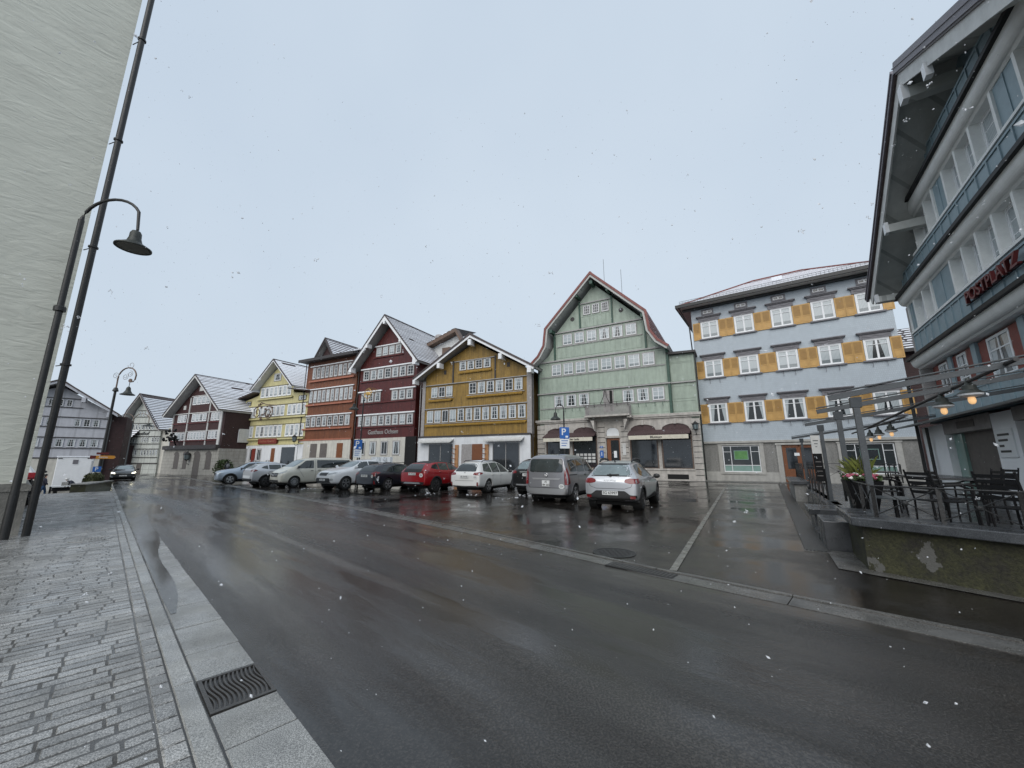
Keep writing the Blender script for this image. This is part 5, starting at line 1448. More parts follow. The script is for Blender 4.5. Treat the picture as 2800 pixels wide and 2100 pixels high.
class Car:
    """x forward, y left, z up. stations: (x, z_bottom, z_belt, z_top, half width, half width of roof)"""
    def __init__(s, name, label, stations, body, wb, r, group='cars parked on the square', cladding=True, clad_h=.0, rim='rim', cat='car', track=None):
        s.root = root(name, label, cat, (0, 0, 0), 0, group)
        s.st = stations
        s.rings = []
        for x, zb, zl, zt, w, wt in stations:
            h = zl-zb
            half = [(0, zb), (w*.8, zb), (w*.955, zb+.06), (w*.99, zb+h*.35), (w, zb+h*.62), (w*.985, zl-.10*min(1, h)), (w*.95, zl)]
            u = zt-zl
            half += [(wt+(w*.95-wt)*.55, zl+u*.42), (wt, zl+u*.80), (wt*.9, zl+u*.95), (wt*.55, zt), (0, zt+.005)]
            ring = [(x, y, z) for y, z in half]+[(x, -y, z) for y, z in half[-2:0:-1]]
            s.rings.append(ring)
        n = len(s.rings[0])
        vs = [v for q in s.rings for v in q]
        fs = [(i*n+k, i*n+(k+1) % n, (i+1)*n+(k+1) % n, (i+1)*n+k) for i in range(len(s.rings)-1) for k in range(n)]
        # end caps as strips across the car so that they subdivide well
        for base, fl in ((0, 0), ((len(s.rings)-1)*n, 1)):
            hN = n//2
            for k in range(hN):
                a, b_, c, d = base+k, base+k+1, base+(n-k-1) % n, base+(n-k) % n
                f = (a, b_, c, d) if k > 0 else (a, b_, c)
                if k == hN-1: f = (a, b_, d)
                fs.append(f)
        me = bpy.data.meshes.new('body'); me.from_pydata(vs, [], fs)
        b = bmesh.new(); b.from_mesh(me); bmesh.ops.recalc_face_normals(b, faces=b.faces); b.to_mesh(me); b.free()
        tmp = bpy.data.objects.new('tmp', me); COL.objects.link(tmp)
        md = tmp.modifiers.new('s', 'SUBSURF'); md.levels = 2
        s.wb, s.r = wb, r
        cut = MB()
        W_ = max(q[4] for q in stations)
        for xw in wb:
            for sg in (1, -1):
                cut.lathe([(r+.055, 0), (r+.055, .4*1.0)], (xw, (W_-.33) if sg > 0 else (-W_-.07), r), 28, 'y')
        co = cut.build('cut', 'plastic')
        md = tmp.modifiers.new('b', 'BOOLEAN'); md.operation = 'DIFFERENCE'; md.object = co; md.solver = 'FAST'
        dg = bpy.context.evaluated_depsgraph_get()
        full = bpy.data.meshes.new_from_object(tmp.evaluated_get(dg))
        # tree from uncut body
        tmp.modifiers.remove(tmp.modifiers['b'])
        dg = bpy.context.evaluated_depsgraph_get()
        s.tree = BVHTree.FromObject(tmp, dg)
        bpy.data.objects.remove(co); bpy.data.objects.remove(tmp)
        full.name = 'body'; full.materials.clear(); full.materials.append(body)
        for p in full.polygons: p.use_smooth = True
        try: full.set_sharp_from_angle(angle=RD(50))
        except Exception: pass
        s.body = bpy.data.objects.new('body', full); COL.objects.link(s.body); s.body.parent = s.root
        liner = MB()
        for xw in wb:
            for sg in (1, -1):
                y0, y1 = (W_-.32, W_-.06) if sg > 0 else (-W_+.06, -W_+.32)
                n_ = 24
                q = [(xw+(r+.05)*cos(2*pi*k/n_), (r+.05)*sin(2*pi*k/n_)+r) for k in range(n_)]
                yi = y0 if sg > 0 else y1
                liner.add([(a, y0, z) for a, z in q]+[(a, y1, z) for a, z in q], [(k, (k+1) % n_, n_+(k+1) % n_, n_+k) for k in range(n_)])
                liner.add([(a, yi, z) for a, z in q], [tuple(range(n_))])
        zb = min(q[1] for q in stations)
        liner.box(stations[-1][0]+.4, stations[0][0]-.4, -W_*.7, W_*.7, zb-.08, zb+.05)
        liner.build('underbody', 'void', s.root, recalc=False)
        s.W = W_
        for xw in wb:
            for sg in (1, -1):
                s.wheel(xw, sg, rim)
        if cladding:
            for xw in wb:
                for sg in (1, -1):
                    b = MB(); n_ = 18
                    r0, r1 = r+.045, r+.045+(.07 if clad_h else .025)
                    vs, fs = [], []
                    for k in range(n_+1):
                        a = pi*(-.06)+pi*1.12*k/n_
                        for rr in (r0, r1):
                            x, z = xw+rr*cos(a), r+rr*sin(a)
                            y = s.hit_y(x, max(z, zb+.03), sg)
                            vs.append((x, y+sg*(.012 if clad_h else .004), z))
                    for k in range(n_): fs.append((2*k, 2*k+1, 2*k+3, 2*k+2))
                    b.add(vs, fs)
                    # give the lip its depth
                    m0 = len(vs)
                    b.add([(x, y-sg*.06, z) for x, y, z in vs], [(2*k, 2*k+2, 2*k+3, 2*k+1) for k in range(n_)])
                    for k in range(n_): b.f.append((2*k+1, m0+2*k+1, m0+2*k+3, 2*k+3)); b.m.append(0); b.f.append((2*k, 2*k+2, m0+2*k+2, m0+2*k)); b.m.append(0)
                    b.build('wheel_arch', 'plastic' if clad_h else body, s.root)
    def hit_y(s, x, z, sg):
        h = s.tree.ray_cast(Vector((x, sg*3, z)), Vector((0, -sg, 0)))
        return h[0].y if h[0] is not None else sg*s.W*.95
    def wheel(s, x, sg, rim):
        r = s.r
        b = MB()
        w = .10
        yo = sg*(s.W-.035)
        yi = yo-sg*2*w
        b.lathe([(r*.62, 0), (r*.93, 0), (r, .03*1), (r, 2*w-.03), (r*.93, 2*w), (r*.62, 2*w)], (x, min(yo, yi), r), 28, 'y')
        o = b.build('wheel', 'rubber', s.root, smooth=True)
        b = MB()
        yf = yo+sg*.004
        nseg = 28
        rr = r*.66
        def P(rad, a, dy): return (x+rad*cos(a), yf+sg*dy, r+rad*sin(a))
        vs = []; fs = []
        prof = [(rr, 0.0), (rr*.93, .004), (rr*.9, -.03)]
        for rad, dy in prof:
            for k in range(nseg): vs.append(P(rad, 2*pi*k/nseg, dy))
        for i in range(2):
            for k in range(nseg): fs.append((i*nseg+k, i*nseg+(k+1) % nseg, (i+1)*nseg+(k+1) % nseg, (i+1)*nseg+k))
        b.add(vs, fs)
        ns = 5 if rim != 'steel' else 12
        for k in range(ns):
            for da in ((-.14, .14) if rim != 'steel' else (0,)):
                a = 2*pi*k/ns+da+.3
                w0 = .022 if rim != 'steel' else .018
                dx, dz = -sin(a)*w0, cos(a)*w0
                p0 = P(.05, 2*pi*k/ns+.3, 0); p1 = P(rr*.92, a, 0)
                b.add([(p0[0]-dx, p0[1], p0[2]-dz), (p0[0]+dx, p0[1], p0[2]+dz), (p1[0]+dx, p1[1], p1[2]+dz), (p1[0]-dx, p1[1], p1[2]-dz)]+
                      [(q[0], q[1]-sg*.03, q[2]) for q in ((p0[0]-dx, p0[1], p0[2]-dz), (p0[0]+dx, p0[1], p0[2]+dz), (p1[0]+dx, p1[1], p1[2]+dz), (p1[0]-dx, p1[1], p1[2]-dz))],
                      [(0, 1, 2, 3), (0, 4, 5, 1), (1, 5, 6, 2), (2, 6, 7, 3), (3, 7, 4, 0)])
        b.lathe([(.055, -.02), (.055, .006), (.03, .01)] if sg > 0 else [(.03, -.01), (.055, -.006), (.055, .02)], (x, yf, r), 12, 'y')
        b.build('rim', 'rim' if rim == 'steel' else rim, o)
        b = MB(); b.lathe([(rr*.9, 0), (rr*.9, .01)], (x, yf-sg*.05, r), 20, 'y'); b.build('brake_disc', 'rubber', o)
    def patch(s, name, poly, axis, m, off=.006, par=None, step=.07, tilt=None):
        """lay a polygon on the body. axis: 'L','R' sides (x,z), 'B' back / 'F' front (y,z), 'T' top (x,y)"""
        b = bmesh.new()
        if axis in 'LR': pl = [(p[0], 0, p[1]) for p in poly]
        elif axis in 'BF': pl = [(0, p[0], p[1]) for p in poly]
        else: pl = [(p[0], p[1], 0) for p in poly]
        vs = [b.verts.new(p) for p in pl]
        b.faces.new(vs)
        ax = {'L': (0, 2), 'R': (0, 2), 'B': (1, 2), 'F': (1, 2), 'T': (0, 1)}[axis]
        for k in ax:
            lo = min(v.co[k] for v in b.verts); hi = max(v.co[k] for v in b.verts)
            t = lo+step
            nrm = Vector((0, 0, 0)); nrm[k] = 1
            while t < hi:
                c = Vector((0, 0, 0)); c[k] = t
                bmesh.ops.bisect_plane(b, geom=b.verts[:]+b.edges[:]+b.faces[:], plane_co=c, plane_no=nrm)
                t += step
        D = {'L': (1, 3, -1), 'R': (1, -3, 1), 'B': (0, -5, 1), 'F': (0, 5, -1), 'T': (2, 4, -1)}[axis]
        k, start, sg = D
        last = None
        bad = []
        for v in b.verts:
            o = v.co.copy(); o[k] = start
            d = Vector((0, 0, 0)); d[k] = sg
            h = s.tree.ray_cast(o, d)
            if h[0] is None:
                bad.append(v); continue
            v.co = h[0]-d*off
            last = v.co
        if bad: bmesh.ops.delete(b, geom=bad, context='VERTS')
        if not b.faces:
            b.free(); return None
        # thickness: extrude inwards so that the edge is closed
        bmesh.ops.recalc_face_normals(b, faces=b.faces)
        me = bpy.data.meshes.new(name); b.to_mesh(me); b.free()
        for p in me.polygons: p.use_smooth = True
        mm = m if isinstance(m, (list, tuple)) else [m]
        for q in mm: me.materials.append(M[q] if isinstance(q, str) else q)
        o = bpy.data.objects.new(name, me); COL.objects.link(o); o.parent = par or s.root
        return o
    def plate(s, y, z, txt, front=False, w=.5, h=.11, two=None):
        sg = -1 if not front else 1
        hh = s.tree.ray_cast(Vector((sg*5, y, z)), Vector((-sg, 0, 0)))
        x = (hh[0].x if hh[0] is not None else s.st[0 if front else -1][0])+sg*.025
        b = MB(); b.box(x-.012, x+.012, y-w/2, y+w/2, z-h/2, z+h/2)
        o = b.build('number_plate', 'plate', s.root)
        rot = (RD(90), 0, RD(-90)) if not front else (RD(90), 0, RD(90))
        if two:
            text('plate_text', two[0], .11, (x+sg*.014, y, z+.055), rot, 'text_dark', o, ext=.001); text('plate_text', two[1], .105, (x+sg*.014, y, z-.055), rot, 'text_dark', o, ext=.001)
        else:
            text('plate_text', txt, h*.92, (x+sg*.014, y, z), rot, 'text_dark', o, ext=.001)
        return o
    def badge(s, y, z, txt, size, m='chrome', name='badge'):
        hh = s.tree.ray_cast(Vector((-5, y, z)), Vector((1, 0, 0)))
        return text(name, txt, size, (hh[0].x-.012, y, z), (RD(90), 0, RD(-90)), m, s.root, ext=.004, sx=1.25)
    def mirror(s, x, z, sg, m):
        y = s.hit_y(x, z, sg)
        b = MB(); b.blob((x, y+sg*.15, z+.06), .12, sq=(.55, 1.05, .72), jit=0); b.beam((x, y-sg*.02, z), (x, y+sg*.1, z+.03), .06, .04)
        b.build('mirror', m, s.root, smooth=True)
    def handle(s, x, z, sg, m='chrome'):
        y = s.hit_y(x, z, sg)
        b = MB(); b.box(x-.09, x+.09, min(y, y+sg*.03), max(y, y+sg*.03), z-.016, z+.016); b.build('door_handle', m, s.root)
    def sticker(s, y, z, r=.085):
        hh = s.tree.ray_cast(Vector((-5, y, z)), Vector((1, 0, 0)))
        x = hh[0].x-.014
        b = MB(); vs = [(x, y+r*1.3*cos(2*pi*k/16), z+r*cos(0)*sin(2*pi*k/16)) for k in range(16)]
        b.add(vs, [tuple(range(16))]); o = b.build('country_sticker', 'plate', s.root)
        text('sticker_text', 'CH', r*1.05, (x-.004, y, z), (RD(90), 0, RD(-90)), 'text_dark', o, ext=.001)
    def place(s, x, y, az, wheel=None):
        """az: compass heading of the nose; wheel=(xw, side): put that tyre's contact point on x,y"""
        a = math.atan2(cos(RD(az)), sin(RD(az)))
        if wheel:
            lx, ly = wheel[0], wheel[1]*s.W
            x -= lx*cos(a)-ly*sin(a); y -= lx*sin(a)+ly*cos(a)
        s.root.location = (x, y, g(x, y)+.012)
        s.root.rotation_euler = (0, 0, a)
        return s
def sym(c, name, poly, m, **k):
    c.patch(name, poly, 'L', m, **k); c.patch(name, poly, 'R', m, **k)
def seam(c, pts, w=.012, axis='LR', m='plastic', name='panel_gap'):
    for ax in axis:
        P = [Vector(p) for p in pts]
        poly = []
        L, Rr = [], []
        for i, p in enumerate(P):
            d = (P[min(i+1, len(P)-1)]-P[max(i-1, 0)]).normalized(); n = Vector((-d.y, d.x))*w/2
            L.append(tuple(p+n)); Rr.append(tuple(p-n))
        for i in range(len(P)-1):
            c.patch(name, [L[i], L[i+1], Rr[i+1], Rr[i]], ax, m, off=.004, step=.12)

PLATE_A = 0
# 1 silver crossover hatchback, nearest
c = Car('silver_hatchback', 'silver crossover hatchback seen from behind, nearest and rightmost of the parked cars', [
    (2.02, .32, .62, .70, .62, .45), (1.92, .24, .70, .80, .80, .62), (1.6, .22, .80, .92, .88, .70), (1.1, .21, .86, 1.02, .90, .72), (.85, .21, .90, 1.06, .90, .72), (.35, .21, .92, 1.34, .90, .64),
    (0, .21, .93, 1.49, .90, .60), (-.5, .21, .95, 1.545, .90, .60), (-1.0, .21, .98, 1.53, .90, .59), (-1.5, .23, 1.0, 1.46, .895, .57), (-1.72, .25, 1.01, 1.34, .88, .56), (-1.93, .28, .98, 1.03, .86, .60), (-2.02, .34, .80, .86, .80, .60)],
    paint('silver_paint', (.50, .51, .53), .55), (1.28, -1.32), .325, clad_h=1, rim='rimdark')
c.patch('rear_window', roundpoly([(-.60, 1.07), (.60, 1.07), (.62, 1.16), (.50, 1.40), (-.50, 1.40), (-.62, 1.16)], .07), 'B', 'carglass_lt')
c.patch('rear_window_seal', roundpoly([(-.65, 1.04), (.65, 1.04), (.67, 1.16), (.54, 1.44), (-.54, 1.44), (-.67, 1.16)], .07), 'B', 'plastic', off=.003)
c.patch('rear_spoiler', roundpoly([(-.52, 1.405), (.52, 1.405), (.5, 1.45), (-.5, 1.45)], .02), 'B', 'plastic', off=.02)
for sg in (1, -1):
    c.patch('tail_light', roundpoly([(sg*.46, .86), (sg*.62, .82), (sg*.85, .83), (sg*.87, .97), (sg*.62, .99), (sg*.47, .95)], .05), 'B', 'taillight', off=.012)
    c.patch('tail_light_side', roundpoly([(-1.72, .86), (-1.95, .82), (-1.97, .96), (-1.78, .99)], .04), 'LR'[sg < 0], 'taillight', off=.012)
    c.patch('reflector', roundpoly([(sg*.62, .37), (sg*.78, .37), (sg*.78, .45), (sg*.62, .45)], .02), 'B', 'taillight', off=.022)
    c.handle(-.3, .86, sg); c.handle(-1.2, .88, sg); c.mirror(.62, .93, sg, 'plastic')
sym(c, 'side_window', roundpoly([(.72, 1.0), (-.27, 1.0), (-.27, 1.42), (.10, 1.40)], .05), 'carglass')
sym(c, 'side_window', roundpoly([(-.33, 1.0), (-1.0, 1.02), (-1.05, 1.42), (-.33, 1.43)], .05), 'carglass')
sym(c, 'side_window', roundpoly([(-1.06, 1.03), (-1.5, 1.14), (-1.32, 1.36), (-1.08, 1.42)], .04), 'carglass')
c.patch('windscreen', roundpoly([(-.62, 1.1), (.62, 1.1), (.5, 1.42), (-.5, 1.42)], .05), 'F', 'carglass')
c.patch('bumper_cladding', roundpoly([(-.87, .26), (.87, .26), (.88, .47), (.62, .48), (.46, .60), (-.46, .60), (-.62, .48), (-.88, .47)], .04), 'B', 'plastic', off=.014)
c.patch('bumper_step', roundpoly([(-.45, .30), (.45, .30), (.45, .335), (-.45, .335)], .01), 'B', 'rimdark', off=.022)
c.patch('tailgate_gap', [(-.45, .655), (.45, .655), (.66, .72), (.70, .82), (.69, .82), (.65, .728), (.45, .668), (-.45, .668), (-.65, .728), (-.69, .82), (-.70, .82), (-.66, .72)], 'B', 'plastic', off=.003)
sym(c, 'sill_cladding', [(.93, .2), (-.93, .2), (-.93, .33), (-.2, .36), (.5, .45), (.93, .40)], 'plastic', off=.01)
seam(c, [(-.30, .36), (-.30, .98)]); seam(c, [(-1.12, .55), (-1.05, .98)]); seam(c, [(.75, .42), (.72, .96)])
c.badge(0, .905, 'DACIA', .11, 'white', 'lettering')
c.plate(.0, .53, 'SG 63997', w=.5, h=.125)
b = MB()
for sg in (1, -1): b.tube([(-.05, sg*.56, 1.50), (-.2, sg*.56, 1.575), (-.6, sg*.56, 1.595), (-1.05, sg*.55, 1.565), (-1.2, sg*.54, 1.50)], [.03, .035, .035, .035, .03], 6)
b.build('roof_rail', 'plastic', c.root)
b = MB(); b.tube([(-1.25, 0, 1.5), (-1.32, 0, 1.54), (-1.5, 0, 1.86)], [.03, .012, .005], 6); b.build('antenna', 'plastic', c.root)
b = MB(); b.beam((-1.93, .1, 1.085), (-1.90, -.28, 1.10), .03, .03); b.blob((-1.93, 0, 1.08), .05, jit=0); b.build('rear_wiper', 'plastic', c.root)
c.place(4.25, 12.75, 30, (-1.32, -1))

# 2 grey van
c = Car('grey_van', 'tall grey compact van seen from behind beside the silver hatchback, with oval sticker', [
    (2.18, .32, .68, .78, .66, .5), (2.08, .24, .80, .92, .84, .68), (1.7, .22, .92, 1.06, .91, .74), (1.25, .21, 1.0, 1.15, .92, .76), (.7, .21, 1.05, 1.55, .92, .70), (.35, .21, 1.07, 1.74, .92, .70),
    (-.2, .21, 1.08, 1.80, .92, .72), (-1.0, .21, 1.09, 1.81, .92, .73), (-1.7, .21, 1.09, 1.80, .92, .73), (-2.02, .23, 1.09, 1.76, .91, .73), (-2.14, .26, 1.08, 1.62, .905, .74), (-2.2, .30, .98, 1.12, .89, .76)],
    paint('grey_van_paint', (.26, .26, .275), .5), (1.38, -1.40), .33, rim='rim', cat='van')
c.patch('rear_window_seal', roundpoly([(-.70, 1.11), (.70, 1.11), (.68, 1.62), (-.68, 1.62)], .1), 'B', 'plastic', off=.003)
c.patch('rear_window', roundpoly([(-.68, 1.13), (.68, 1.13), (.66, 1.60), (-.66, 1.60)], .1), 'B', 'carglass', off=.007)
for sg in (1, -1):
    c.patch('tail_light', roundpoly([(sg*.76, .66), (sg*.90, .66), (sg*.90, 1.2), (sg*.80, 1.34), (sg*.755, 1.1)], .03), 'B', 'taillight', off=.012)
    c.patch('tail_light_side', roundpoly([(-2.0, .70), (-2.2, .66), (-2.19, 1.15), (-2.08, 1.33), (-2.03, 1.0)], .03), 'LR'[sg < 0], 'taillight', off=.012)
    c.mirror(.95, 1.12, sg, 'plastic'); c.handle(-.3, 1.0, sg, 'plastic'); c.handle(.45, 1.0, sg, 'plastic')
sym(c, 'side_window', roundpoly([(-1.15, 1.14), (-1.85, 1.14), (-1.9, 1.58), (-1.15, 1.62)], .07), 'carglass')
sym(c, 'side_window', roundpoly([(-.25, 1.12), (-1.06, 1.12), (-1.06, 1.62), (-.25, 1.64)], .06), 'carglass')
sym(c, 'side_window', roundpoly([(1.0, 1.13), (-.15, 1.12), (-.15, 1.64), (.42, 1.60)], .06), 'carglass')
c.patch('windscreen', roundpoly([(-.68, 1.2), (.68, 1.2), (.6, 1.65), (-.6, 1.65)], .05), 'F', 'carglass')
c.patch('bumper', roundpoly([(-.88, .30), (.88, .30), (.90, .52), (-.90, .52)], .05), 'B', paint('bumper_grey', (.33, .335, .34), .5), off=.03)
c.patch('handle_bar', roundpoly([(-.55, .84), (.55, .84), (.6, .90), (-.6, .90)], .02), 'B', paint('bumper_bright', (.42, .42, .43), .5), off=.016)
c.patch('tailgate_gap', [(-.72, .53), (.72, .53), (.76, .62), (.735, 1.6), (.725, 1.6), (.75, .63), (.71, .545), (-.71, .545), (-.75, .63), (-.725, 1.6), (-.735, 1.6), (-.76, .62)], 'B', 'plastic', off=.002)
sym(c, 'sliding_rail', [(-1.2, 1.0), (-2.0, 1.0), (-2.0, 1.04), (-1.2, 1.04)], 'plastic', off=.006)
sym(c, 'sill_cladding', [(1.0, .2), (-1.0, .2), (-1.0, .36), (1.0, .36)], 'plastic', off=.01)
seam(c, [(-1.1, .36), (-1.1, 1.1)]); seam(c, [(-.2, .36), (-.2, 1.1)]); seam(c, [(.9, .5), (.85, 1.1)])
hh = c.tree.ray_cast(Vector((-5, 0, 1.0)), Vector((1, 0, 0)))[0]
b = MB(); b.tube([(hh.x-.015, .075*cos(k*pi/8), 1.0+.075*sin(k*pi/8)) for k in range(17)], .012, 5); b.tube([(hh.x-.015, .05, 1.02), (hh.x-.015, -.05, .98)], .012, 5); b.build('badge', 'chrome', c.root)
c.plate(0.0, .70, '', w=.32, h=.22, two=('AI', '184 665'))
c.sticker(-.64, .60, .09)
b = MB(); b.tube([(-1.2, 0, 1.8), (-1.3, 0, 1.84), (-1.5, 0, 2.05)], [.03, .01, .005], 6); b.build('antenna', 'plastic', c.root)
c.place(2.50, 15.35, 30, (-1.40, -1))

# 3 white estate
def estate(name, label, body, pos, az, wh, W=.9, Hh=1.56, rim='rim', L=2.35, clad=0, plate='AI 31416'):
    k = Hh/1.56
    c = Car(name, label, [
        (L, .32, .62, .70, .60, .42), (L-.1, .24, .70, .80, .78, .6), (L-.5, .22, .80, .93, W-.02, .70), (L-1.0, .21, .86, 1.0, W, .72), (L-1.3, .21, .9, 1.04, W, .72), (L-1.85, .21, .92, 1.36*k, W, .62),
        (L-2.2, .21, .93, 1.48*k, W, .60), (L-2.8, .21, .94, 1.53*k, W, .60), (L-3.5, .21, .96, 1.51*k, W, .59), (-L+.62, .22, .98, 1.46*k, W-.01, .57), (-L+.34, .25, 1.0, 1.36*k, W-.02, .57), (-L+.08, .28, .97, 1.03, W-.04, .62), (-L, .34, .80, .86, W-.08, .62)],
        body, (L-.95, -L+.95), .335, clad_h=clad, rim=rim)
    c.patch('rear_window', roundpoly([(-.62, 1.05), (.62, 1.05), (.52, 1.40*k), (-.52, 1.40*k)], .06), 'B', 'carglass')
    for sg in (1, -1):
        c.patch('tail_light', roundpoly([(sg*.50, .90), (sg*.84, .86), (sg*.86, 1.02), (sg*.56, 1.0)], .04), 'B', 'taillight', off=.012)
        c.patch('tail_light_side', roundpoly([(-L+.42, .98), (-L+.12, .88), (-L+.08, 1.0), (-L+.2, 1.03)], .03), 'LR'[sg < 0], 'taillight', off=.012)
        c.mirror(L-1.55, .95, sg, 'plastic'); c.handle(-.1, .86, sg, body); c.handle(-1.0, .88, sg, body)
        c.patch('reflector', roundpoly([(sg*.72, .36), (sg*.80, .36), (sg*.80, .54), (sg*.72, .54)], .02), 'B', 'taillight', off=.02)
    sym(c, 'side_window', roundpoly([(L-1.55, .98), (L-2.5, .98), (L-2.5, 1.42*k), (L-2.05, 1.40*k)], .05), 'carglass')
    sym(c, 'side_window', roundpoly([(L-2.56, .98), (L-3.35, .99), (L-3.35, 1.42*k), (L-2.56, 1.43*k)], .05), 'carglass')
    sym(c, 'side_window', roundpoly([(L-3.42, .99), (-L+.5, 1.06), (-L+.75, 1.36*k), (L-3.42, 1.41*k)], .05), 'carglass')
    c.patch('windscreen', roundpoly([(-.62, 1.1), (.62, 1.1), (.5, 1.38*k), (-.5, 1.38*k)], .05), 'F', 'carglass')
    c.patch('bumper_lower', roundpoly([(-.84, .24), (.84, .24), (.84, .36), (-.84, .36)], .04), 'B', 'plastic', off=.014)
    c.patch('tailgate_gap', [(-.55, .60), (.55, .60), (.55, .612), (-.55, .612)], 'B', 'plastic', off=.004)
    sym(c, 'sill_cladding', [(L-1.4, .2), (-L+1.4, .2), (-L+1.4, .30), (L-1.4, .30)], 'plastic', off=.01)
    seam(c, [(L-2.53, .3), (L-2.53, .98)]); seam(c, [(L-3.4, .5), (L-3.38, .98)])
    if plate: c.plate(0, .80, plate, w=.5, h=.12)
    b = MB()
    for sg in (1, -1): b.tube([(L-2.2, sg*.55, 1.49*k), (L-2.35, sg*.55, 1.55*k), (-L+.9, sg*.54, 1.53*k), (-L+.75, sg*.53, 1.46*k)], .02, 6)
    b.build('roof_rail', 'plastic', c.root)
    c.place(pos[0], pos[1], az, wh)
    return c
def roofsnow(c, x0, x1, w, seed=1, m='snow', amp=.012):
    random.seed(seed)
    c.patch('snow', roundpoly([(x0, -w), (x1, -w*.95), (x1+.1, 0), (x1, w*.95), (x0, w), (x0-.08, 0)], .15), 'T', m, off=.02)
c = estate('white_estate', 'white estate car seen from behind with snow heaped on its rear wiper', paint('pearl_white_paint', (.68, .68, .66)), (-1.15, 20.1), 27, (-1.40, -1), W=.91, Hh=1.62)
roofsnow(c, -1.4, .1, .5)
b = MB()
for k in range(14): b.blob((-2.08-.0*k, -.26+k*.042, 1.12+random.uniform(0, .05)), random.uniform(.05, .09), sq=(.5, 1, .8), jit=.3)
b.build('snow', 'snow', c.root)
c.sticker(-.62, .78, .08)
c.badge(0, 1.0, 'o', .1, 'plastic')

# 4 red SUV
def suv(name, label, body, pos, az, wh, W=.92, Hh=1.66, L=2.25, rim='rimdark', roofc=None, clad=1, plate=None, glass='carglass', r=.35, lights=1):
    k = Hh/1.66
    c = Car(name, label, [
        (L, .36, .74, .84, .64, .46), (L-.08, .28, .84, .96, .82, .64), (L-.5, .26, .93, 1.06, W-.01, .72), (L-1.0, .25, .99, 1.13, W, .74), (L-1.3, .25, 1.02, 1.17, W, .74), (L-1.8, .25, 1.04, 1.48*k, W, .64),
        (L-2.1, .25, 1.05, 1.60*k, W, .62), (L-2.8, .25, 1.06, 1.65*k, W, .63), (L-3.4, .25, 1.09, 1.63*k, W, .62), (-L+.5, .27, 1.11, 1.56*k, W-.01, .60), (-L+.26, .30, 1.12, 1.42*k, W-.02, .60), (-L+.05, .33, 1.08, 1.14, W-.04, .64), (-L, .40, .90, .97, W-.07, .64)],
        body, (L-.88, -L+.90), r, clad_h=clad, rim=rim)
    c.patch('rear_window', roundpoly([(-.60, 1.18), (.60, 1.18), (.52, 1.50*k), (-.52, 1.50*k)], .07), 'B', glass)
    for sg in (1, -1):
        if lights: c.patch('tail_light', roundpoly([(sg*.58, 1.0), (sg*.86, .96), (sg*.88, 1.10), (sg*.62, 1.12)], .04), 'B', 'taillight', off=.012)
        if lights: c.patch('tail_light_side', roundpoly([(-L+.36, 1.06), (-L+.1, .96), (-L+.07, 1.1), (-L+.2, 1.13)], .03), 'LR'[sg < 0], 'taillight', off=.012)
        c.mirror(L-1.5, 1.07, sg, 'plastic'); c.handle(-.1, .98, sg, body); c.handle(-1.0, 1.0, sg, body)
    sym(c, 'side_window', roundpoly([(L-1.5, 1.1), (L-2.4, 1.1), (L-2.4, 1.52*k), (L-1.98, 1.5*k)], .05), glass)
    sym(c, 'side_window', roundpoly([(L-2.46, 1.1), (L-3.2, 1.12), (L-3.2, 1.52*k), (L-2.46, 1.53*k)], .05), glass)
    sym(c, 'side_window', roundpoly([(L-3.27, 1.13), (-L+.55, 1.22), (-L+.72, 1.42*k), (L-3.27, 1.5*k)], .05), glass)
    c.patch('windscreen', roundpoly([(-.64, 1.22), (.64, 1.22), (.52, 1.52*k), (-.52, 1.52*k)], .05), 'F', 'carglass_lt')
    c.patch('bumper_cladding', roundpoly([(-.86, .3), (.86, .3), (.86, .52), (-.86, .52)], .05), 'B', 'plastic', off=.014)
    sym(c, 'sill_cladding', [(L-1.35, .24), (-L+1.35, .24), (-L+1.35, .38), (L-1.35, .38)], 'plastic', off=.01)
    c.patch('grille', roundpoly([(-.42, .66), (.42, .66), (.5, .84), (-.5, .84)], .04), 'F', 'plastic', off=.01)
    for sg in (1, -1): c.patch('headlight', roundpoly([(sg*.52, .76), (sg*.84, .82), (sg*.8, .9), (sg*.52, .86)], .03), 'F', 'headlight', off=.012)
    seam(c, [(L-2.43, .4), (L-2.43, 1.1)]); seam(c, [(L-3.25, .6), (L-3.22, 1.1)])
    if plate: c.plate(0, .92, plate, w=.5, h=.12)
    if roofc:
        c.patch('roof_panel', roundpoly([(L-2.05, -.6), (L-2.05, .6), (-L+.5, .58), (-L+.5, -.58)], .1), 'T', roofc, off=.008)
    c.place(pos[0], pos[1], az, wh)
    return c
c = suv('red_suv', 'red SUV with black roof and oval sticker, seen from behind beside the white estate', paint('ruby_red_paint', (.30, .006, .010), .15), (-4.0, 20.95), 30, (-1.29, -1), L=2.19, Hh=1.60, roofc='plastic', plate='AI 14 235')
c.patch('dark_tailgate', roundpoly([(-.62, 1.0), (.62, 1.0), (.58, 1.52), (-.58, 1.52)], .05), 'B', 'plastic', off=.003)
c.patch('bumper_trim', roundpoly([(-.62, .42), (.62, .42), (.5, .50), (-.5, .50)], .02), 'B', 'rim', off=.022)
c.sticker(-.62, .86, .1)
# 5 dark estate
c = estate('dark_estate', 'dark blue-black estate car seen from behind between the red SUV and the white pickup', paint('midnight_paint', (.018, .02, .028), .2), (-6.95, 22.2), 30, (-1.40, -1), W=.89, Hh=1.52, plate='AI 9 264')
c.sticker(-.6, .78, .07)
for sg in (1, -1): c.patch('tail_light', roundpoly([(sg*.66, .80), (sg*.86, .78), (sg*.87, 1.06), (sg*.68, 1.04)], .04), 'B', 'taillight', off=.016)
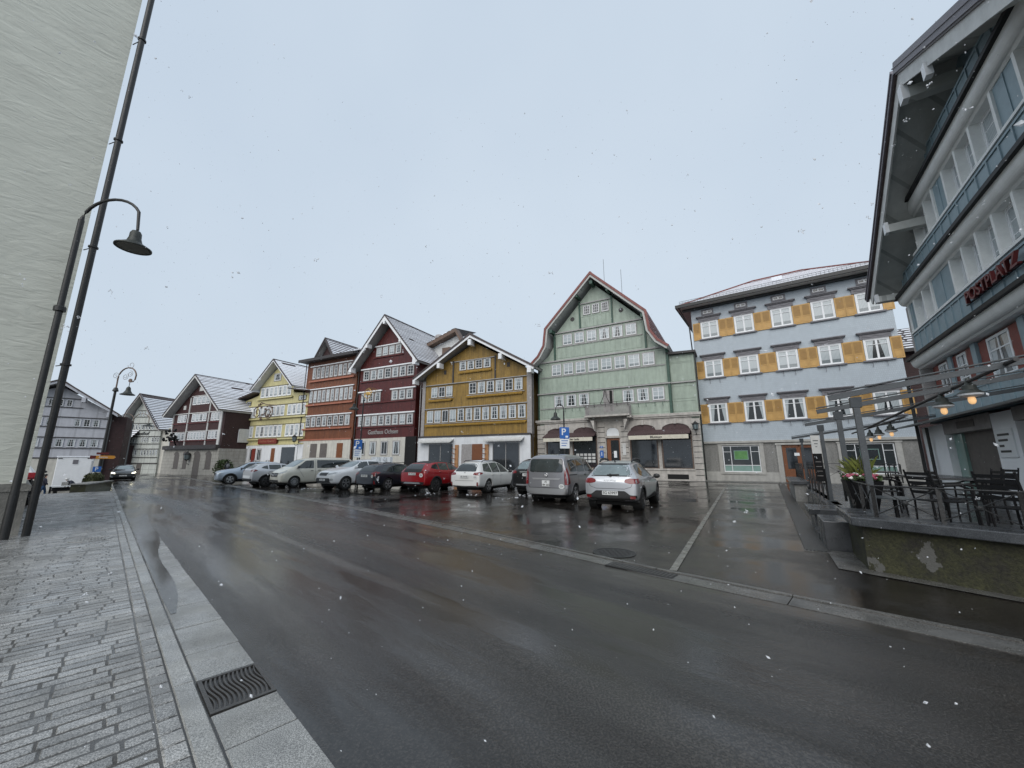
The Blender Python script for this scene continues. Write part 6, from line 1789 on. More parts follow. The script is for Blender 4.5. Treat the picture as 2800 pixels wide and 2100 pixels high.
# 6 black SUV half hidden
c = suv('black_suv', 'black SUV with snow on its roof, half hidden behind the grey van', paint('black_paint_car', (.010, .010, .011), .1), (.35, 19.3), 30, (-1.29, 1), L=2.15, Hh=1.68, plate='AR 4187', glass='carglass_lt')
roofsnow(c, -1.3, .2, .55)
c.patch('chrome_strip', roundpoly([(-.42, 1.02), (.42, 1.02), (.42, 1.08), (-.42, 1.08)], .02), 'B', 'chrome', off=.02)
c.patch('skid_plate', roundpoly([(-.6, .44), (.6, .44), (.6, .50), (-.6, .50)], .01), 'B', 'rim', off=.03)
# 7 white pickup, nose towards us
c = Car('white_pickup', 'white pickup truck facing the camera with white boards stacked on its bed', [
    (2.45, .42, .70, .80, .62, .46), (2.36, .32, .86, .98, .86, .66), (1.9, .30, 1.0, 1.13, .94, .74), (1.3, .29, 1.08, 1.22, .95, .76), (1.1, .29, 1.1, 1.25, .95, .76), (.55, .29, 1.12, 1.55, .95, .66), (.25, .29, 1.13, 1.68, .95, .64),
    (-.4, .29, 1.14, 1.74, .95, .65), (-.95, .29, 1.14, 1.70, .95, .66), (-1.05, .3, 1.14, 1.24, .95, .8), (-2.3, .32, 1.14, 1.18, .95, .85), (-2.45, .38, 1.1, 1.15, .93, .84)],
    paint('pickup_white', (.72, .73, .74)), (1.55, -1.45), .37, clad_h=0, rim='rim', cat='pickup')
c.patch('windscreen', roundpoly([(-.68, 1.27), (.68, 1.27), (.58, 1.60), (-.58, 1.60)], .06), 'F', 'carglass_lt')
sym(c, 'side_window', roundpoly([(.95, 1.19), (.0, 1.19), (.0, 1.6), (.42, 1.58)], .05), 'carglass')
sym(c, 'side_window', roundpoly([(-.07, 1.19), (-.85, 1.19), (-.85, 1.58), (-.07, 1.6)], .05), 'carglass')
c.patch('grille', roundpoly([(-.34, .80), (.34, .80), (.42, .97), (-.42, .97)], .04), 'F', 'plastic', off=.012)
c.patch('lower_grille', roundpoly([(-.70, .36), (.70, .36), (.62, .66), (-.62, .66)], .08), 'F', 'plastic', off=.016)
for sg in (1, -1):
    c.patch('headlight', roundpoly([(sg*.44, .84), (sg*.86, .90), (sg*.88, 1.0), (sg*.48, .96)], .04), 'F', 'headlight', off=.014)
    c.patch('headlight_side', roundpoly([(2.1, .98), (2.36, .86), (2.4, .93), (2.2, 1.02)], .03), 'LR'[sg < 0], 'headlight', off=.012)
    c.patch('fog_light', roundpoly([(sg*.66, .52), (sg*.82, .52), (sg*.82, .64), (sg*.66, .64)], .05), 'F', 'headlight', off=.02)
    c.mirror(.95, 1.22, sg, c.body.data.materials[0]); c.handle(-.0, 1.05, sg)
c.plate(0, .56, 'AI 3 821', front=True)
for k in range(3):
    b = MB(); b.box(-1.2-.28*k-.22, -1.2-.28*k, -.5+.3*k, .1+.3*k, 1.15, 1.88); b.build('stacked_board', 'whitesign', c.root)
b = MB()
for y in (-.75, .75): b.tube([(-1.0, y, 1.2), (-1.1, y, 1.72), (-2.2, y, 1.2)], .035, 6)
b.build('roll_bar', c.body.data.materials[0], c.root)
c.place(-9.65, 22.95, 212, (1.55, 1))
# 8 beige van, nose towards us
c = Car('beige_van', 'long beige passenger van with dark side windows, nose towards the camera', [
    (2.5, .36, .66, .76, .60, .44), (2.42, .26, .80, .94, .86, .66), (2.1, .24, .98, 1.12, .94, .74), (1.75, .23, 1.06, 1.24, .95, .76), (1.15, .22, 1.10, 1.66, .955, .74), (.85, .22, 1.12, 1.82, .955, .76),
    (.3, .22, 1.13, 1.89, .955, .78), (-1.0, .22, 1.14, 1.90, .955, .79), (-2.2, .22, 1.14, 1.88, .955, .79), (-2.45, .25, 1.13, 1.82, .95, .78), (-2.52, .30, 1.08, 1.3, .93, .8)],
    paint('beige_paint', (.60, .58, .50)), (1.62, -1.58), .345, rim='steel', cat='van')
c.patch('windscreen', roundpoly([(-.72, 1.28), (.72, 1.28), (.66, 1.74), (-.66, 1.74)], .06), 'F', 'carglass_lt')
sym(c, 'side_window', roundpoly([(1.55, 1.18), (.42, 1.18), (.42, 1.70), (.92, 1.68)], .05), 'carglass')
sym(c, 'side_window', roundpoly([(.2, 1.18), (-2.25, 1.20), (-2.2, 1.70), (.2, 1.72)], .06), 'carglass')
c.patch('grille', roundpoly([(-.42, .66), (.42, .66), (.48, .90), (-.48, .90)], .04), 'F', 'plastic', off=.014)
c.patch('grille_bar', roundpoly([(-.44, .76), (.44, .76), (.44, .80), (-.44, .80)], .01), 'F', 'rim', off=.022)
hh = c.tree.ray_cast(Vector((5, 0, .78)), Vector((-1, 0, 0)))[0]
b = MB(); b.tube([(hh.x+.03, .1*cos(k*pi/8), .78+.1*sin(k*pi/8)) for k in range(17)], .014, 5); b.tube([(hh.x+.03, 0, .78), (hh.x+.03, 0, .88)], .012, 5); b.tube([(hh.x+.03, 0, .78), (hh.x+.03, .085, .73)], .012, 5); b.tube([(hh.x+.03, 0, .78), (hh.x+.03, -.085, .73)], .012, 5); b.build('badge', 'chrome', c.root)
c.patch('lower_grille', roundpoly([(-.6, .34), (.6, .34), (.56, .46), (-.56, .46)], .04), 'F', 'plastic', off=.014)
c.patch('sill_cladding', [(-.9, .22), (.9, .22), (.9, .3), (-.9, .3)], 'F', 'plastic', off=.01)
for sg in (1, -1):
    c.patch('headlight', roundpoly([(sg*.52, .80), (sg*.9, .96), (sg*.9, 1.06), (sg*.54, .92)], .03), 'F', 'headlight', off=.014)
    c.patch('headlight_side', roundpoly([(2.05, 1.06), (2.42, .82), (2.45, .9), (2.2, 1.08)], .03), 'LR'[sg < 0], 'headlight', off=.014)
    c.mirror(1.45, 1.22, sg, 'plastic'); c.handle(.55, 1.02, sg, 'plastic'); c.handle(.05, 1.04, sg, 'plastic')
seam(c, [(.32, .3), (.32, 1.8)]); seam(c, [(1.05, .6), (1.4, 1.1)]); seam(c, [(-1.05, .5), (-1.05, 1.1)])
c.place(-14.1, 25.55, 216, (1.62, 1))
# 9 small silver SUV seen from behind, 10 pale blue SUV side on
c = suv('silver_suv', 'small silver-white SUV seen from behind between pale blue SUV and beige van', paint('silver_white_paint', (.55, .56, .58), .3), (-18.0, 27.6), 38, (-1.25, 1), L=2.12, Hh=1.55)
c.patch('bumper_trim', roundpoly([(-.6, .54), (.6, .54), (.66, .72), (-.66, .72)], .03), 'B', 'whitesign', off=.02)
roofsnow(c, -1.3, .0, .5)
c = suv('pale_blue_suv', 'pale blue-grey SUV with roof bars, nose to the left, leftmost of the parked cars', paint('pale_blue_paint', (.33, .39, .46), .4), (-21.0, 29.3), 228, (1.42, 1), L=2.3, Hh=1.68, rim='rim')
b = MB()
for x in (-.1, -1.0): b.beam((x, -.6, 1.74), (x, .6, 1.74), .05, .03); b.beam((x, -.55, 1.64), (x, -.55, 1.74), .05, .05); b.beam((x, .55, 1.64), (x, .55, 1.74), .05, .05)
b.build('roof_bar', 'chrome', c.root)
# 11 oncoming dark hatchback with lit headlights
c = Car('oncoming_car', 'dark grey car driving towards the camera with its headlights on', [
    (2.1, .32, .62, .70, .62, .45), (2.0, .24, .72, .82, .82, .62), (1.6, .22, .82, .95, .89, .70), (1.1, .21, .88, 1.02, .90, .72), (.85, .21, .90, 1.05, .90, .72), (.3, .21, .92, 1.32, .90, .62),
    (0, .21, .93, 1.42, .90, .60), (-.6, .21, .95, 1.47, .90, .60), (-1.4, .21, .98, 1.42, .9, .58), (-1.9, .28, .98, 1.1, .86, .60), (-2.05, .34, .80, .86, .80, .60)],
    paint('graphite_paint', (.045, .05, .055), .4), (1.32, -1.3), .33, rim='rim', group=None)
c.patch('windscreen', roundpoly([(-.66, 1.06), (.66, 1.06), (.54, 1.36), (-.54, 1.36)], .06), 'F', 'carglass_lt')
c.patch('grille', roundpoly([(-.5, .58), (.5, .58), (.56, .70), (-.56, .70)], .04), 'F', 'plastic', off=.012)
c.patch('chrome_strip', roundpoly([(-.55, .69), (.55, .69), (.55, .715), (-.55, .715)], .005), 'F', 'chrome', off=.02)
c.patch('lower_grille', roundpoly([(-.7, .30), (.7, .30), (.66, .44), (-.66, .44)], .04), 'F', 'plastic', off=.012)
c.plate(0, .48, 'AI 7 702', front=True)
for sg in (1, -1):
    c.patch('headlight', roundpoly([(sg*.56, .66), (sg*.82, .72), (sg*.84, .80), (sg*.58, .76)], .03), 'F', 'headlit', off=.016)
    c.patch('fog_light', roundpoly([(sg*.66, .34), (sg*.80, .34), (sg*.80, .42), (sg*.66, .42)], .03), 'F', 'headlight', off=.018)
    c.mirror(.65, .98, sg, 'plastic')
sym(c, 'side_window', roundpoly([(.7, .99), (-1.3, 1.0), (-1.1, 1.34), (.1, 1.34)], .05), 'carglass')
c.place(-37.9, 38.3, 136)
random.seed(5)

# ================================================================== STREET FURNITURE
def g3(x, y, dz=0): return (x, y, g(x, y)+dz)
# curved lamp post at the left
t = root('street_lamp', 'tall dark curved-arm street lamp in front of the left plaster wall', 'street lamp', g3(-10.70, 8.52), 0)
b = MB(); b.tube([(0, 0, 0), (0, 0, .9), (0, 0, 1.0), (0, 0, 7.5)], [.075, .075, .066, .058], 14); b.lathe([(.105, 0), (.105, .1), (.09, .12)], (0, 0, 5.1), 14)
b.build('post', 'blackpipe', t, smooth=True)
b = MB()
arc = [(0, 0, 7.45)]+[(.73-.73*cos(a), 0, 7.45+.62*sin(a)) for a in [pi*k/14 for k in range(1, 13)]]+[(1.45, 0, 7.22)]
b.tube(arc, [.048]+[.034]*12+[.03], 10); b.build('curved_arm', 'blackpipe', t, smooth=True)
b = MB(); b.lathe([(.03, .42), (.08, .40), (.11, .34), (.115, .22), (.15, .10), (.31, -.01), (.345, -.03), (.345, -.055), (.30, -.04)], (1.43, 0, 6.78), 28); b.build('lamp_shade', 'lampshade', t, smooth=True)
b = MB(); b.lathe([(.29, -.045), (.01, -.02)], (1.43, 0, 6.78), 28); b.build('lamp_reflector', 'lampunder', t)
# ornate lamp post with signs
LP = (-29.1, 27.6)
t = root('ornate_street_lamp', 'ornate dark street lamp with scrolls and bell-shaped shade beyond the pavement', 'street lamp', g3(*LP), RD(-8))
b = MB()
b.tube([(0, 0, 0), (0, 0, 1.2), (0, 0, 1.25), (0, 0, 6.9)], [.13, .12, .095, .075], 12); b.lathe([(.10, 0), (.17, .04), (.17, .08), (.1, .3)], (0, 0, 6.75), 12); b.build('post', 'blackpipe', t)
b = MB()
b.tube([(0, 0, 6.9), (.01, 0, 7.3)]+[(.78-.78*cos(a), 0, 7.75+.78*sin(a)) for a in [pi*(-.08+k/14) for k in range(1, 15)]]+[(1.5, 0, 7.6), (1.38, 0, 7.47), (1.2, 0, 7.45)], .045, 8)
b.lathe([(.02, -.03), (.14, -.03), (.14, .03), (.02, .03)], (1.12, 0, 7.55), 12, 'y')
b.build('curved_arm', 'copper', t)
b = MB()
def spir(cx, cz, r0, r1, a0, a1, n=24, y=0): return [(cx+(r0+(r1-r0)*i/n)*cos(a0+(a1-a0)*i/n), y, cz+(r0+(r1-r0)*i/n)*sin(a0+(a1-a0)*i/n)) for i in range(n+1)]
for q in (spir(-.25, 7.95, .28, .06, RD(-60), RD(-60+560)), spir(.62, 7.85, .26, .06, RD(60), RD(60-600)), spir(1.0, 8.05, .24, .06, RD(100), RD(100-560)), spir(.95, 8.72, .3, .1, RD(180), RD(180+400))): b.tube(q, .016, 4)
b.build('scroll', 'panelgrey', t)
b = MB(); b.tube([(1.1, 0, 7.45), (1.1, 0, 7.05)], .02, 5); b.lathe([(.05, .6), (.12, .5), (.15, .3), (.25, .12), (.42, .02), (.42, -.02)], (1.1, 0, 6.5), 20); b.build('lamp_shade', 'lampshade', t)
t = root('direction_sign', 'orange-yellow pointed direction boards fixed to the ornate lamp post', 'direction sign', (LP[0], LP[1], 1.6), RD(40))
t.scale = (.62, .8, .8)
b = MB(); b.box(-.75, 1.0, -.16, -.12, .05, .33); b.prism([(1.0, .05), (1.0, .33), (1.15, .19)], -.16, -.12); b.build('arrow_board', 'yellowsign', t)
b = MB(); b.box(-.45, .55, -.16, -.12, .42, .6); b.build('arrow_board', 'signred', t)
b = MB(); b.box(-.9, -.45, -.17, -.16, .05, .33); b.build('red_panel', 'signred', t)
text('lettering', 'Zentrum', .2, (.15, -.17, .19), FACE, 'whitesign', t)
t = root('parking_sign', 'small blue parking sign with P on the ornate lamp post above the dark planter', 'parking sign', (LP[0]+.1, LP[1]-.25, .28), RD(40))
t.scale = (.62, .62, .62)
b = MB(); b.box(-.33, .33, -.04, 0, .75, 1.33); b.build('sign_plate', 'bluesign', t)
text('lettering', 'P', .52, (-.03, -.05, 1.04), FACE, 'whitesign', t)
b = MB(); b.box(-.33, .33, -.04, 0, .5, .72); b.build('sub_plate', 'whitesign', t)
b = MB(); b.box(-.26, .26, -.05, -.04, .58, .64); b.build('sub_plate_bar', 'text_dark', t)
# far double lamp
x, y = -42.2, 42.6
t = root('double_arm_lamp', 'slim double-arm street lamp far off before the pale house', 'street lamp', g3(x, y), RD(-5))
b = MB(); b.tube([(0, 0, -1), (0, 0, 6.1)], [.09, .05], 8); b.build('post', 'galv', t)
for sg in (-1, 1):
    b = MB(); b.tube([(0, 0, 5.9), (0, 0, 6.3)]+[(sg*(.95-.95*cos(a)), 0, 6.3+.75*sin(a)) for a in [pi*k/10 for k in range(1, 10)]]+[(sg*1.9, 0, 6.0)], .035, 6); b.build('curved_arm', 'copper', t)
    b = MB(); b.lathe([(.08, .25), (.14, .2), (.2, .05), (.55, -.08), (.55, -.12)], (sg*1.9, 0, 5.75), 16); b.build('lamp_shade', 'lampshade', t)
# parking signs on posts
def psign(x, y, zt, label, s=1.0, pole=True, lamp=False):
    t = root('parking_sign', label, 'parking sign', g3(x, y), RD(3))
    b = MB(); b.tube([(0, .04, 0), (0, .04, zt+.05)], .035, 8); b.build('sign_post', 'galv' if not lamp else 'blackpipe', t)
    w = .26*s
    b = MB(); b.box(-w, w, -.02, 0, zt-.62*s, zt); b.build('sign_plate', 'bluesign', t)
    text('lettering', 'P', .5*s, (-.05*s, -.03, zt-.27*s), FACE, 'whitesign', t)
    b = MB(); b.box(.05*s, .19*s, -.026, -.02, zt-.56*s, zt-.46*s); b.build('meter_symbol', 'whitesign', t)
    b = MB(); b.box(-w, w, -.02, 0, zt-1.14*s, zt-.64*s); b.build('sub_plate', 'whitesign', t)
    for k in range(3):
        b = MB(); b.box(-w*.7, w*(.7-.2*k), -.025, -.02, zt-(.75+.13*k)*s, zt-(.71+.13*k)*s); b.build('text_line', 'bluesign', t)
    return t
p1 = (2.85, 20.9)
psign(p1[0], p1[1], 3.35, 'blue parking sign with white plate on the lamp post by the green house', 1.0, lamp=True)
t = root('slim_street_lamp', 'slim hooked street lamp with bell shade in front of the green house', 'street lamp', g3(p1[0]+.02, p1[1]+.25), 0)
b = MB(); b.tube([(0, 0, 0), (0, 0, 4.3)], [.055, .04], 10); b.tube([(0, 0, 4.25)]+[(-.22+.22*cos(a), 0, 4.35+.3*sin(a)) for a in [pi*k/8 for k in range(8)]]+[(-.46, 0, 4.15)], .025, 6); b.build('post', 'blackpipe', t)
b = MB(); b.lathe([(.05, .42), (.09, .38), (.11, .2), (.27, .06), (.28, 0)], (-.46, 0, 3.78), 16); b.build('lamp_shade', 'lampshade', t)
psign(-10.1, 25.4, 3.0, 'blue parking sign with white plate in front of the red inn', 1.0, lamp=True)
t = root('slim_street_lamp', 'slim hooked street lamp with bell shade in front of the red inn', 'street lamp', g3(-10.1, 25.75), 0)
b = MB(); b.tube([(0, 0, 0), (0, 0, 5.7)], [.055, .04], 10); b.tube([(0, 0, 5.65)]+[(-.3+.3*cos(a), 0, 5.75+.35*sin(a)) for a in [pi*k/8 for k in range(8)]]+[(-.62, 0, 5.5)], .025, 6); b.build('post', 'blackpipe', t)
b = MB(); b.lathe([(.05, .42), (.09, .38), (.11, .2), (.30, .06), (.31, 0)], (-.62, 0, 5.05), 16); b.build('lamp_shade', 'lampshade', t)

# ------------------------------------------------------------------ lower square on the left
Z0 = -1.42
t = root('white_trailer', 'white box trailer with snow along its roof edge standing on the lower square', 'trailer', (-37.0, 33.0, Z0), RD(45))
b = MB(); b.box(-1.0, 1.0, 0, 3.6, .75, 3.2); b.build('box_body', 'white', t, bevel=.04)
b = MB(); b.box(-1.04, 1.04, -.05, 3.65, 3.2, 3.3); b.build('snow', 'snow', t, bevel=.03)
b = MB(); b.box(-.1, .2, -.03, 0, 2.65, 3.0); b.build('vent_hatch', 'mauvegrey', t)
band_(t, 'marker_lamp', 'black', [(-.95, -.7, -.03, 0, 3.08, 3.14), (.7, .95, -.03, 0, 3.08, 3.14)])
b = MB(); b.box(-.95, .95, .2, 3.4, .45, .75); b.build('chassis', 'black', t)
for x0 in (-.95, .75):
    b = MB(); b.lathe([(.33, 0), (.33, .2)], (x0, 1.8, .33), 16, 'x'); b.build('wheel', 'rubber', t)
MBs = MB(); MBs.box(-1.3, 1.5, -.3, .3, .92, .98); tb = root('market_table', 'long white-edged market table in front of the white trailer', 'table', (-35.3, 31.8, Z0), RD(45)); MBs.build('table_top', 'whitesign', tb)
for x0 in (-1.2, 1.4): MB().box(x0-.04, x0+.04, -.3, .3, 0, .95).build('leg', 'black', tb)
t = root('cash_box', 'small olive-grey box on the market table by the trailer', 'box', (-35.7, 31.5, Z0+1.02), RD(45)); b = MB(); b.box(-.18, .18, -.15, .15, -.04, .22); b.box(-.13, .13, -.16, -.15, .02, .16); b.build('casing', 'stonegrey', t)
t = root('market_parasol', 'closed red and white market canopy behind the man in blue', 'canopy', (-35.5, 28.6, Z0), 0)
MB().tube([(0, 0, 0), (0, 0, 2.5)], .04, 6).build('pole', 'galv', t)
MB().lathe([(.75, 1.6), (.72, 2.05), (.1, 2.1)], n=8).build('red_skirt', 'redcloth', t); MB().lathe([(.5, 2.08), (.03, 2.75)], n=8).build('white_top', 'whitesign', t)
# planter trough and hedge at the end of the pavement
t = root('planter_wall', 'dark stained low planter wall at the far end of the brick pavement', 'planter', g3(-26.0, 23.7), math.atan2(3.7, -2.3))
MB().box(0, 4.6, -.3, .35, -1.2, .34).build('trough', 'moss', t); MB().box(-.05, 4.65, -.35, .4, .34, .40).build('coping', 'stonegrey', t)
t = root('hedge_bush', 'rounded mossy-green clipped bush growing in the dark planter', 'bush', g3(-28.3, 26.6, .2), 0)
t.scale = (.75, .75, .9)
b = MB()
for k in range(420):
    a, u, r = random.uniform(0, 2*pi), random.uniform(-.3, 1), random.uniform(.75, 1.05)
    q = math.sqrt(max(0, 1-u*u))
    c = Vector((r*.75*q*cos(a), r*.55*q*sin(a), .35+r*.55*u)); d1 = Vector((random.uniform(-1, 1), random.uniform(-1, 1), random.uniform(-1, 1))).normalized()*.09; d2 = d1.cross(Vector((random.random(), random.random(), random.random()))).normalized()*.07
    b.quad(c-d1, c+d2, c+d1, c-d2)
b.build('foliage', 'hedge', t, recalc=False)
MB().blob((0, 0, .3), .5, sq=(1.25, .95, .9), jit=.1).build('branches', 'hedge', t)
# covered scooter beside the near building
t = root('parked_scooter', 'dark motor scooter parked beyond the corner of the left plaster building', 'scooter', g3(-18.2, 14.75), RD(128))
for x0 in (-.62, .66):
    MB().lathe([(.16, -.06), (.24, -.07), (.27, -.03), (.27, .03), (.24, .07), (.16, .06)], (x0, 0, .27), 18, 'y').build('wheel', 'rubber', t)
b = MB(); b.blob((-.35, 0, .62), .36, sq=(1.35, .6, .75), jit=.05); b.beam((-.1, 0, .3), (.4, 0, .32), .34, .1); b.beam((.42, 0, .3), (.55, 0, .95), .36, .08); b.blob((.6, 0, .55), .2, sq=(1, .6, 1), jit=.05); b.build('body', 'black', t, smooth=True)
b = MB(); b.blob((-.3, 0, .86), .25, sq=(1.5, .6, .35), jit=.03); b.build('seat', 'plastic', t)
b = MB(); b.tube([(.5, -.33, 1.08), (.56, 0, 1.03), (.5, .33, 1.08)], .02, 6); b.tube([(.55, 0, 1.0), (.68, 0, .3)], .03, 6); b.build('handlebar', 'plastic', t)
for sg in (-1, 1): MB().blob((.5, sg*.3, 1.27), .07, sq=(.4, 1, .7), jit=0).build('mirror', 'plastic', t)
MB().blob((-.8, 0, 1.02), .2, sq=(.9, .9, .75), jit=.02).build('top_box', 'black', t)

# ------------------------------------------------------------------ people
def person(label, loc, az, h, coat, legs, head='cloth_navy', pose='stand', extra=None):
    a = math.atan2(cos(RD(az)), sin(RD(az)))
    t = root('person', label, 'person', loc, a)
    k = h/1.75
    J = {'pelvis': (0, 0, .93), 'chest': (.02, 0, 1.28), 'neck': (.0, 0, 1.48), 'headb': (.02, 0, 1.56), 'head': (.03, 0, 1.68)}
    if pose == 'bend': J.update(pelvis=(-.1, 0, .9), chest=(.18, 0, 1.18), neck=(.3, 0, 1.32), headb=(.36, 0, 1.38), head=(.42, 0, 1.44))
    step = .12 if pose == 'walk' else .02
    seg = [('pelvis', None, .15), ('chest', 'pelvis', .19), ('neck', 'chest', .075), ('headb', 'neck', .085), ('head', 'headb', .11)]
    cx, cy, cz = J['chest']
    for sg, n in ((1, 'l'), (-1, 'r')):
        J['sh'+n] = (cx, sg*.2, cz+.11); J['el'+n] = (cx-.02+(.12 if pose != 'stand' else 0), sg*.27, cz-.17); J['ha'+n] = (cx+.2, sg*.2, cz-.34 if pose != 'stand' else cz-.38)
        J['hi'+n] = (0, sg*.1, .86); J['kn'+n] = (sg*step+.03, sg*.11, .48); J['an'+n] = (sg*step*1.6-.02, sg*.11, .08); J['to'+n] = (sg*step*1.6+.14, sg*.12, .04)
        seg += [('sh'+n, 'chest', .085), ('el'+n, 'sh'+n, .065), ('ha'+n, 'el'+n, .045), ('hi'+n, 'pelvis', .12), ('kn'+n, 'hi'+n, .08), ('an'+n, 'kn'+n, .055), ('to'+n, 'an'+n, .04)]
    names = [s[0] for s in seg]
    me = bpy.data.meshes.new('figure')
    me.from_pydata([tuple(c*k for c in J[n]) for n in names], [(names.index(s[1]), i) for i, s in enumerate(seg) if s[1]], [])
    o = bpy.data.objects.new('figure', me); COL.objects.link(o)
    sk = o.modifiers.new('skin', 'SKIN')
    for i, s in enumerate(seg): me.skin_vertices[0].data[i].radius = (s[2]*k, s[2]*k*(1.15 if s[0] in ('pelvis', 'chest') else 1))
    me.skin_vertices[0].data[0].use_root = True
    md = o.modifiers.new('sub', 'SUBSURF'); md.levels = 1
    dg = bpy.context.evaluated_depsgraph_get()
    m2 = bpy.data.meshes.new_from_object(o.evaluated_get(dg)); bpy.data.objects.remove(o)
    m2.materials.clear()
    for q in (coat, legs, 'skin', 'black', head): m2.materials.append(M[q])
    hx, hy, hz = (c*k for c in J['head'])
    for p in m2.polygons:
        c = p.center; p.use_smooth = True
        dh = (Vector(c)-Vector((hx, hy, hz-.04))).length
        if c.z < .11*k: p.material_index = 3
        elif c.z < .86*k: p.material_index = 1
        if dh < .19*k and c.z > J['neck'][2]*k+.02: p.material_index = 2 if (c.x > hx and c.z < hz+.03*k) else 4
        for n in 'lr':
            if (Vector(c)-Vector(J['ha'+n])*k).length < .07: p.material_index = 2
    m2.name = 'body'
    b_ = bpy.data.objects.new('body', m2); COL.objects.link(b_); b_.parent = t
    hp_ = MB(); hp_.blob((hx-.015, hy, hz+.05*k), .115*k, sq=(1.05, 1, .75), jit=.03); hp_.build('hat', head, t, smooth=True)
    return t
person('person in a bright blue coat and trousers walking at the edge of the lower square', (-38.6, 32.5, Z0), 40, 1.78, 'cloth_navy', 'cloth_blue', 'black', 'walk')
person('person in dark coat and pale cap bending over the market table by the trailer', (-35.5, 31.9, Z0), 200, 1.75, 'cloth_navy', 'black', 'offwhite', 'bend')
person('person in a long dark brown coat standing at the right edge of the trailer', (-35.6, 33.0, Z0), 150, 1.8, 'cloth_brown', 'cloth_brown', 'black')
t = person('person with grey backpack seen from behind near the bush and the pale blue SUV', g3(-36.6, 50.3), -50, 1.78, 'cloth_navy', 'black', 'black', 'walk')
MB().blob((-.22, 0, 1.22), .24, sq=(.6, .9, 1.1), jit=.03).build('backpack', 'cloth_grey', t, smooth=True)
# evergreen bush by the dark brown house
t = root('evergreen_bush', 'dark evergreen bush at the foot of the dark brown house beside the pedestrian', 'bush', g3(-38.2, 51.8), 0)
b = MB(); b.tube([(0, 0, 0), (.1, 0, .9)], .07, 6); b.build('stem', 'wood', t)
b = MB()
for k in range(700):
    a, r, z = random.uniform(0, 2*pi), 1.15*math.sqrt(random.random()), random.uniform(.1, 2.0)
    r *= math.sqrt(max(.05, 1-((z-.9)/1.2)**2))
    c = Vector((r*cos(a), r*sin(a), z)); d1 = Vector((random.uniform(-1, 1), random.uniform(-1, 1), random.uniform(-1, 1))).normalized()*.16; d2 = d1.cross(Vector((random.random(), random.random(), random.random()))).normalized()*.09
    b.quad(c-d1, c+d2, c+d1, c-d2)
b.build('foliage', 'leaf', t, recalc=False)

# ================================================================== TERRACE
def troot(name, label, cat, x, y, z, rz=0, group=None):
    wx, wy = hp(x, y)
    return root(name, label, cat, (wx, wy, z), HRZ+rz, group)
TF = .50
t = troot('terrace', 'raised paved hotel terrace floor behind the mossy wall', 'terrace', 3, -4.3, 0)
b = MB(); b.prismz([(-.3, .1), (13.25, .1), (13.75, 1.35), (15.2, 4.2), (15.2, 4.5), (-1.5, 4.5), (-1.5, .1)], -.2, TF); b.build('floor', 'granite_dark', t)
# boundary wall: mossy render with granite coping, corner cut towards the camera
t = troot('mossy_wall', 'low mossy rendered terrace wall with grey stone coping at right', 'wall', 0, 0, 0)
path = [(15.38, -4.40), (16.62, -4.40), (17.28, -3.05), (20.5, 3.3)]
inn = [(15.38, -4.08), (16.42, -4.08), (17.0, -2.9), (20.15, 3.3)]
b = MB()
for i in range(3): b.prismz([path[i], path[i+1], inn[i+1], inn[i]], -.15, .62)
b.build('rendered_wall', 'moss', t)
po = [(15.30, -4.52), (16.70, -4.52), (17.40, -3.08), (20.65, 3.3)]
pi_ = [(15.30, -4.02), (16.38, -4.02), (16.92, -2.9), (20.05, 3.3)]
b = MB()
for i in range(3): b.prismz([po[i], po[i+1], pi_[i+1], pi_[i]], .62+.0005*i, .74)
b.build('coping', 'granite_dark', t, bevel=.012)
# granite blocks along the terrace edge
t = troot('granite_block', 'dark polished granite block beside the left end of the mossy wall', 'granite block', 14.85, -4.55, 0, group=None)
MB().box(-.52, .50, -.19, .35, -.05, .50).build('block', 'granite_dark', t, bevel=.012)
t = troot('granite_bench', 'dark granite slab bench with open slot, behind the granite block', 'granite block', 12.7, -4.6, 0)
MB().box(-.6, .62, -.2, .45, .38, .50).build('slab', 'granite_dark', t, bevel=.01); MB().box(-.6, .55, -.1, .4, -.05, .38).build('base', 'granite_dark', t)
MB().box(.63, 1.6, -.15, .3, -.05, .14).build('low_step', 'granite_dark', t)
t = troot('pillar_wall', 'short rendered wall with stone cap at the far end of the terrace', 'wall', 3.4, -4.6, 0)
MB().box(-2.4, 2.5, -.1, .3, -.1, .66).build('rendered_wall', 'stonegrey', t); MB().box(-2.5, 2.6, -.18, .38, .66, .76).build('coping', 'granite_dark', t)
t = troot('edge_wall', 'low dark wall edging the terrace between the pillar wall and the granite bench', 'wall', 9, -4.35, 0)
MB().box(-3.05, 3.0, 0, .3, -.1, .50).build('wall', 'granite_dark', t)
# pergola: four posts, beams and lamp pipes are one steel frame
t = troot('pergola', 'grey steel pergola with four slender posts and sloping beams over the terrace', 'pergola', 0, 0, 0)
PP = [16.1, 14.2, 11.0, 3.75]
for i, x in enumerate(PP):
    zt = 2.54-(.03*i)
    b = MB(); b.box(x-.042, x+.042, -4.19, -4.11, TF+(.24 if i in (0, 3) else .0), zt); b.box(x-.10, x+.10, -4.26, -4.04, TF+(.24 if i in (0, 3) else .0), TF+(.26 if i in (0, 3) else .02)); b.build('post', 'pergola', t)
    b = MB(); b.prism([(x-.05, zt-.16), (x+.05, zt-.16), (x+.07, zt), (x-.07, zt)], -4.22, -4.08); b.build('bracket', 'pergola', t)
    b = MB(); b.beam((x, -4.48, zt+.06-.04), (x, 0.05, zt+.06+.66), .05, .085); b.beam((x, -4.48, zt+.135-.04), (x, .05, zt+.135+.66), .10, .018); b.build('beam', 'pergola', t)
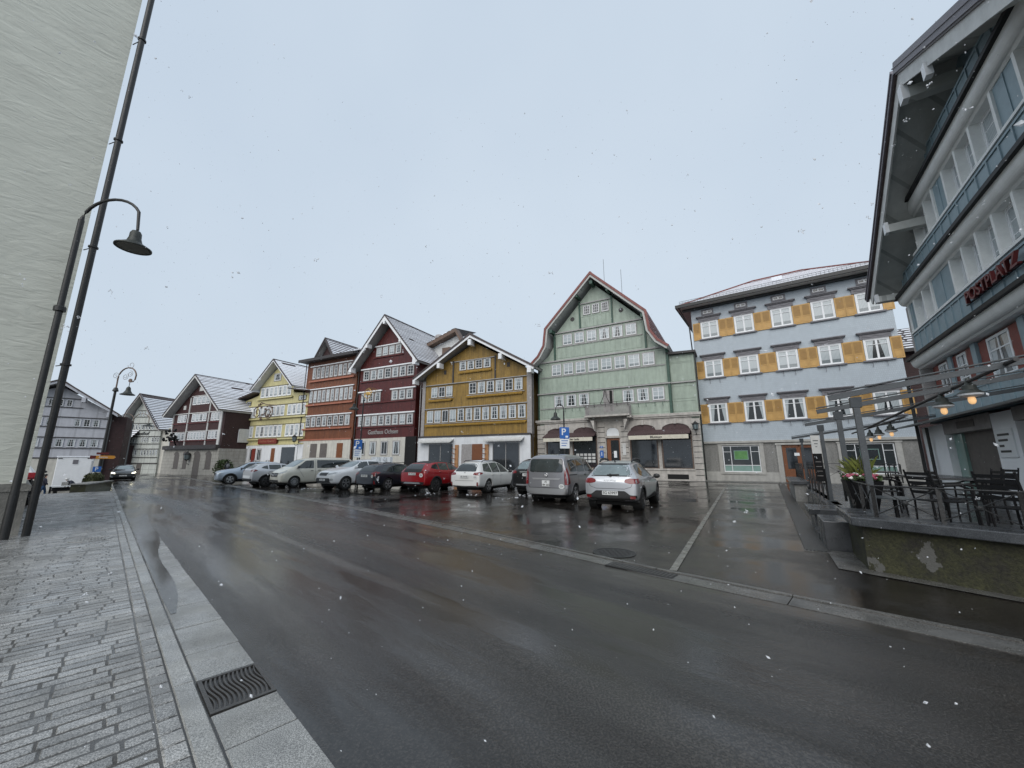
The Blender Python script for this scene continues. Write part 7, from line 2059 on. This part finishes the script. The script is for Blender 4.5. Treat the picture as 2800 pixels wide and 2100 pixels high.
def lamp(x, y, zh, label):
    t = troot('pergola_lamp', label, 'lamp', x, y, zh-.52, group=None)
    t.scale = (.82, .82, .9)
    b = MB(); b.lathe([(.03, .52), (.045, .45), (.06, .40), (.10, .38), (.11, .30), (.18, .24), (.185, .225), (.07, .22)], n=18); b.build('lamp_cap', 'lampshade', t, smooth=True)
    b = MB(); b.lathe([(.182, .222), (.17, .19), (.075, .16), (.05, .16)], n=18); b.build('lamp_reflector', 'white', t)
    b = MB(); b.lathe([(.02, .03), (.045, .05), (.058, .09), (.055, .13), (.045, .16)], n=14); b.build('bulb_glass', 'amber', t, smooth=True)
    return t
b = MB(); b.tube([(7.0, -2.5, 2.62), (16.4, -2.5, 2.88)], .03, 8); b.build('lamp_pipe', 'dark_trim', t)
b = MB(); b.tube([(1.5, -2.15, 2.72), (9.5, -2.15, 2.72)], .03, 8); b.build('lamp_pipe', 'dark_trim', t)
lamp(14.85, -2.5, 2.95, 'nearest pergola lamp with white reflector and lit amber bulb')
lamp(13.6, -2.5, 2.9, 'second pergola lamp from the camera, its amber bulb lit')
lamp(7.9, -2.15, 2.76, 'far pergola lamp nearest to the camera of the distant three')
lamp(6.3, -2.15, 2.74, 'middle lamp of the three distant pergola lamps')
lamp(5.0, -2.15, 2.72, 'farthest pergola lamp, left of the distant three')
# railings
def railing(label, pts, z0, h, n_each):
    t = troot('metal_railing', label, 'railing', 0, 0, 0)
    for (a, c), n in zip(zip(pts[:-1], pts[1:]), n_each):
        a3, c3 = Vector((*a, 0)), Vector((*c, 0))
        b = MB(); b.tube([a3+Vector((0, 0, z0+h)), c3+Vector((0, 0, z0+h))], .012, 6); b.build('top_rail', 'blackpipe', t)
        for i in range(n+1):
            p = a3.lerp(c3, i/n)
            MB().beam((p.x, p.y, z0), (p.x, p.y, z0+h), .014, .045).build('railing_post', 'blackpipe', t)
        for i in range(n):
            p, q = a3.lerp(c3, i/n), a3.lerp(c3, (i+1)/n)
            m_ = (p+q)/2
            b = MB()
            for u, v in ((p, q), (q, p)): b.tube([(u.x, u.y, z0+.03), (v.x, v.y, z0+h-.01)], .007, 5)
            b.blob((m_.x, m_.y, z0+h/2), .035, jit=.1)
            b.build('cross_brace', 'blackpipe', t)
    return t
railing('black railing with crossed braces along the coping of the mossy wall', [(13.9, -4.2), (16.5, -4.2), (17.1, -3.0), (20.0, 2.9)], .74, .44, (3, 2, 5))
railing('distant black railing with crossed braces at the far end of the terrace', [(3.6, -4.25), (-1.2, -4.25), (-1.2, -.8), (1.5, -.8)], TF+.1, .78, (5, 3, 3))
railing('black railing with crossed braces between the far pergola posts', [(10.9, -4.2), (5.5, -4.2)], TF, .82, (5,))
# planter with flowers
t = troot('flower_planter', 'tall tapered black planter at the terrace corner', 'planter', 14.55, -4.02, TF)
b = MB(); b.prismz([(-.14, -.12), (.14, -.12), (.14, .12), (-.14, .12)], -.0, .02)
b.add([(-.12, -.12, 0), (.12, -.12, 0), (.12, .12, 0), (-.12, .12, 0), (-.32, -.26, .68), (.32, -.26, .68), (.32, .26, .68), (-.32, .26, .68)], [(0, 1, 5, 4), (1, 2, 6, 5), (2, 3, 7, 6), (3, 0, 4, 7), (4, 5, 6, 7)]); b.build('pot', 'black', t)
def flowers(label, x, y, z, w, d, grass=True, n=70):
    f = troot('flower_arrangement', label, 'flowers', x, y, z)
    b = MB()
    for k in range(n*4):
        c = Vector((random.uniform(-w, w), random.uniform(-d, d), random.uniform(0, .1)))
        d1 = Vector((random.uniform(-1, 1), random.uniform(-1, 1), random.uniform(-.3, 1))).normalized()*.05; d2 = d1.cross(Vector((random.random(), random.random(), .3))).normalized()*.03
        b.quad(c-d1, c+d2, c+d1, c-d2)
    b.build('leaves', 'leaf', f, recalc=False)['kind'] = 'stuff'
    for m_, nm in (('pink', 'pink_blossoms'), ('petal', 'white_blossoms')):
        b = MB()
        for k in range(int(n*.8)):
            q = random.uniform(-w, w)
            if m_ == 'pink' and abs(q+.05) < .04: continue
            b.blob((q, random.uniform(-d, d), random.uniform(.04, .12)), random.uniform(.022, .042), sq=(1, 1, .7), jit=.3)
        b.build(nm, m_, f)['kind'] = 'stuff'
    if grass:
        b = MB()
        for k in range(90):
            a, L = random.uniform(0, 2*pi), random.uniform(.15, .42)
            p = Vector((random.uniform(-w*.7, w*.7), random.uniform(-d*.5, d*.5), .05)); s_ = Vector((cos(a), sin(a), 0))*random.uniform(.02, .14)
            pr = Vector((-sin(a), cos(a), 0))*.008
            b.add([p-pr, p+pr, p+s_+Vector((0, 0, L*.7))+pr, p+s_*2.2+Vector((0, 0, L)), p+s_+Vector((0, 0, L*.7))-pr], [(0, 1, 2, 3, 4)])
        b.build('grass_tuft', 'leafy', f, recalc=False)['kind'] = 'stuff'
        b = MB(); b.tube([(.12+.1*cos(pi*k/8), 0, .2+.22*sin(pi*k/8)) for k in range(9)], .006, 5); b.tube([(.12+.13*cos(pi*k/8), .05, .15+.2*sin(pi*k/8)) for k in range(9)], .006, 5); b.build('twig_arch', 'dark_trim', f)
    return f
flowers('pink and white flowers with yellow-green grass on the tall black planter', 14.55, -4.02, TF+.68, .30, .24)
t = troot('long_planter', 'long dark planter box by the hotel wall behind the chairs', 'planter', 14.9, -.9, TF); MB().box(-1.8, 2.2, -.2, .2, 0, .5).build('box', 'black', t)
flowers('cream and pink flowers in the long planter behind the chairs', 15.1, -.9, TF+.5, 1.7, .18, grass=False, n=160)
# banner sign on the third post
t = troot('menu_banner', 'narrow banner board, white above and black below, on the third pergola post', 'sign', 11.15, -4.3, 1.0, RD(18))
MB().box(-.012, .012, -.12, .08, .72, 1.2).build('white_panel', 'offwhite', t); MB().box(-.012, .012, -.12, .08, 0, .72).build('black_panel', 'black', t)
for k in range(4): MB().box(.013, .016, -.09, .04, .5-.12*k, .51-.12*k).build('text_line', 'panelgrey', t)
for k in range(3): MB().box(.013, .016, -.08+.02*k, .04-.02*k, 1.05-.08*k, 1.07-.08*k).build('text_line', 'galv', t)
# chairs and tables
def make_chair(label, x, y, rz):
    t = troot('terrace_chair', label, 'chair', x, y, TF, rz, 'black slatted metal chairs on the terrace')
    b = MB()
    for k in range(6): b.box(-.22, .22, -.20+k*.075, -.145+k*.075, .43, .445)
    b.build('seat', 'black', t)
    b = MB()
    for k in range(5): b.box(-.22, .22, .235+.012*k, .25+.012*k, .54+k*.07, .585+k*.07)
    b.build('backrest', 'black', t)
    for sx_ in (-1, 1):
        MB().tube([(sx_*.22, -.22, 0), (sx_*.22, -.20, .63)], .014, 6).build('leg', 'black', t)
        MB().tube([(sx_*.22, .24, 0), (sx_*.22, .22, .44), (sx_*.22, .30, .90)], .014, 6).build('leg', 'black', t)
        MB().tube([(sx_*.22, -.21, .62), (sx_*.23, -.05, .68), (sx_*.22, .22, .66)], .016, 6).build('armrest', 'black', t)
    return t
def dup(o, x, y, rz, label):
    r = o.copy(); COL.objects.link(r)
    wx, wy = hp(x, y); r.location = (wx, wy, TF); r.rotation_euler = (0, 0, HRZ+rz); r['label'] = label
    for ch in list(o.children):
        c_ = ch.copy(); COL.objects.link(c_); c_.parent = r
    return r
c0 = make_chair('black slatted chair with its back to the railing, by the round bistro table', 15.55, -3.25, RD(205))
for x, y, rz, lb in ((16.35, -2.75, 215, 'black slatted chair nearest the camera, at the right edge of the view'), (16.75, -2.2, 225, 'black slatted chair partly cut off at the right edge, behind the nearest one'),
                     (15.0, -2.9, 180, 'black slatted chair left of the round bistro table, facing the hotel'), (13.9, -2.4, 0, 'black slatted chair with curved armrest against the white hotel wall'),
                     (13.4, -3.5, 180, 'black slatted chair behind the flower planter'), (12.2, -3.3, 190, 'black slatted chair beside the long table, second beyond the planter'),
                     (12.3, -1.7, 10, 'black slatted chair on the hotel side of the long table'), (15.9, -1.8, 20, 'black slatted chair in front of the long flower box')):
    dup(c0, x, y, RD(rz), lb)
t = troot('bistro_table', 'small round dark bistro table with wet shining top near the railing', 'table', 15.3, -3.75, TF)
MB().lathe([(.01, .43), (.30, .43), (.30, .45), (.01, .45)], n=28).build('table_top', 'galv', t); MB().lathe([(.2, 0), (.2, .02), (.03, .04), (.025, .43)], n=12).build('pedestal', 'black', t)
t = troot('long_table', 'long dark rectangular terrace table with a wet pale top edge', 'table', 13.2, -2.7, TF)
MB().box(-1.2, 1.0, -.4, .4, .70, .74).build('table_top', 'table', t)
for x in (-1.1, .9):
    for y in (-.33, .33): MB().tube([(x, y, 0), (x, y, .7)], .02, 6).build('leg', 'black', t)
t = troot('far_table', 'square dark terrace table near the far pergola posts', 'table', 9.2, -2.9, TF)
MB().box(-.45, .45, -.4, .4, .70, .74).build('table_top', 'table', t)
for x in (-.4, .4):
    for y in (-.33, .33): MB().tube([(x, y, 0), (x, y, .7)], .02, 6).build('leg', 'black', t)

# ================================================================== FALLING SNOW
random.seed(3)
b = MB()
def flake(p, r):
    a = Vector((random.gauss(0, 1), random.gauss(0, 1), random.gauss(0, 1))).normalized()
    c_ = a.cross(Vector((random.random()+.1, random.random(), random.random()))).normalized(); d = a.cross(c_)
    e = random.uniform(.5, 1.0)
    P = [p+a*r*random.uniform(.7, 1.3), p+c_*r*e, p-a*r*random.uniform(.6, 1.5), p-c_*r*e*random.uniform(.6, 1.2), p+d*r*.6, p-d*r*.6]
    b.add(P, [(0, 1, 4), (1, 2, 4), (2, 3, 4), (3, 0, 4), (1, 0, 5), (2, 1, 5), (3, 2, 5), (0, 3, 5)])
for i in range(9500):
    d = 1.2+26*random.random()**.75
    az = random.uniform(-62, 62); x, y = d*sin(RD(az)), d*cos(RD(az))
    z = random.uniform(.05, min(17, 1.6+d*1.05))
    if Vector((x, y, z-1.55)).length < 1.3: continue
    flake(Vector((x, y, z)), random.choice((.0025, .003, .004, .005, .0075))*random.uniform(.7, 1.3)*(1+d*.03))
for i in range(60):
    d = random.uniform(2.5, 9); az = random.uniform(-55, 55)
    c0_ = Vector((d*sin(RD(az)), d*cos(RD(az)), random.uniform(.3, 1.5+d*.8)))
    for k in range(7): flake(c0_+Vector((random.gauss(0, .008), random.gauss(0, .008), random.gauss(0, .008))), .007)
m_, t_, p_ = new_mat('snowflake')
p_.inputs['Base Color'].default_value = (.85, .87, .9, 1); p_.inputs['Roughness'].default_value = .8; p_.inputs['Alpha'].default_value = .6
o = b.build('falling_snow', m_, recalc=False)
tag(o, 'snowflakes falling through the air over the street', 'snowfall', kind='stuff')
# slush lying by the parked cars
rt = MB()
for cx, cy, n_ in ((-.4, 17.2, 16), (-1.9, 18.6, 10), (-4.2, 19.8, 12), (-12.2, 24.0, 14), (.3, 18.6, 16), (-7.4, 21.2, 5), (-3.6, 19.2, 8)):
    for k in range(n_):
        x, y = cx+random.gauss(0, .35), cy+random.gauss(0, .3)
        if k % 2: rt.blob((x, y, g(x, y)+.012), random.uniform(.015, .055), sq=(1, 1, .25), jit=.4)
tag(rt.build('slush', 'snow', recalc=False), 'bits of white slush scattered on the asphalt behind the cars', 'slush', kind='stuff')
